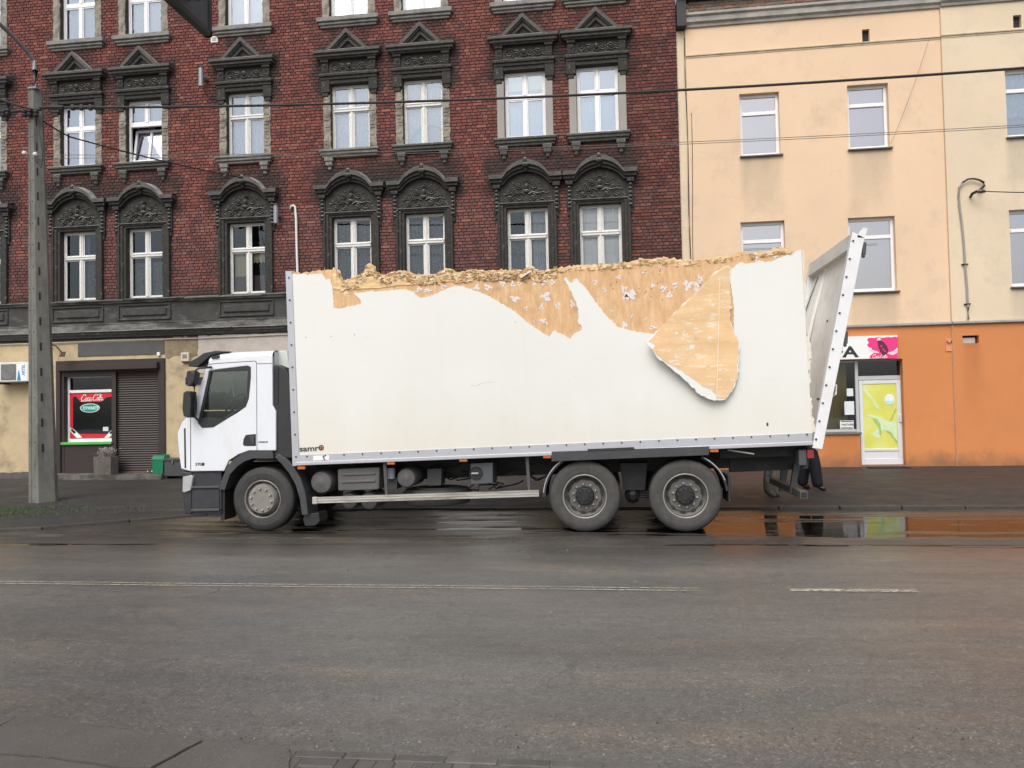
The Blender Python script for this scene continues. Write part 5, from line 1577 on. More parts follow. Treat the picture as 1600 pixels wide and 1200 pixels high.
for i in range(18):
    t = .05 + i * .052
    for u in (-.17, -.02):
        p = pole_pt(t, u, -.113 if u < -.1 else -.153); b.ball(p, .012, .006, .012, 6, 4)
b.build('bolt_holes', DK, pole, kind='stuff')
STEEL = M('galvanised_steel', (.26, .27, .29), .5, .1, 8, metal=.5)
top = Vector((pt_.x + .01, YPOLE, pt_.z))
arm = [top + Vector((0, 0, -.5)), P(54.5, 150, YPOLE), P(55, 110, YPOLE), P(52, 95, YPOLE), P(42, 80, YPOLE - .15), P(20, 57, YPOLE - .5), P(0, 38, YPOLE - .85), P(-40, 2, YPOLE - 1.5), P(-80, -25, YPOLE - 2.1)]
MB().tube(arm, [.06, .06, .055, .045, .04, .04, .04, .035, .035], 9).build('lamp_arm', STEEL, pole, smooth=True)
e_ = arm[-1]; b = MB(); b.ball((e_.x - .25, e_.y - .2, e_.z + .05), .38, .16, .09, 12, 7); b.build('lamp_head', STEEL, pole, smooth=True)
MB().cham(top.x - .10, top.x + .10, YPOLE - .10, YPOLE + .10, top.z - .02, top.z + .03, .01).build('cap', STEEL, pole)
c0 = P(2, 176, YPOLE - .12); c1 = P(64, 171, YPOLE - .12)
BLK = M('black_fitting', (.022, .021, .02), .6)
MB().tube([c0 + Vector((-.6, 0, .05)), c0, c1], .03, 6).build('cross_arm', BLK, pole)
for px in (5, 12, 38, 46, 56): c_ = P(px, 174 + (px % 3), YPOLE - .14); MB().lathe([(-.09, 0), (-.09, .045), (-.05, .06), (-.02, .04), (.01, .06), (.05, .035), (.07, 0)], tuple(c_), 'z', 9).build('insulator', BLK, pole)
for px, py in ((38, 239), (55, 241)): c_ = P(px, py, YPOLE - .12); MB().ball(c_, .05, .05, .045, 8, 5).build('insulator', M('white_porcelain', (.7, .7, .68), .3), pole)
MB().tube([P(60, 205, YPOLE - .12), P(65, 225, YPOLE - .14), P(67, 250, YPOLE - .14), P(64, 262, YPOLE - .15), P(55, 250, YPOLE - .15)], .01, 5).build('down_lead', BLK, pole)
def catenary(a, c, sag, n=26):
    a, c = Vector(a), Vector(c)
    return [a.lerp(c, i / n) - Vector((0, 0, sag * 4 * (i / n) * (1 - i / n))) for i in range(n + 1)]
def wire(name, pts, r, label, cat='cable', grp=None, mat=None):
    o = MB().tube(pts, r, 6).build(name, mat or BLK, smooth=True); return tag(o, label, cat, grp)
a, c = P(62, 168, YPOLE - .12), P(1680, 100, YPOLE - .12)
mid = P(800, 153, YPOLE - .12); t = (mid.x - a.x) / (c.x - a.x); sag = (a.lerp(c, t).z - mid.z) / (4 * t * (1 - t))
a2 = c + (c - a) * .3
wire('main_cable', catenary(a, c, sag, 40), .024, 'thick black cable stretched across both house fronts from the pole')
b = MB(); pp = catenary(a, c, sag, 400)
b.tube(pp[4:12], .045, 6); b.tube(pp[14:26], .04, 6); [b.ball(pp[i], .06, .05, .07, 8, 5) for i in (15, 19, 23)]
o = b.build('cable_joint', BLK); tag(o, 'lumpy black splice on the thick cable just right of the pole', 'cable joint')
wire('house_feed_cable', catenary(P(66, 188, YPOLE - .1), P(110, 214, YPOLE + .9), .02) + catenary(P(110, 214, YPOLE + .9), P(379, 278, F - .3), .05)[1:], .016, 'black service cable sloping from the pole to the arched window hood')
wire('left_cable', catenary(P(60, 173, YPOLE - .1), P(-60, 130, YPOLE - .6), .05), .022, 'black cable leaving the frame on the left from the pole top')
for dy, lab in ((0, 'upper of two thin wires crossing the fronts below the thick cable'), (3.2, 'lower of two thin wires crossing the fronts below the thick cable')):
    a, c = P(52, 242 + dy * 1.6, YPOLE - .12), P(1680, 190 + dy, YPOLE - .12); m_ = P(1070, 222 + dy, YPOLE - .12)
    t = (m_.x - a.x) / (c.x - a.x); wire('thin_wire', catenary(a, c, (a.lerp(c, t).z - m_.z) / (4 * t * (1 - t)), 40), .0055, lab, 'wire', 'thin wires', M('dark_grey_wire', (.12, .11, .10), .6))
wire('service_wire', catenary(P(1540, 299, CY - .28), P(1700, 300, CY - 1.5), .02), .012, 'black service wire leaving the wall anchor to the right')
wire('fine_wire', catenary(P(1392, 224, F - .06), P(1452, 60, F - .1), .1), .004, 'very fine slanting wire beside the upper right window of the peach house', 'wire', None, M('dark_grey_wire', (.12, .11, .10), .6))
# overhead road sign hanging over the near lane, seen from behind and below
cr_ = P(325.5, 57, 6.8)
sg = thing('overhead_road_sign', 'dark grey back of an overhead road sign cut by the top edge', 'sign', (cr_.x, cr_.y, cr_.z))
SGM = M('dark_sign_back', (.060, .062, .066), .55, .12, 5, metal=.2, dirt=(.10, .10, .10), damt=.5, dscale=4)
x0 = cr_.x
MB().cham(x0 - .02, x0 + .02, cr_.y - 2.6, cr_.y, cr_.z, cr_.z + 1.6, .006).build('board', SGM, sg)
for z_ in (.0, 1.56): MB().cham(x0 - .035, x0 + .035, cr_.y - 2.62, cr_.y + .01, cr_.z + z_ - .01, cr_.z + z_ + .045, .006).build('edge_rail', BLK, sg)
MB().cham(x0 - .035, x0 + .035, cr_.y - .03, cr_.y + .012, cr_.z - .01, cr_.z + 1.6, .006).build('edge_rail', BLK, sg)
for y_ in (-.62, -1.9): MB().cham(x0 + .02, x0 + .07, cr_.y + y_ - .03, cr_.y + y_ + .03, cr_.z + .12, cr_.z + 2.1, .006).build('stiffener', SGM, sg)
b = MB(); b.tube([(x0 + .06, cr_.y - .75, cr_.z + .21), (x0 + .1, cr_.y - .60, cr_.z + .17), (x0 + .12, cr_.y - .45, cr_.z + .14), (x0 + .1, cr_.y - .34, cr_.z + .16)], [.03, .05, .04, .015], 6); b.tube([(x0 + .1, cr_.y - .6, cr_.z + .17), (x0 + .12, cr_.y - .52, cr_.z + .06)], .02, 5)
b.build('clamp', BLK, sg)
MB().tube([(x0 + .1, cr_.y - .3, cr_.z + 2.05), (x0 + .1, 1.2, cr_.z + 2.05)], .09, 10).build('gantry_arm', STEEL, sg, smooth=True)
MB().tube([(x0 + .1, 1.2, -.05), (x0 + .1, 1.2, cr_.z + 2.2)], [.14, .11], 12).build('gantry_post', STEEL, sg, smooth=True)
# ------------------------------------------------------------------ the lorry
lorry = thing('box_lorry', 'white three-axle box lorry with torn plywood box parked at the kerb', 'truck', (-1.6, T + 1.2, 0))
WHITE = M('cab_white_paint', (.72, .745, .78), .28, .02, 3, spec=.5, dirt=(.42, .41, .38), damt=.22, dscale=2.4, dstretch=(1.5, 1, .5), dlo=.48, dhi=.75)
k = NT('box_white_skin')                            # white laminate, dirtier towards the foot of the wall
co = k.coords(); sep = k.n('ShaderNodeSeparateXYZ'); k.l(co, sep.inputs[0])
c = k.ramp(k.noise(.9, 4, .5), [(.3, (.705, .71, .67)), (.7, (.73, .735, .695))])
lowd = k.ramp(k.math('ADD', k.math('MULTIPLY', k.math('SUBTRACT', sep.outputs['Z'], 1.1), .55), k.math('MULTIPLY', k.math('SUBTRACT', k.noise(.9, 5, .65, stretch=(1.5, 1, .35)), .5), .9)), [(.0, .62), (.55, 0.0)])
c = k.mix(lowd, c, (.68, .63, .535))
run = k.ramp(k.noise(2.2, 6, .65, stretch=(6, 1, .25)), [(.54, 0.0), (.78, .14)])
scuf = k.ramp(k.noise(2.0, 6, .7, stretch=(.6, 1, 2.5)), [(.60, 0.0), (.75, .25)])
c = k.mix(scuf, c, (.60, .585, .55))
c = k.mix(run, c, (.62, .585, .52))
spot = k.ramp(k.noise(7, 5, .7), [(.74, 0.0), (.78, .6)])
c = k.mix(spot, c, (.45, .40, .34))
SKIN = k.done(k.pbsdf(c, .38, spec=.4, bump=k.noise(.8, 3, .5), bstr=.12, bdist=.05))
def plywood(name, a, d, stretch, k1=.8):
    k = NT(name)
    g = k.noise(7, 7, .72, stretch=stretch)
    c = k.ramp(g, [(.25, sc(a, .82)), (.45, a), (.62, d), (.8, sc(d, 1.1))])
    kn = k.ramp(k.noise(3.2, 4, .6), [(.60, 0.0), (.74, .6)])
    c = k.mix(kn, c, sc(a, .62))
    f2 = k.ramp(k.noise(26, 4, .7, stretch=(stretch[0] * 1.5, 1, stretch[2] * 1.5)), [(.62, 0.0), (.74, .5)])
    c = k.mix(f2, c, sc(a, .5))
    return k.done(k.pbsdf(c, .75, spec=.25, bump=k.noise(30, 5, .7, stretch=stretch), bstr=.35))
PLY = plywood('torn_plywood', (.62, .385, .20), (.72, .495, .29), (1.6, 1, .45))
PLYE = plywood('splintered_plywood', (.66, .44, .22), (.84, .65, .40), (.5, 1, 4.0))
PLYD = plywood('dark_torn_plywood', (.42, .24, .105), (.66, .45, .23), (.4, 1, 5.0))
k = NT('veneer_back')
c = k.ramp(k.noise(3.2, 6, .7, stretch=(.5, 1, 2.2)), [(.3, (.66, .43, .22)), (.7, (.76, .545, .32))])
v_ = k.ramp(k.noise(7.5, 7, .78, stretch=(.6, 1, 2.6)), [(.55, 0.0), (.59, .95)])
v2 = k.ramp(k.noise(2.1, 3, .5), [(.40, 0.0), (.52, 1.0)])
c = k.mix(k.math('MULTIPLY', k.math('MULTIPLY', v_, v2), .8), c, (.76, .71, .62))
v3 = k.ramp(k.noise(4.4, 4, .6), [(.66, 0.0), (.69, 1.0)])
c = k.mix(v3, c, (.76, .745, .71))
c = k.mix(k.ramp(k.noise(6.3, 5, .7), [(.685, 0.0), (.74, .6)]), c, (.33, .19, .12))
VENEER = k.done(k.pbsdf(c, .7, spec=.3, bump=k.noise(18, 5, .7), bstr=.3))
ALR = M('box_aluminium', (.46, .475, .51), .42, .06, 4, metal=.25, dirt=(.36, .34, .31), damt=.5, dscale=2)
WHF = M('white_door_frame', (.74, .745, .75), .35, .03, 4, dirt=(.5, .46, .4), damt=.35, dscale=3)
BLACKPL = M('black_plastic', (.022, .023, .025), .5, .2, 8)
DGREY = M('dark_grey_plastic', (.045, .048, .053), .55, .15, 8, dirt=(.10, .09, .08), damt=.5, dscale=5)
CHAS = M('chassis_black', (.014, .014, .015), .6, .2, 8, dirt=(.05, .045, .04), damt=.5, dscale=4)
CHASG = M('chassis_grey', (.075, .075, .078), .6, .2, 8, dirt=(.035, .032, .03), damt=.6, dscale=4)
RIVET = M('rivet_dark', (.05, .05, .055), .5)
AMBER = M('amber_lens', (.55, .13, .03), .3)
BW = 2.46                                            # box width
# ---- box floor frame and side
bx = MB()
fl = XZ([(464, 712), (1270, 676)], T)
zL, zR = P(464, 727, T).z, P(1269, 696, T).z
xLb, xRb = P(464, 727, T).x, P(1268, 694, T).x
bx.hexa([(xLb, T + .03, zL + .03), (xRb, T + .03, zR + .03), (xRb, T + .03, zR + .14), (xLb, T + .03, zL + .14), (xLb, T + BW - .03, zL + .03), (xRb, T + BW - .03, zR + .03), (xRb, T + BW - .03, zR + .14), (xLb, T + BW - .03, zL + .14)])
box = bx.build('box_body', M('box_floor', (.12, .10, .08), .8), lorry)
# lower rail
rl = XZ([(463, 711), (1269, 676), (1269.5, 690), (463, 722.5)], T)
b = MB(); b.sheet(rl, T - .012, T + .03); b.build('bottom_rail', ALR, box, bevel=.004)
rl2 = XZ([(463, 722), (1269.5, 689.5), (1270, 695.5), (463, 727.5)], T)
b = MB(); b.sheet(rl2, T - .025, T + .05); b.build('rail_lip', ALR, box, bevel=.008)
# front corner post
b = MB(); b.sheet(XZ([(446.5, 424), (456.5, 424), (468.5, 728), (457.5, 728)], T), T - .015, T + .05); b.build('corner_post', ALR, box, bevel=.004)
b = MB()
for i in range(9):
    t = (i + .12) / 8.3; p = P(451.8 + 11.6 * t, 430 + 290 * t, T); b.lathe([(-.026, 0), (-.026, .013), (-.014, .015)], (p.x, T, p.z), 'y', 8)
for i in range(28):
    t = (i + .35) / 27.6; p = P(470 + 798 * t, 713.5 - 35 * t, T); b.lathe([(-.022, 0), (-.022, .012), (-.011, .014)], (p.x, T, p.z), 'y', 8)
b.build('rivets', RIVET, box, kind='stuff')
# splintered plywood core: its top edge is what the bridge left
top_edge = [(1252, 391), (1246, 394), (1238, 393), (1229, 387.5), (1217, 388), (1206, 390), (1197, 393), (1188, 392.5), (1178, 396), (1166, 394), (1152, 395), (1141, 400), (1128, 401), (1112, 402), (1098, 403.5), (1086, 407.5), (1074, 406), (1058, 406.5), (1054, 402.5), (1044, 403), (1030, 404.5), (1012, 405), (996, 406), (986, 409), (972, 411), (955, 412.5), (938, 413), (914, 414), (908, 412.5), (896, 414), (884, 417.5), (868, 419), (858, 421), (846, 423), (836, 422), (835, 418.5), (822, 418.5), (818, 422), (800, 422.5), (786, 423), (770, 422.5), (757, 424), (746, 422.5), (736, 421), (722, 424), (714, 426.5), (706, 421), (700, 420), (692, 423), (684, 427), (672, 428.5), (660, 430), (646, 428), (634, 424), (622, 423), (612, 427), (604, 431), (594, 428.5), (588, 426), (586, 417), (580, 413), (572, 414), (570, 421), (566, 426), (560, 430), (553, 434), (545, 437), (536, 437.5), (533, 436), (531, 424), (524, 422), (520, 418), (514, 422), (507, 423), (506, 418.5), (488, 420), (484, 423), (478, 421), (470, 425), (462, 422), (458, 420), (452, 421)]
bottom = [(1268, 676), (464, 711.5), (453, 424)]
core = jag(XZ([(x, y + (8.5 if 870 < x < 1240 else 3)) for x, y in top_edge], T), .007, .035, 11, closed=False)
core = [XZ([(1268, 677)], T)[0]] + core + XZ([(453, 428), (464, 711.5)], T)
b = MB(); b.sheet(core[::-1], T + .006, T + .024); b.build('side_wall', PLY, box)
# ragged inner plies showing above the outer one
t2 = [(x, y - 1.0) for x, y in top_edge if 505 < x < 1246]
up = jag(XZ(t2, T), .010, .028, 5, closed=False)
lo_ = [(x, z_ - .20 - .05 * fbm(x * 3, 1.0)) for x, z_ in up][::-1]
b = MB(); b.sheet((up + lo_)[::-1], T + .026, T + .034); b.build('inner_ply', PLYE, box)
# proud splintered band along the left half and thin strips
sp_lo = [(520, 450), (527, 453), (545, 451), (560, 452), (580, 450), (600, 449), (630, 445), (660, 443), (690, 441), (720, 438), (744, 434), (770, 431), (800, 428), (836, 427)]
sp_up = [(836, 423.5), (800, 424), (760, 425.5), (720, 426), (705, 424), (690, 428), (650, 431), (625, 428), (605, 434), (587, 432), (560, 434.5), (540, 440), (531, 440), (524, 428), (520, 426)]
b = MB(); b.sheet(jag(XZ(sp_lo, T) + XZ(sp_up, T), .006, .03, 3), T - .004, T + .006); b.build('splintered_edge', PLYE, box)
b = MB(); sr = random.Random(5)
CHIP = [(.34, .20, .09), (.60, .40, .20), (.80, .63, .40), (.48, .29, .13), (.84, .70, .48), (.70, .50, .27)]
for i in range(900):                                 # splinters standing off the torn edge
    px = sr.uniform(525, 1236) if i % 4 == 0 else sr.uniform(525, 860); py = lerp_tab(sorted(top_edge), px) + sr.uniform(4, 17 if px < 850 else 9)
    p = P(px, py, T - .002); L = sr.uniform(.02, .08); a = sr.gauss(0, .5) if sr.random() < .7 else sr.uniform(0, 3.14)
    w = sr.uniform(.003, .016); q = Vector((math.cos(a) * L, -sr.uniform(.0, .035), math.sin(a) * L * .5 + .01))
    n_ = Vector((-math.sin(a), 0, math.cos(a))) * w
    b.col = sc(sr.choice(CHIP), sr.uniform(.75, 1.1))
    b.add([p - n_, p + n_, p + n_ * .3 + q, p - n_ * .3 + q, p + Vector((0, .008, 0))], [(0, 1, 2, 3), (0, 3, 4), (1, 4, 2)])
for i in range(230):                                 # blocky chips of the pale inner plies
    px = sr.uniform(868, 1236) if i < 60 else sr.uniform(545, 868); ty_ = lerp_tab(sorted(top_edge), px); py = ty_ + sr.uniform(-1.5, 8 if px > 868 else 14)
    w = sr.uniform(1.2, 4.5); h_ = sr.uniform(.5, 1.8); y_ = T - sr.uniform(.0095, .0115); b.col = sc(sr.choice(CHIP[2:5] if sr.random() < .75 else CHIP), sr.uniform(.85, 1.08))
    if py - h_ < ty_ - 3: h_ = 1.5
    b.sheet(jag(XZ([(px - w, py + h_), (px + w, py + h_ * sr.uniform(.6, 1.2)), (px + w * sr.uniform(.6, 1), py - h_), (px - w * sr.uniform(.6, 1), py - h_ * sr.uniform(.5, 1))], T), .004, .02, i), y_, T - .003)
k = NT('broken_plies'); at = k.n('ShaderNodeAttribute', attribute_name='Col')
c = k.mix(1.0, at.outputs['Color'], k.ramp(k.noise(34, 5, .7, stretch=(.6, 1, 3)), [(.3, .72), (.65, 1.1)]), 'MULTIPLY')
b.build('splinters', k.done(k.pbsdf(c, .8, spec=.2)), box, kind='stuff', fix=False)
for li, (off, y_) in enumerate(((6, .0070), (3, .0025))):
    for ri, (x0_, x1_) in enumerate(((528, 640), (600, 760), (700, 870))):
        n_ = 15; up_ = [(x0_ + (x1_ - x0_) * i / n_, lerp_tab(sorted(top_edge), x0_ + (x1_ - x0_) * i / n_) + off * (1.0 if x0_ < 860 else .55) - 2 * (li == 1)) for i in range(n_ + 1)]
        lo2 = [(a_, c_ + sr.uniform(1, 13) * (1 if x0_ < 860 else .45)) for a_, c_ in up_[::-1]]
        b = MB(); b.sheet(jag(XZ(up_ + lo2, T), .010, .03, 40 + li + 3 * ri), T - y_ - .0012 * (ri % 2), T + .0055); b.build('torn_ply', (PLYE, PLYD)[li] if x0_ < 860 else PLYE, box)
# small cross-battens left on the edge
for pl_ in ([(520.5, 420), (525.5, 420.5), (526.5, 451), (521.5, 451)], [(621, 425), (625, 425), (626.5, 441), (623.5, 441)]):
    b = MB(); b.sheet(XZ(pl_, T), T - .008, T + .004); b.build('batten', PLYE, box)
# the white outer skin and its torn edge
sk_top = [(456, 428), (466, 428.5), (478, 428), (481, 431), (484, 428.5), (502, 427.5), (507, 432), (509, 437), (516, 436), (519.5, 450), (520.5, 466), (522, 481.6), (531, 482.5), (545, 479), (557.5, 476), (564, 475), (564.5, 470), (561.6, 466.5), (555, 461), (554, 457.5), (568.5, 457), (579.5, 455), (596, 455), (612.5, 453.6), (629, 452), (640, 454), (648, 456), (649, 461), (654, 464), (665, 465), (684, 458), (698, 451), (711.5, 447), (725, 448), (742, 454), (761, 461), (777.5, 470.6), (799.5, 483), (819, 499.5), (838, 513.5), (859, 526.5), (862, 521), (866, 516), (871, 520), (877, 521.5), (884, 525), (891, 530), (895, 524), (899, 520), (908.6, 516), (909, 511), (908, 508), (904, 506), (902, 502), (904, 494), (903, 486), (901, 475), (896, 464), (892, 455), (888, 447), (884, 440), (881, 436), (885, 433), (889, 440), (893.5, 443), (897, 436), (902, 435), (905, 441), (910, 444.5), (921, 458), (935, 477.5), (948.5, 494), (965, 510.5), (979, 514.6), (998, 519), (1020, 521.5), (1060, 545), (1095, 560), (1128, 556), (1146, 530), (1147, 480), (1141, 440), (1139, 424), (1152, 413), (1158, 409.5), (1166, 412), (1179.5, 410), (1186, 406.5), (1195, 410), (1207, 408), (1222, 401), (1237, 395), (1252, 390)]
n_top = len(sk_top)
skin = jag(XZ(sk_top, T), .0045, .022, 21, closed=False) + XZ([(1268.5, 677), (464, 711.5)], T)
b = MB(); b.sheet(skin[::-1], T - .002, T + .006); b.build('outer_skin', SKIN, box)
# scraps of white skin still glued to the wood, with nails
b = MB(); nb = MB(); sr = random.Random(9)
scr = [(540, 459, 4, 4), (655, 452, 6, 5), (668, 454, 8, 4), (692, 448, 6, 5), (745, 449, 6, 6), (762, 449, 8, 6), (786, 443, 6, 5), (801, 444, 4, 6), (812, 443, 3, 4), (805, 467, 9, 6), (822, 482, 3, 5), (846, 480, 4, 6), (836, 440, 5, 7), (850, 441, 5, 6), (863, 441, 4, 6), (853, 463, 9, 9), (872, 478, 4, 6), (894, 475, 4, 7), (806, 503, 4, 4), (836, 502, 3, 3), (848, 501, 6, 4), (853, 505, 4, 3), (966, 433, 5, 4), (975, 451, 6, 6), (985, 460, 12, 8), (978, 465, 6, 5), (1020, 446, 4, 4), (1037, 451, 6, 6), (1046, 461, 5, 7), (1055, 445, 4, 6), (1075, 445, 9, 9), (1088, 447, 6, 10), (1094, 437, 5, 9), (976, 508, 6, 6), (1020, 512, 7, 4), (1010, 499, 3, 3), (986, 494, 3, 3), (956, 487, 3, 3), (945, 454, 3, 4), (1212, 402, 4, 4), (1181, 404, 4, 5), (930, 441, 4, 5), (1005, 427, 3, 3), (1031, 418, 3, 2)]
for (px, py, rx, ry) in scr:
    p = P(px, py, T); m = .0085; n_ = 20
    pts = []
    for i in range(n_):
        a = 2 * math.pi * i / n_; k_ = .8 + .28 * math.sin(a * 3 + px) + .22 * math.sin(a * 5 + py) + sr.uniform(-.12, .12); pts.append((p.x + rx * m * k_ * math.cos(a), p.z + ry * m * k_ * math.sin(a)))
    b.sheet(pts, T + .0015, T + .007)
    if sr.random() < .8: nb.lathe([(-.004, 0), (-.004, .007), (.004, .008)], (p.x + sr.uniform(-.01, .01), T + .002, p.z + sr.uniform(-.01, .01)), 'y', 7)
for i in range(26): p = P(sr.uniform(915, 1060), sr.uniform(416, 470), T); nb.lathe([(-.003, 0), (-.003, .008), (.004, .009)], (p.x, T + .006, p.z), 'y', 7)
b.build('skin_scraps', M('glue_residue', (.70, .655, .655), .7, .12, 20, dirt=(.66, .47, .30), damt=.7, dscale=14, dlo=.52, dhi=.62), box, kind='stuff'); nb.build('nails', RIVET, box, kind='stuff')
# loose curl of skin on the edge
b = MB(); b.add([P(812, 436, T - .01), P(826, 423, T - .05), P(832, 422.5, T - .04), P(824, 429, T - .01), P(819, 431, T - .07)], [(0, 4, 1), (4, 2, 1), (0, 3, 4), (4, 3, 2)]); b.build('skin_curl', SKIN, box, fix=False)
# the big torn flap folded outwards and down
flap = [(1126, 420), (1136, 415), (1141, 418), (1142, 455), (1141, 502), (1148, 519), (1155, 538), (1154.5, 565), (1153, 588), (1149, 601), (1144, 612), (1133, 624.6), (1116, 626), (1104, 622), (1091.5, 615), (1078, 602), (1064, 588), (1046, 573), (1028, 560), (1014.5, 541), (1010, 532.5), (1028, 516), (1042, 501), (1056, 486), (1072, 471), (1089, 455.5), (1101, 443), (1111, 431)]
def lift(px, py):
    """how far the flap stands off the wall: hinged on its upper right edge"""
    d = max(0.0, (1141 - px) / 130.0); e = max(0.0, (py - 470) / 155.0)
    return .016 + .12 * min(1, d) ** 1.3 + .075 * min(1, e) ** 1.2
def flap_mesh(poly, off, thick, nm, mat, par):
    from mathutils.geometry import delaunay_2d_cdt
    out = jag(poly, .7, 4, 31) if nm == 'flap' else jag(poly, .6, 5, 8)
    pts = [Vector(p) for p in out]; ne = len(pts)
    xs_ = np.arange(1008, 1160, 9.0); ys2 = np.arange(414, 630, 9.0)
    pts += [Vector((x, y)) for x in xs_ for y in ys2]
    r = delaunay_2d_cdt(pts, [(i, (i + 1) % ne) for i in range(ne)], [list(range(ne))], 1, 1e-4)
    V, Fc = r[0], r[2]
    fr = []; bk = []
    for v in V:
        l_ = lift(v.x, v.y); w = .012 * fbm(v.x * .03, v.y * .03, 2.0, 3)
        fr.append(P(v.x, v.y, T - l_ - off + w)); bk.append(P(v.x, v.y, T - l_ - off + w) + Vector((0, thick, 0)))
    b = MB(); n = len(V)
    edges = {}
    for f in Fc:
        for a, c in zip(f, list(f[1:]) + [f[0]]): edges[(a, c)] = edges.get((a, c), 0) + 1
    fs = [tuple(f) for f in Fc] + [tuple(n + i for i in f[::-1]) for f in Fc]
    for (a, c) in edges:
        if (c, a) not in edges: fs.append((a, n + a, n + c, c))
    b.add(fr + bk, fs)
    return b.build(nm, mat, par, smooth=True)
flap_o = flap_mesh(flap, 0, .005, 'flap', SKIN, box)
inner = [(1126.5, 421), (1136, 416.5), (1140.5, 419), (1141.5, 455), (1140.5, 503), (1147.3, 519.5), (1154, 538), (1153.6, 565), (1152, 588), (1143.5, 610.5), (1132.5, 623), (1122, 622), (1112, 609), (1098, 604), (1084, 592), (1070, 584), (1056, 573), (1043, 568), (1030, 557), (1019, 546), (1024, 540), (1013, 533), (1028.6, 516.6), (1042.6, 501.6), (1056.6, 486.6), (1072.6, 471.8), (1089.6, 456), (1101.5, 443.6), (1111.6, 431.6)]
flap_mesh(inner, .004, .003, 'torn_veneer', VENEER, box)
b = MB(); vs = []
for i in range(26):
    y_ = 432 + i * 7.6; x_ = 1125 - 5.0 * i / 25 
    for dx in (-.7, .7): vs.append(P(x_ + dx, y_, T - lift(x_, y_) - .016 + .012 * fbm(x_ * .03, y_ * .03, 2.0, 3)))
b.add(vs, [(2 * i, 2 * i + 1, 2 * i + 3, 2 * i + 2) for i in range(25)]); b.build('glue_seam', M('glue_white', (.76, .64, .46), .6), box, fix=False)
# ragged rear edge of the side wall, far wall, front wall
b = MB(); sr = random.Random(3)
ed = [P(1253 + 16 * i / 24, 391 + 285 * i / 24, T) for i in range(25)]
zz = np.arange(ed[0].z - .03, ed[-1].z, -.045); outl = []
for z_ in zz:
    t = (ed[0].z - z_) / (ed[0].z - ed[-1].z); outl.append((ed[0].x + (ed[-1].x - ed[0].x) * t + max(.001, .022 + .03 * fbm(z_ * 2.2, 7.7, 1.0, 3) + sr.gauss(0, .009)), z_ + sr.gauss(0, .012)))
outl = [(ed[0].x - .004, ed[0].z)] + outl + [(ed[-1].x - .004, ed[-1].z)]
b.sheet(outl, T + .002, T + .026)
b.build('ragged_edge', M('broken_laminate', (.70, .66, .56), .8, .2, 14, dirt=(.30, .22, .14), damt=.9, dscale=7, dlo=.55, dhi=.62), box)
zt0 = P(447, 425, T).z
fx = P(447, 425, T).x
fb = P(458.5, 728, T).x + .02; fx += .02
b = MB(); b.hexa([(fb, T + .03, zL + .05), (fb + .06, T + .03, zL + .05), (fx + .06, T + .03, zt0 - .02), (fx, T + .03, zt0 - .02), (fb, T + BW, zL + .05), (fb + .06, T + BW, zL + .05), (fx + .06, T + BW, zt0 - .1), (fx, T + BW, zt0 - .1)])
b.build('front_wall', SKIN, box)
fq = [(fx, zL + .1), (xRb, zR + .1), (xRb - .1, 3.55)] + jag([(xRb - .1, 3.55), (1.2, 3.4), (-.5, 3.62), (-2.5, 3.5), (fx, 3.6)], .02, .1, 2, closed=False)[1:]
b = MB(); b.sheet(fq, T + BW - .03, T + BW); b.build('far_wall', SKIN, box)
# logo and the small sticker on the rail
lg0, lg1 = P(468, 705.5, T), P(506.5, 703.8, T)
text('samr', .118, (lg0.x, T - .004, lg0.z), BLACKP, box, bold=.0024, xs=1.30, rot=math.atan2(lg1.z - lg0.z, lg1.x - lg0.x))
oc = P(502, 699.6, T); b = MB()
b.lathe([(0, .026), (-.003, .026), (-.003, .042), (0, .042)], (oc.x, T - .002, oc.z), 'y', 22); b.build('lettering_ring', BLACKP, box)
b = MB(); b.lathe([(-.003, 0), (-.003, .022), (0, .022)], (oc.x, T - .002, oc.z), 'y', 18); b.build('logo_disc', M('logo_red', (.42, .09, .09), .4), box)
b = MB(); b.sheet(ellipse(oc.x + .004, oc.z - .002, .006, .012, 10), T - .007, T - .004); b.build('logo_mark', BLACKP, box)
b = MB(); b.sheet(XZ([(490, 712.2), (515, 711), (515, 718.5), (490, 719.6)], T), T - .017, T - .011); b.build('sticker', WHITEP, box)
b = MB(); b.sheet(XZ([(504.5, 711.8), (508, 711.6), (507.2, 714), (509, 719), (507, 718.8), (505, 714.5)], T), T - .020, T - .017); b.build('sticker_mark', M('sticker_grey', (.15, .14, .14), .5), box)
# long scratch and small dents in the skin
b = MB(); ribbon(b, [(p.x, p.z) for p in (P(735, 602, T), P(745, 603, T), P(752, 599, T), P(762, 597.5, T), P(773, 597, T))], .006, T - .0035); b.build('scratch', M('scratch_grey', (.36, .36, .34), .6), box, fix=False)
b = MB()
for (px, py, r) in ((1199, 663, .028), (478, 527, .009), (518, 525.5, .009), (554, 523, .01), (622, 661, .006), (900, 588, .006)): p = P(px, py, T); b.ball((p.x, T - .002, p.z), r * .6, .006, r, 7, 5)
b.build('marks', RIVET, box, kind='stuff')

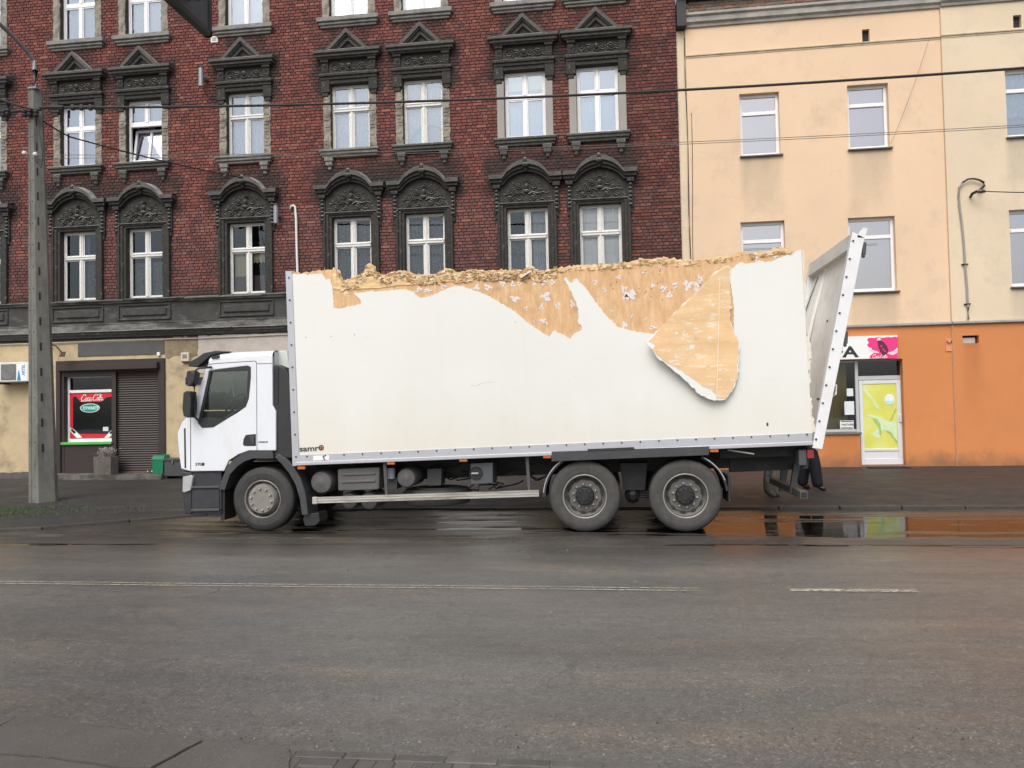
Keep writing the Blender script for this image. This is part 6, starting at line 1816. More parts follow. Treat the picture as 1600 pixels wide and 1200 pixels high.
# ---- rear door frame, torn loose and leaning back
def rearp(px, py): return P(px, py, T)
n0, n1, n2, n3 = P(1269, 700, T), P(1285, 702, T), P(1351, 371, T), P(1332, 362, T)
D = Vector((0, BW, 0))
rf = MB(); rf.hexa([n0, n1, n2, n3] + [p + Vector((0, .10, 0)) for p in (n0, n1, n2, n3)])
rear = rf.build('rear_frame', WHF, lorry, bevel=.006)
b = MB(); b.hexa([p + D - Vector((0, .10, 0)) for p in (n0, n1, n2, n3)] + [p + D for p in (n0, n1, n2, n3)]); b.build('far_post', WHF, rear, bevel=.006)
ax = (n3 - n0); axn = ax.normalized(); sd = (n1 - n0).normalized()
h0 = n3 - axn * .24
b = MB(); b.hexa([h0 + Vector((0, .10, 0)), h0 + sd * .10 + Vector((0, .10, 0)), n3 + sd * .10 + Vector((0, .10, -.01)), n3 + Vector((0, .10, -.01)), h0 + D - Vector((0, .10, 0)), h0 + sd * .10 + D - Vector((0, .10, 0)), n3 + sd * .10 + D + Vector((0, -.10, -.01)), n3 + D + Vector((0, -.10, -.01))])
b.build('header', M('grey_header_sheet', (.66, .65, .60), .5, .1, 5, dirt=(.4, .38, .34), damt=.6), rear, bevel=.006)
b = MB(); o_ = sd * .10
dA, dB = n0 + o_ + axn * .12, n3 + o_ - axn * .24
DOORM = M('dirty_beige_door_lining', (.84, .82, .75), .6, .06, 3, dirt=(.5, .47, .4), damt=.6, dscale=2)
def door_pt(u, v, back=0.0):
    """bent door lining: u across the lorry, v up the frame"""
    bulge = -.16 * math.sin(math.pi * v) * ss(u, .35, .85) * (1 - .5 * ss(u, .9, 1.0)) + .05 * math.sin(math.pi * u) * ss(v, .6, .2)
    crease = .035 * max(0, 1 - abs(u - (.62 + .22 * (v - .5) ** 2)) / .03)
    return dA.lerp(dB, v) + Vector((0, .10 + (BW - .20) * u, 0)) + sd * (bulge + crease + back)
NU, NV = 44, 24
for (ua, ub) in ((0, .62), (.625, 1.0)):
    vs = []; fs = []
    for bk_ in (0, .04):
        for j in range(NV + 1):
            for i in range(NU + 1):
                v_ = j / NV; e_ = .20 * (v_ - .5) ** 2
                uu = ua + (ub - ua) * i / NU
                if ua == 0: uu = (.62 + e_) * i / NU
                else: uu = .628 + e_ + (1 - .628 - e_) * i / NU
                vs.append(door_pt(uu, v_, bk_))
    K = (NU + 1) * (NV + 1)
    for j in range(NV):
        for i in range(NU):
            q = (j * (NU + 1) + i, j * (NU + 1) + i + 1, (j + 1) * (NU + 1) + i + 1, (j + 1) * (NU + 1) + i)
            fs += [q, tuple(K + t for t in q[::-1])]
    b = MB(); b.add(vs, fs); b.build('door_leaf', DOORM, rear, smooth=True, fix=False)
MB().tube([door_pt(.80, v_, -.02) for v_ in np.linspace(.02, .97, 20)], .008, 6).build('lock_bar', DGREY, rear)
for (u_, v_) in ((.25, .22), (.3, .22), (.55, .24), (.60, .24), (.12, .62), (.35, .66), (.3, .10)):
    MB().ball(door_pt(u_, v_, -.004), .012, .02, .02, 7, 5).build('bolt', RIVET, rear)
b = MB(); b.hexa([n0 + Vector((0, .08, .0)), n1 + Vector((0, .08, .0)), n1 + axn * .14 + Vector((0, .08, 0)), n0 + axn * .14 + Vector((0, .08, 0)), n0 + D, n1 + D, n1 + axn * .14 + D, n0 + axn * .14 + D]); b.build('threshold', WHF, rear)
b = MB(); b.add([P(1340, 371, T), P(1351, 372, T), P(1356, 357, T), P(1349, 355, T), P(1340, 366, T), P(1340, 371, T + .06), P(1351, 372, T + .06), P(1356, 357, T + .05), P(1349, 355, T + .05), P(1340, 366, T + .06)], [(0, 1, 2, 3, 4), (9, 8, 7, 6, 5), (0, 5, 6, 1), (1, 6, 7, 2), (2, 7, 8, 3), (3, 8, 9, 4), (4, 9, 5, 0)]); b.build('bent_bracket', WHF, rear)
for (a, c) in ((1349, 388), (1320.5, 527)):
    p = P(a, c, T + .05); b = MB(); b.tube([p + Vector((.0, 0, -.09)), p + Vector((.015, 0, .08))], .03, 8); b.ball(p + Vector((-.005, 0, -.11)), .025, seg=8, rings=5); b.build('hinge', CHASG, rear)
b = MB()
for i in range(12): t = (i + .5) / 12; p = n0.lerp(n3, t) + sd * .03; b.lathe([(-.012, 0), (-.012, .014), (.0, .016)], (p.x, T, p.z), 'y', 8)
b.build('rivets', RIVET, rear, kind='stuff')
b = MB(); b.tube([P(1300, 600, T + .1), P(1307, 602, T + .02), P(1306, 616, T + .02), P(1300, 620, T + .08)], .012, 6); b.build('handle', WHF, rear)

# ---- chassis
ch = MB()
r0_, r1_ = P(300, 742, T + .8), P(1268, 704, T + .8)
for yy in (T + .78, T + 1.62):
    ch.hexa([(-6.3, yy, .62), (2.6, yy, .86), (2.6, yy, 1.14), (-6.3, yy, .95), (-6.3, yy + .08, .62), (2.6, yy + .08, .86), (2.6, yy + .08, 1.14), (-6.3, yy + .08, .95)])
for xx in np.arange(-5.5, 2.6, 1.15): ch.box(xx, xx + .08, T + .86, T + 1.62, .72 + (xx + 5.5) * .025, .85 + (xx + 5.5) * .025)
for xx in np.arange(-4.6, 2.6, .6): ch.box(xx, xx + .06, T + .06, T + BW - .06, .98 + (xx + 4.6) * .032, 1.05 + (xx + 4.6) * .032)
chas = ch.build('chassis', CHAS, lorry)
# wheels
TYRE = M('grey_tyre_rubber', (.068, .066, .063), .8, .18, 12, spec=.3, bump=.25, bscale=50, dirt=(.105, .098, .088), damt=.6, dscale=3)
TYREF = M('dark_tyre_rubber', (.045, .044, .042), .75, .2, 12, spec=.35, bump=.25, bscale=50, dirt=(.08, .074, .066), damt=.6, dscale=3)
RIMF = M('cream_grey_rim', (.25, .235, .21), .45, .1, 8, metal=.25, dirt=(.12, .11, .1), damt=.6, dscale=6)
RIML = M('rim_lip', (.33, .315, .28), .5, .12, 8, metal=.3, dirt=(.14, .12, .10), damt=.6, dscale=5)
RIMR = M('weathered_rim', (.145, .14, .13), .5, .15, 8, metal=.3, dirt=(.11, .10, .09), damt=.7, dscale=6)
NUTM = M('wheel_nut_steel', (.42, .41, .39), .4, .1, 10, metal=.5)
def wheel(cx, cz, yo, rad, front, parent, flip=1, tyre_w=.29):
    """tyre from y = yo inwards (flip = -1: mirrored on the far side)"""
    root = bpy.data.objects.new('wheel', None); COL.objects.link(root); root.parent = parent
    root.location = Vector((cx, yo, cz)) - wpos(parent); f_ = flip
    prof = [(.03, rad * .56), (.012, rad * .575), (.0, rad * .62), (-.012, rad * .74), (-.010, rad * .78), (-.014, rad * .80), (-.004, rad * .89), (.014, rad * .955), (.035, rad * .99), (.05, rad), (tyre_w - .05, rad), (tyre_w - .02, rad * .97), (tyre_w, rad * .85), (tyre_w, rad * .62), (tyre_w - .03, rad * .56)]
    ty = MB().lathe([(f_ * a, r_) for a, r_ in prof], (0, 0, 0), 'y', 56)
    ty.v = [(x, y, max(z, -cz - .012)) for x, y, z in ty.v]
    put('tyre', ty.mesh('tyre', smooth=True), TYREF if front else TYRE, root, local=True)
    tr = MB()
    for i in range(72):
        a = R(i * 5)
        for s0, s1 in ((.03, .12), (.15, .25)):
            p0 = Vector((math.cos(a) * rad * 1.002, f_ * s0, math.sin(a) * rad * 1.002)); p1 = Vector((math.cos(a + .05) * rad * 1.002, f_ * s1, math.sin(a + .05) * rad * 1.002))
            if min(p0.z, p1.z) < -cz + .02: continue
            tr.tube([p0, p1], .006, 4)
    put('tread_grooves', tr.mesh('tread_grooves'), CHAS, root, local=True, kind='stuff')
    if front:
        rp_ = [(.03, rad * .60), (.0, rad * .60), (-.004, rad * .585), (.002, rad * .565), (.05, rad * .545), (.09, rad * .52)]
        dp_ = [(.09, rad * .52), (.05, rad * .50), (.0, rad * .47), (-.035, rad * .44), (-.045, rad * .42), (-.045, .0)]
    else:
        rp_ = [(.03, rad * .625), (.0, rad * .625), (-.004, rad * .61), (.002, rad * .59), (.05, rad * .575), (.12, rad * .555)]
        dp_ = [(.12, rad * .555), (.14, rad * .50), (.12, rad * .46), (.115, rad * .30), (.115, 0)]
    put('rim_lip', MB().lathe([(f_ * a, r_) for a, r_ in rp_], (0, 0, 0), 'y', 40).mesh('rim_lip', smooth=True), RIMF if front else RIML, root, local=True)
    put('rim', MB().lathe([(f_ * a, r_) for a, r_ in dp_], (0, 0, 0), 'y', 40).mesh('rim', smooth=True), RIMF if front else RIMR, root, local=True)
    hb = MB()                                         # ventilation holes
    for i in range(10):
        a = R(i * 36 + 10); rr_ = rad * (.495 if front else .475); c = Vector((math.cos(a) * rr_, f_ * (.035 if front else .128), math.sin(a) * rr_)); t = Vector((-math.sin(a), 0, math.cos(a))); u = Vector((math.cos(a), 0, math.sin(a)))
        yv = Vector((0, -f_ * .012, 0)); pts = [c + yv + t * (.044 * math.cos(q)) + u * (.021 * math.sin(q)) for q in np.linspace(0, 2 * math.pi, 10)[:-1]]
        hb.add(pts, [tuple(range(9))])
    put('hand_hole', hb.mesh('hand_hole'), BLACKPL, root, local=True, kind='stuff')
    rn = rad * (.335 if front else .335); base = -.045 if front else .115
    for i in range(10):
        a = R(i * 36 + 25)
        m = MB().lathe([(f_ * base, .021), (f_ * (base - .022), .019), (f_ * (base - .034), .011), (f_ * (base - .036), 0)], (math.cos(a) * rn, 0, math.sin(a) * rn), 'y', 8)
        put('wheel_nut', m.mesh('wheel_nut', smooth=True), NUTM, root, local=True)
    if not front:
        hu = MB().lathe([(f_ * .115, rad * .27), (f_ * .06, rad * .265), (f_ * .02, rad * .24), (f_ * .012, rad * .20), (f_ * .012, rad * .13), (f_ * -.002, rad * .12), (f_ * -.004, 0)], (0, 0, 0), 'y', 28)
        for i in range(10):
            a = R(i * 36); hu.ball((math.cos(a) * rad * .2, f_ * .012, math.sin(a) * rad * .2), .016, .014, .016, 6, 4)
        put('hub', hu.mesh('hub', smooth=True), CHAS, root, local=True)
    return root
fc, ra, rb = P(410.4, 782, T + .06), P(913.6, 775, T + .05), P(1071.4, 775.3, T + .05)
RWH = .505
wheel(fc.x, .485, T + .06, .487, True, lorry); wheel(fc.x, .485, T + 2.40, .487, True, lorry, -1)
for c_ in (ra, rb):
    wheel(c_.x, .502, T + .05, .512, False, lorry); wheel(c_.x, .502, T + 2.41, .512, False, lorry, -1)
    w2 = MB().lathe([(.40, .30), (.39, .42), (.42, .5), (.45, .507), (.62, .507), (.66, .45), (.66, .3)], (c_.x, T, .502), 'y', 48); w2.v = [(x, y, max(z, -.012)) for x, y, z in w2.v]
    w2.build('inner_tyre', TYRE, lorry, smooth=True)
    MB().tube([(c_.x, T + .3, .5), (c_.x, T + 2.2, .5)], .09, 10).build('axle', CHAS, chas)
    MB().ball((c_.x, T + 1.2, .5), .22, .3, .22).build('differential', CHAS, chas)
MB().tube([(fc.x, T + .3, .47), (fc.x, T + 2.2, .47)], .06, 8).build('axle', CHAS, chas)
b = MB()                                              # bogie spring between the rear wheels
mx_ = (ra.x + rb.x) / 2
b.hexa([(mx_ - .16, T + .42, .55), (mx_ + .16, T + .42, .55), (mx_ + .2, T + .42, .95), (mx_ - .2, T + .42, .95), (mx_ - .16, T + .75, .55), (mx_ + .16, T + .75, .55), (mx_ + .2, T + .75, .95), (mx_ - .2, T + .75, .95)])
for i in range(4): b.box(mx_ + .05, mx_ + .30, T + .5, T + .6, .40 + i * .035, .425 + i * .035)
b.ball((mx_ - .02, T + .55, .48), .12, .12, .14)
b.build('spring_hanger', CHAS, chas)
# mudguards of the bogie and the side skirt panel over it
def guard(cx, cz, rad, a0, a1, y0, y1, mat, nm, th=.02):
    b = MB(); n = 14; vs = []
    for i in range(n + 1):
        a = R(a0 + (a1 - a0) * i / n)
        for r_, y_ in ((rad, y0), (rad + th, y0), (rad + th, y1), (rad, y1)): vs.append((cx + r_ * math.cos(a), y_, cz + r_ * math.sin(a)))
    b.add(vs, [(4 * i + j, 4 * i + (j + 1) % 4, 4 * i + 4 + (j + 1) % 4, 4 * i + 4 + j) for i in range(n) for j in range(4)] + [(0, 1, 2, 3), tuple(4 * n + j for j in (3, 2, 1, 0))])
    return b.build(nm, mat, chas, smooth=True)
guard(ra.x, .52, .565, 113, 182, T + .04, T + .66, BLACKPL, 'mudguard', .045); guard(ra.x, .52, .59, 118, 176, T + .034, T + .042, ALR, 'mudguard_trim', .012)
guard(rb.x, .52, .565, 5, 66, T + .04, T + .66, BLACKPL, 'mudguard', .03); guard(rb.x, .52, .58, 20, 62, T + .034, T + .042, ALR, 'mudguard_trim', .012)
q = P(1137, 742, T + .06); MB().cham(q.x, q.x + .035, T + .05, T + .66, .40, .78, .006).build('mudflap', BLACKPL, chas)
b = MB(); b.sheet(XZ([(862, 705.5), (1108, 697), (1107.5, 711), (862, 721)], T), T - .03, T + .02); b.build('skirt_panel', DGREY, chas, bevel=.006)
b = MB(); b.sheet(XZ([(918, 701.5), (990, 698.5), (992, 701.5), (919, 704.5)], T), T - .04, T - .01); b.build('skirt_cap', BLACKPL, chas)
for (px, py) in ((471, 731), (611, 723.5), (724, 719), (855, 713.5), (1116, 704)):
    p = P(px, py, T + .0); m = MB().cham(p.x - .06, p.x + .06, T - .012, T + .04, p.z - .024, p.z + .022, .006); m.build('marker_lamp', AMBER, chas)
# side guard rail with its hangers
gr = XZ([(489, 777), (842, 765.5), (842, 776), (489, 787)], T + .03)
(ax_, az_), (bx_, bz_) = gr[0], gr[1]; hgt_ = gr[0][1] - gr[3][1]
sg_ = MB(); nseg = 1
prof = [(0, 0), (-.012, .004), (-.012, .018), (0, .022), (0, .034), (-.014, .038), (-.014, .052), (0, .056), (0, .068), (-.012, .072), (-.012, .088), (0, .092), (.03, .092), (.03, 0)]
ks = hgt_ / .092
vs = []
for (xx, zt_) in ((ax_, az_), (bx_, bz_)):
    vs += [(xx, T + .03 + a, zt_ - hgt_ + c * ks) for a, c in prof]
n = len(prof); sg_.add(vs, [(i, (i + 1) % n, n + (i + 1) % n, n + i) for i in range(n)] + [tuple(range(n)), tuple(range(n, 2 * n))[::-1]])
sg_.build('side_guard', M('aluminium_rail', (.52, .51, .47), .4, .08, 6, metal=.45, dirt=(.24, .19, .13), damt=.75, dscale=1.6, dstretch=(1, 1, 9), dlo=.45, dhi=.62), chas)
b = MB(); b.cham(ax_ - .005, ax_ + .07, T + .01, T + .065, az_ - hgt_ - .005, az_ + .005, .004); b.build('guard_end', M('guard_end_grey', (.42, .40, .36), .5), chas)
for (pt0, pt1) in (((598.5, 722), (602.5, 783)), ((821, 714), (825, 768))):
    b = MB(); b.sheet(XZ([pt0, (pt0[0] + 5, pt0[1]), (pt1[0] + 4, pt1[1]), (pt1[0], pt1[1])], T + .07), T + .062, T + .10); b.build('guard_hanger', CHASG, chas)
# air tanks, battery box, silencer, spare gear under the box
TANK = M('dusty_grey_tank', (.105, .10, .10), .6, .12, 8, dirt=(.05, .047, .045), damt=.6, dscale=3)
def tank(px, py, rpx, y0, L, nm='air_tank'):
    p = P(px, py, T + y0); r_ = rpx * .0093
    b = MB().lathe([(0, 0), (0, r_ * .3), (.006, r_ * .36), (.006, r_ * .6), (.02, r_ * .88), (.06, r_), (L - .06, r_), (L, r_ * .7), (L, 0)], (p.x, T + y0, p.z), 'y', 28); b.build(nm, TANK, chas, smooth=True)
tank(501, 754, 19, .12, .7); tank(634, 747, 16, .14, .7); tank(545, 783, 14, .20, .6); tank(576, 783, 15, .20, .6)
b = MB(); b.sheet(XZ([(527, 733), (593, 730), (592, 765), (528, 767)], T + .10), T + .10, T + .55)
b.build('battery_box', TANK, chas, bevel=.02)
for yy in (738.5, 750): b = MB(); b.sheet(XZ([(534, yy + 1), (587, yy - 1), (587, yy + 3), (535, yy + 5)], T + .10), T + .082, T + .11); b.build('box_rib', TANK, chas, bevel=.01)
b = MB(); b.sheet(XZ([(604, 748), (621, 747), (620, 764), (604, 765)], T + .3), T + .3, T + .6); b.build('valve_box', CHASG, chas)
MB().sheet(XZ([(668, 733), (690, 732), (689, 758), (668, 759)], T + .4), T + .4, T + .7).build('valve_box', CHASG, chas)
p = P(611, 739.5, T + .25); b = MB(); b.tube([(p.x, T + .25, p.z - .08), (p.x, T + .25, p.z + .08)], .065, 12); b.build('filter_canister', M('pale_canister', (.26, .30, .34), .5), chas, smooth=True)
p = P(684, 784, T + .75); b = MB(); b.lathe([(-.13, 0), (-.13, .40), (-.11, .50), (-.04, .535), (.05, .535), (.11, .49), (.125, .40), (.125, .30), (.09, .28), (.09, 0)], (p.x, T + .75, .46), 'z', 36); b.build('spare_wheel', TYRE, chas, smooth=True)
b = MB(); b.lathe([(.10, 0), (.10, .28), (.13, .31), (.12, .33)], (p.x, T + .75, .465), 'z', 28); b.build('spare_rim', RIMR, chas, smooth=True)
q4 = XZ([(735, 724.5), (770, 722.5), (770, 755), (735.5, 757)], T + .12)
b = MB(); b.sheet(q4, T + .12, T + .55); b.build('adblue_box', M('blue_grey_box', (.075, .082, .088), .55, .1, 6), chas, bevel=.01)
p = P(742, 739.5, T + .12); b = MB(); b.lathe([(-.004, 0), (-.004, .085), (-.012, .09), (-.012, .1), (0, .1)], (p.x + .02, T + .12, p.z), 'y', 20); b.build('filler_recess', CHAS, chas)
b = MB(); b.cham(p.x - .05, p.x + .06, T + .09, T + .12, p.z - .012, p.z + .012, .004); b.build('filler_handle', M('pale_steel', (.5, .5, .5), .4, metal=.4), chas)
b = MB()
sr = random.Random(2)
for i in range(14):                                   # air lines and cables
    x_ = sr.uniform(-4.2, -1.2); z_ = sr.uniform(.55, .95); y_ = T + sr.uniform(.35, .8)
    b.tube([(x_ + t * sr.uniform(.2, .5), y_ + .04 * math.sin(t * 5), z_ + .06 * math.sin(t * 4 + i)) for t in (0, .4, .8, 1.2, 1.6)], .012, 5)
b.build('air_lines', CHAS, chas, kind='stuff')
b = MB(); b.hexa([(-4.0, T + .62, .35), (1.8, T + .62, .55), (1.8, T + .62, 1.1), (-4.0, T + .62, .92), (-4.0, T + .68, .35), (1.8, T + .68, .55), (1.8, T + .68, 1.1), (-4.0, T + .68, .92)])
# rear overhang: under-run bar, tail lamp, brackets
UND = M('underrun_steel', (.10, .095, .075), .6, .2, 8, dirt=(.05, .05, .045), damt=.6)
xb0 = P(1237, 735, T + .7).x
MB().sheet(XZ([(1140, 713), (1265, 705), (1262, 733), (1140, 738)], T + .75), T + .75, T + .83).build('rear_frame_rail', CHAS, chas)
for yy, pts in ((T + .62, [(1241, 724), (1251, 724), (1242, 770), (1234, 770)]), (T + 1.9, [(1221, 733), (1232, 732), (1226, 768), (1218, 768)])):
    MB().sheet(XZ(pts, yy), yy, yy + .08).build('underrun_arm', CHASG, chas)
ub = P(1252, 771, T + .30); b = MB()
ex = ub.x; ez = ub.z
b.box(ex - .06, ex + .04, T + .10, T + 2.36, ez - .05, ez + .05); b.build('underrun_bar', UND, chas)
b = MB(); b.box(ex - .048, ex + .028, T + .094, T + .10, ez - .038, ez + .038); b.build('bar_end', CHAS, chas)
p = P(1266.5, 709.5, T + .05); MB().cham(p.x - .05, p.x + .045, T + .03, T + .18, p.z - .065, p.z + .065, .01).build('tail_lamp', M('red_lens', (.26, .03, .03), .3), chas)
MB().cham(p.x - .16, p.x - .052, T + .05, T + .3, p.z - .16, p.z + .06, .01).build('lamp_bracket', CHASG, chas)
b = MB(); b.sheet(XZ([(1257, 718), (1264, 716), (1263, 732), (1256, 732)], T + .3), T + .3, T + .33); b.build('number_plate', CHASG, chas)
MB().sheet(XZ([(1125, 697), (1262, 692), (1262, 712), (1125, 716)], T + .35), T + .35, T + .42).build('rear_cross_member', CHAS, chas)
MB().tube([P(1137, 703, T + .05), P(1178, 709.5, T + .05)], .012, 6).build('tie_rod', NUTM, chas)

# ---- cab
C0 = T + .05; CW = 2.34
cab_out = [(326, 566), (345, 560.5), (425.5, 556), (426, 633), (431, 643), (431, 704), (389, 704), (372.5, 710), (357.5, 719.5), (350, 736), (297.5, 736.5), (283, 732.5), (279, 706), (276.5, 677), (284, 659.5), (295, 647), (298.5, 640)]
win = [(327, 580), (337, 577.5), (387, 571.5), (391.5, 574), (391.5, 590), (388.5, 622), (384, 635), (372, 644), (354, 654.5), (333, 667.5), (316, 668.5), (309.5, 661), (311.5, 650)]
def rnd_in(x, z): return C0
side = XZ(cab_out, C0); hole = XZ(win, C0)
zroof = P(425, 548.5, C0).z
cab = MB().sheet(side[::-1], C0, C0 + .05, [hole]).build('cab', WHITE, lorry, bevel=.012)
# far side with its own window
MB().sheet(side[::-1], C0 + CW - .05, C0 + CW, [hole]).build('far_side', WHITE, cab)
# rounded roof running over the cab
rt = XZ([(326, 566), (345, 560.5), (425.5, 556)], C0); tp2 = XZ([(333, 556), (349, 551.5), (425.5, 548.5)], C0)
b = MB(); rows_ = []
nst = 6
for j in range(nst + 1):
    a = R(90 * j / nst); rows_.append([(x0 + (x1 - x0) * (1 - math.cos(a)), C0 + .16 * (1 - math.cos(a)), z0 + (z1 + .02 - z0) * math.sin(a)) for (x0, z0), (x1, z1) in zip(rt, tp2)])
rows_ += [[(x, C0 + CW - (y - C0), z_) for x, y, z_ in r_] for r_ in rows_[::-1]]
vs = [p for r_ in rows_ for p in r_]; b.add(vs, [(3 * j + i, 3 * j + i + 1, 3 * j + 4 + i, 3 * j + 3 + i) for j in range(len(rows_) - 1) for i in range(2)])
b.build('roof', WHITE, cab, smooth=True)
bk = XZ([(425.5, 548.5), (425.5, 556), (431, 704)], C0)
b = MB(); b.add([(bk[1][0] - .01, C0 + .02, bk[2][1]), (bk[1][0] - .01, C0 + CW - .02, bk[2][1]), (bk[0][0] - .01, C0 + CW - .1, bk[0][1]), (bk[0][0] - .01, C0 + .1, bk[0][1])], [(0, 1, 2, 3)]); b.build('rear_wall', WHITE, cab, fix=False)
# front: nose panel, windscreen
fp = XZ([(283, 732.5), (279, 706), (276.5, 677), (284, 659.5), (295, 647)], C0)
b = MB(); vs = []
for x, z_ in fp:
    for f_ in (0, .03, .15, .5, 1): vs.append((x - .16 * math.sin(math.pi * min(f_, 1 - f_) * 1.0) if f_ not in (0, 1) else x, C0 + CW * f_, z_))
b.add(vs, [(5 * i + j, 5 * i + j + 1, 5 * i + 6 + j, 5 * i + 5 + j) for i in range(len(fp) - 1) for j in range(4)]); b.build('nose_panel', WHITE, cab, smooth=True, fix=False)
ws = XZ([(298.5, 641), (326, 566), (333, 557)], C0)
b = MB(); b.add([(ws[0][0], C0 + .03, ws[0][1]), (ws[1][0], C0 + .03, ws[1][1]), (ws[1][0] - .1, C0 + CW / 2, ws[1][1]), (ws[0][0] - .12, C0 + CW / 2, ws[0][1]), (ws[1][0], C0 + CW - .03, ws[1][1]), (ws[0][0], C0 + CW - .03, ws[0][1])], [(0, 1, 2, 3), (3, 2, 4, 5)])
GLC = glass('cab_glass', .035, (.90, .95, .91)); b.build('windscreen', GLC, cab, fix=False)
b = MB(); b.add([(ws[1][0], C0 + .03, ws[1][1]), (ws[2][0], C0 + .1, ws[2][1]), (ws[2][0], C0 + CW - .1, ws[2][1]), (ws[1][0], C0 + CW - .03, ws[1][1])], [(0, 1, 2, 3)]); b.build('roof_front', WHITE, cab, fix=False)
wp_ = [(x, C0 + .025, z_) for x, z_ in hole]
b = MB(); b.sheet(hole[::-1], C0 + .022, C0 + .026); b.build('door_window', GLC, cab)
b = MB(); b.sheet(hole[::-1], C0 + CW - .026, C0 + CW - .022); b.build('door_window', GLC, cab)
b = MB()                                              # black window surround and waist trim
b.sheet(XZ([(337, 577.5), (387, 571.5), (391.5, 574), (391.5, 579), (330, 581.5)], C0)[::-1], C0 - .006, C0 + .03)
b.sheet(XZ([(311, 652), (354, 654.5), (333, 667.5), (316, 668.5), (309.5, 661)], C0)[::-1], C0 - .006, C0 + .03)
b.sheet(XZ([(387.5, 579), (391.5, 578), (391.5, 590), (388.5, 622), (384, 635), (354, 654.5), (345, 655), (380, 634), (385.5, 619)], C0)[::-1], C0 - .006, C0 + .03)
b.sheet(XZ([(327, 580), (330.5, 580), (315.5, 652), (311.5, 650)], C0)[::-1], C0 - .006, C0 + .03)
b.build('window_trim', BLACKPL, cab)
SEAM = M('panel_gap', (.05, .052, .058), .7)
for pts in ([(297.3, 648), (298.3, 648), (298.5, 735), (297.5, 735)], [(320, 571), (335, 568.5), (398, 564.5), (400.5, 567), (401.2, 704), (402, 704), (401.3, 566), (398.5, 563.6), (335, 567.6), (320, 570)], [(402, 568), (425, 567.5), (425, 568.3), (402, 568.9)]):
    b = MB(); b.sheet(XZ(pts, C0), C0 - .0025, C0 + .004); b.build('panel_gap', SEAM, cab)
b = MB(); b.sheet(XZ([(287.5, 670), (290, 668.5), (291, 731.5), (288.5, 731)], C0), C0 - .004, C0 + .01); b.build('air_slot', BLACKPL, cab)
hq = XZ([(400, 678), (400, 697), (382, 697), (379.5, 694.5), (380.5, 686), (384, 679.5)], C0)
b = MB(); b.sheet(hq, C0 - .004, C0 + .02); hd = b.build('handle_recess', BLACKPL, cab, bevel=.004)
b = MB(); b.sheet(XZ([(390, 682), (398, 681), (398, 694), (394, 694)], C0), C0 - .016, C0 - .002); b.build('door_handle', DGREY, cab, bevel=.005)
b = MB(); b.sheet(XZ([(331, 556.5), (342, 555), (343.5, 557), (341, 560), (330.5, 560.5)], C0), C0 - .02, C0 + .06); b.build('side_marker', BLACKPL, cab, bevel=.006)
p = P(305, 727.5, C0); text('370', .062, (p.x, C0 - .003, p.z), M('badge_dark', (.05, .05, .055), .4), cab, bold=.001, xs=1.15)
p = P(315.5, 727.5, C0); MB().cham(p.x, p.x + .042, C0 - .004, C0 + .002, p.z - .002, p.z + .044, .002).build('badge', BLACKPL, cab)
p = P(404, 692, C0); text('PREMIUM', .036, (p.x, C0 - .003, p.z), M('badge_grey', (.13, .13, .14), .4), cab, bold=.0005, xs=1.0)
# sun visor, mirrors
vs_ = XZ([(297.5, 573), (300, 566), (313, 558.5), (322, 552), (340, 548.5), (362, 549.5), (345, 553.5), (333, 556), (322, 566), (312, 574)], C0 + .1)
b = MB(); b.sheet(vs_, C0 + .02, C0 + CW - .05); b.build('sun_visor', BLACKPL, cab, bevel=.012)
def pod(poly, y0, y1, nm):
    b = MB(); b.sheet(XZ(poly, C0), y0, y1); return b.build(nm, BLACKPL, cab, bevel=.022)
pod([(303, 581), (310, 579), (316.5, 583), (315, 596), (309, 605), (304, 603), (301.5, 592)], C0 - .22, C0 - .05, 'mirror')
pod([(300, 614), (304, 611.5), (311, 612.5), (312, 630), (311, 650), (308, 653), (300.5, 650), (298.5, 640)], C0 - .26, C0 - .06, 'mirror')
MB().tube([P(331, 573.5, C0 - .02), P(312, 575, C0 - .13), P(306, 578, C0 - .15), P(303.5, 600, C0 - .16), P(304, 630, C0 - .16), P(305, 652, C0 - .16), P(311, 658, C0 - .04)], .017, 8).build('mirror_arm', BLACKPL, cab, smooth=True)
# intake tower and roof fairing behind the cab
b = MB(); b.sheet(XZ([(425.5, 548.5), (449, 547.5), (452, 575), (452, 700), (428, 700), (426, 633)], C0 + .22)[::-1], C0 + .22, C0 + CW - .22); b.build('rear_fairing', M('fairing_white', (.60, .63, .60), .4), cab, bevel=.01)
it = XZ([(426.5, 571.5), (434, 570), (444, 574), (450, 583), (453.5, 600), (455, 650), (456, 716), (434, 716), (432, 644), (427, 634)], C0 + .03)
b = MB(); b.sheet(it[::-1], C0 + .03, C0 + .35); b.build('air_intake', BLACKPL, cab, bevel=.015)
for i in range(16):
    y_ = 575 + i * 3.6; MB().sheet(XZ([(427.5, y_ + 1.8), (435.5, y_ - 1.2), (435.5, y_ + .4), (427.5, y_ + 3.2)], C0 + .03), C0 + .015, C0 + .035).build('intake_slat', DGREY, cab)
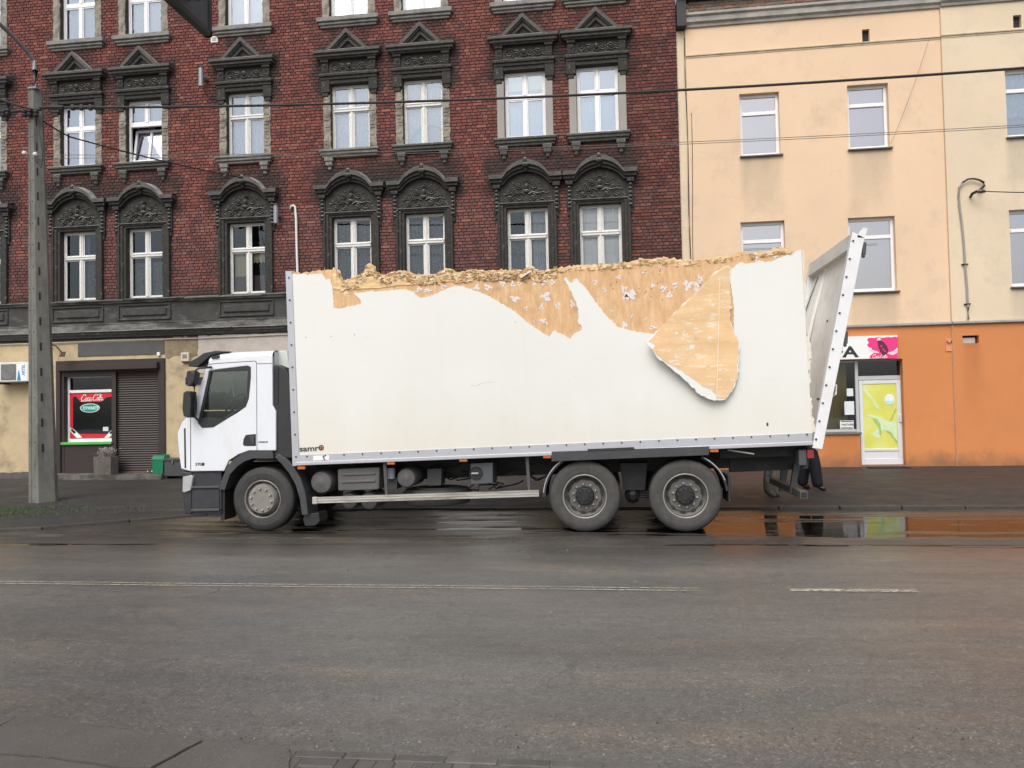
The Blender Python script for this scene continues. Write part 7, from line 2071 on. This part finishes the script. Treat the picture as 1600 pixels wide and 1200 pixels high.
# bumper, lamp, steps, front wheel arch
BLU = M('dark_blue_grey_step', (.028, .031, .038), .5, .2, 6, dirt=(.07, .065, .06), damt=.6, dscale=6)
b = MB(); b.sheet(XZ([(283.5, 736), (299, 738), (299, 804), (288, 803), (284.5, 770)], C0 + .02), C0 + .02, C0 + CW - .02); b.build('bumper', BLU, cab, bevel=.02)
b = MB(); b.sheet(XZ([(296, 737), (346, 737), (346, 803), (299, 804)], C0 + .05), C0 + .05, C0 + .40); b.build('step_box', BLU, cab, bevel=.01)
for (y0, y1) in ((760, 763), (795, 799)): b = MB(); b.sheet(XZ([(299, y0), (343, y0 - 1), (343, y1 - 1), (299, y1)], C0 + .02), C0 + .005, C0 + .08); b.build('step', CHASG, cab, bevel=.004)
b = MB(); b.sheet(XZ([(298.5, 765), (343, 764), (343, 793), (298.5, 794.5)], C0 + .045), C0 + .035, C0 + .06); b.build('step_panel', BLU, cab, bevel=.006)
b = MB(); b.sheet(XZ([(285.5, 745), (300, 742), (301.5, 746), (298, 766), (287, 770), (284.5, 768)], C0 + .0), C0 - .005, C0 + .25); b.build('headlight', M('headlight_lens', (.50, .50, .50), .2, .15, 14, metal=.3), cab, bevel=.02)
arch_o = XZ([(343, 764), (348, 748), (356, 729), (366, 717.5), (378, 709), (391, 704.5), (426, 704), (428, 716), (418, 716), (396, 716), (383, 720.5), (372, 728), (360, 741), (352, 765)], C0)
b = MB(); b.sheet(arch_o, C0 - .02, C0 + .38); b.build('wheel_arch', DGREY, cab, bevel=.012)
b = MB(); b.sheet(XZ([(344, 748), (352, 748), (352, 812), (346, 814)], C0 + .1), C0 + .08, C0 + .45); b.build('front_mudflap', BLACKPL, cab)
fd = XZ([(429, 714), (436, 709), (447, 716), (460, 730), (470, 748), (477, 768), (480, 788), (481.5, 805), (472, 805), (468.5, 780), (462, 758), (452, 740), (440, 725)], C0)
b = MB(); b.sheet(fd, C0 - .01, C0 + .42); b.build('rear_wheel_arch', DGREY, cab, bevel=.012)
b = MB(); b.sheet(XZ([(475, 804), (498, 801), (500, 815), (494, 821), (476, 822), (473, 812)], C0 + .05), C0 + .05, C0 + .40); b.build('mudflap', BLACKPL, cab, bevel=.015)
# interior
INT = M('cab_interior', (.085, .085, .085), .8, .2, 6)
b = MB(); b.box(-6.45, -4.95, C0 + .06, C0 + CW - .06, 1.15, 1.30); xw = P(312, 650, C0).x
b.hexa([(xw - .25, C0 + .06, 1.3), (xw + .15, C0 + .06, 1.3), (xw + .12, C0 + .06, 1.85), (xw - .2, C0 + .06, 1.85), (xw - .25, C0 + CW - .06, 1.3), (xw + .15, C0 + CW - .06, 1.3), (xw + .12, C0 + CW - .06, 1.85), (xw - .2, C0 + CW - .06, 1.85)])
b.build('dashboard', INT, cab)
for yy in (C0 + .35, C0 + 1.55):
    b = MB(); b.cham(xw + .55, xw + 1.0, yy, yy + .5, 1.3, 1.62, .05); b.hexa([(xw + .90, yy, 1.6), (xw + 1.05, yy, 1.6), (xw + 1.17, yy, 2.2), (xw + 1.04, yy, 2.2), (xw + .90, yy + .5, 1.6), (xw + 1.05, yy + .5, 1.6), (xw + 1.17, yy + .5, 2.2), (xw + 1.04, yy + .5, 2.2)]); b.cham(xw + 1.06, xw + 1.18, yy + .12, yy + .38, 2.2, 2.42, .03); b.build('seat', INT, cab)
b = MB(); cs = Vector((xw + .28, C0 + .6, 1.93)); tilt = R(35)
b.tube([cs + Vector((math.cos(a) * .22 * math.sin(tilt), math.sin(a) * .22, math.cos(a) * .22 * math.cos(tilt))) for a in np.linspace(0, 2 * math.pi, 25)], .017, 6, False); b.tube([cs, cs + Vector((-.2, 0, -.3))], .03, 6); b.build('steering_wheel', BLACKPL, cab, smooth=True)
b = MB(); b.ball((xw + .42, C0 + .9, 2.0), .12, .16, .16, 10, 7); b.build('bundle', M('pale_bundle', (.3, .3, .3), .6, .4, 20), cab, smooth=True)
# ------------------------------------------------------------------ two people standing behind the lorry
SKINM = M('skin', (.45, .27, .19), .55, .08, 12)
def skin_obj(name, verts, edges, radii, mat, parent, root=0, sub=2):
    me = bpy.data.meshes.new(name)
    me.from_pydata([tuple(v) for v in verts], edges, [])
    o = bpy.data.objects.new(name, me); COL.objects.link(o)
    me.materials.append(mat)
    sk = o.modifiers.new('skin', 'SKIN'); sk.use_smooth_shade = True
    if not me.skin_vertices: me.skin_vertices.new()
    for i, r_ in enumerate(radii):
        sv = me.skin_vertices[0].data[i]; sv.radius = (r_, r_) if not hasattr(r_, '__len__') else r_; sv.use_root = (i == root)
    sd_ = o.modifiers.new('sub', 'SUBSURF'); sd_.levels = sub; sd_.render_levels = sub
    if parent: o.parent = parent
    return o
def person(x, y, face, label, trous, jacket, shoes, hair, stride, h=1.76, boots=False, arms='side'):
    """standing figure; face = heading in degrees; stride = (dx, dy) of each foot"""
    z = pavz(x, y); k_ = h / 1.76
    ca, sa = math.cos(R(face)), math.sin(R(face))       # facing direction (ca, sa); left = (-sa, ca)
    def L(f, l, u): return Vector((f * ca - l * sa, f * sa + l * ca, u)) * 1.0 * Vector((1, 1, 1)).x if False else Vector(((f * ca - l * sa) * k_, (f * sa + l * ca) * k_, u * k_))
    fl, fr_ = stride
    # one continuous body: pelvis, spine, neck, head, arms, hands, legs, feet
    V = []; E = []; Rr = []
    def v(p, r_, parent=None):
        V.append(p); Rr.append(r_ if hasattr(r_, '__len__') else r_ * k_)
        if parent is not None: E.append((parent, len(V) - 1))
        return len(V) - 1
    pel = v(L(0, 0, .96), .135); wa = v(L(.0, 0, 1.10), .125, pel); chst = v(L(.0, 0, 1.30), .145, wa); shd = v(L(-.01, 0, 1.43), .10, chst)
    nk = v(L(0, 0, 1.52), .055, shd); hd0 = v(L(.015, 0, 1.58), .07, nk); hd1 = v(L(.02, 0, 1.66), .088, hd0); hd2 = v(L(.01, 0, 1.735), .065, hd1)
    joints = {}
    for s_, (fx, fy) in ((1, fl), (-1, fr_)):
        hip = v(L(0, s_ * .10, .90), .095, pel); kn = v(L(fx * .5 + .03, s_ * .11 + fy * .5, .50), .06, hip); cf = v(L(fx * .75, s_ * .11 + fy * .75, .34), .056, kn); an = v(L(fx, s_ * .11 + fy, .09), .034, cf)
        he = v(L(fx - .03, s_ * .11 + fy, .05), .02, an); to = v(L(fx + .15, s_ * .125 + fy, .03), .016, an)
        sh = v(L(-.01, s_ * .19, 1.40), .062, shd); el = v(L(-.03, s_ * .25, 1.12), .044, sh)
        wr = v(L(.10 if arms == 'side' else .22, s_ * .24 if arms == 'side' else s_ * .12, .90 if arms == 'side' else 1.12), .030, el)
        d = (V[wr] - V[el]).normalized(); pm = v(V[wr] + d * .07, .036, wr)
        joints[s_] = (hip, kn, cf, an, he, to, sh, el, wr, pm, d)
    body = skin_obj('person', V, E, Rr, SKINM, None)
    body.location = (x, y, z)
    tag(body, label, 'person', 'people behind the lorry')
    for s_ in (1, -1):                                   # five separate bent fingers on each palm
        hip, kn, cf, an, he, to, sh, el, wr, pm, d = joints[s_]
        side = Vector((ca, sa, 0)); inn = d.cross(side).normalized()
        for i, (o_, ln) in enumerate(((-.030, .070), (-.010, .080), (.010, .075), (.029, .060))):
            a = V[pm] + side * o_ + d * .015; c = a + d * ln * .5 + inn * .01; e = c + d * ln * .4 + inn * .03
            skin_obj('finger', [a, c, e], [(0, 1), (1, 2)], [.0095, .0088, .007], SKINM, body, sub=1)
        a = V[wr] + d * .03 + side * .025; c = a + side * .03 + d * .03; e = c + d * .03 + inn * .01
        skin_obj('thumb', [a, c, e], [(0, 1), (1, 2)], [.011, .010, .008], SKINM, body, sub=1)
    def sub(nm, ids, edges, grow, mat, rmul=1.0):
        return skin_obj(nm, [V[i] for i in ids], edges, [(Rr[i] if not hasattr(Rr[i], '__len__') else Rr[i][0]) * rmul + grow for i in ids], mat, body)
    a, b_ = joints[1], joints[-1]
    ids = [pel, wa, a[0], a[1], a[2], a[3], b_[0], b_[1], b_[2], b_[3]]
    dn = Vector((0, 0, -.045 if not boots else .10))
    tv = [V[i] for i in ids]; tv[5] = tv[5] + dn; tv[9] = tv[9] + dn
    lw = .118 if not boots else .088
    skin_obj('trousers', tv, [(0, 1), (0, 2), (2, 3), (3, 4), (4, 5), (0, 6), (6, 7), (7, 8), (8, 9)], [.175, .155, .13, lw, lw * .98, lw * .92, .13, lw, lw * .98, lw * .92], trous, body)
    ids = [chst, wa, shd, pel, a[6], a[7], a[8], b_[6], b_[7], b_[8]]
    sub('jacket', ids, [(0, 1), (1, 3), (0, 2), (2, 4), (4, 5), (5, 6), (2, 7), (7, 8), (8, 9)], .022, jacket)
    for s_ in (1, -1):
        j = joints[s_]; f = joints[s_]
        vs = [V[j[2]] if boots else V[j[3]] + Vector((0, 0, .02)), V[j[3]], V[j[4]], V[j[5]] * .5 + V[j[3]] * .5 + Vector((0, 0, -.015)), V[j[5]]]
        skin_obj('boot' if boots else 'shoe', vs, [(0, 1), (1, 2), (1, 3), (3, 4)], [.085 if boots else .06, .078 if boots else .06, .066 if boots else .058, .066 if boots else .058, .054 if boots else .05], shoes, body, root=1)
    hd = V[hd1]
    fwd = Vector((ca, sa, 0)); lft = Vector((-sa, ca, 0))
    m = MB(); m.ball(hd + Vector((-fwd.x * .018, -fwd.y * .018, .03)), .098, .098, .098, 14, 9)
    m.v = [p for p in m.v]
    keep = [f for f in m.f if (sum((Vector(m.v[i]) - hd).dot(fwd) for i in f) / len(f) < .035) or (sum(m.v[i][2] for i in f) / len(f) > hd.z + .075)]
    m.f = keep; m.c = [None] * len(keep)
    put('hair', m.mesh('hair', smooth=True, fix=False), hair, body, local=True)
    m = MB(); m.add([hd + fwd * .075 + Vector((0, 0, .02)), hd + fwd * .112 + Vector((0, 0, -.018)), hd + fwd * .08 + lft * .016 + Vector((0, 0, -.025)), hd + fwd * .08 - lft * .016 + Vector((0, 0, -.025))], [(0, 2, 1), (0, 1, 3), (1, 2, 3)])
    put('nose', m.mesh('nose', smooth=True), SKINM, body, local=True)
    for s_ in (-1, 1):
        put('eye', MB().ball(hd + fwd * .082 + lft * (s_ * .031) + Vector((0, 0, .012)), .009, seg=8, rings=5).mesh('eye'), BLACKP, body, local=True)
        put('ear', MB().ball(hd + lft * (s_ * .092) + Vector((0, 0, .0)), .014, .014, .03, 8, 6).mesh('ear', smooth=True), SKINM, body, local=True)
    put('mouth', MB().ball(hd + fwd * .082 + Vector((0, 0, -.05)), .02, .02, .006, 8, 5).mesh('mouth'), M('lips', (.35, .14, .12), .5), body, local=True)
    return body
CAMO = M('camouflage_trousers', (.22, .21, .185), .85, .3, 9, dirt=(.04, .042, .036), damt=.95, dscale=9, dlo=.48, dhi=.54)
NAVY = M('navy_trousers', (.006, .007, .013), .8, .2, 10)
g1, g2 = G(1203, 777, .07), G(1266, 767, .09)
person(g1.x, g1.y - .0, -20, 'person in grey camouflage trousers and heavy boots standing behind the lorry tail', CAMO, M('olive_jacket', (.06, .065, .045), .85), M('muddy_boots', (.075, .065, .052), .7, .3, 14), M('dark_hair', (.03, .022, .018), .7), ((.03, -.06), (-.03, .06)), boots=True)
person(g2.x, g2.y, -15, 'person in dark navy trousers and black shoes behind the leaning door frame', NAVY, M('black_jacket', (.015, .015, .017), .8), M('black_leather_shoes', (.012, .011, .011), .4), M('brown_hair', (.06, .04, .025), .7), ((-.15, .02), (.15, -.02)))
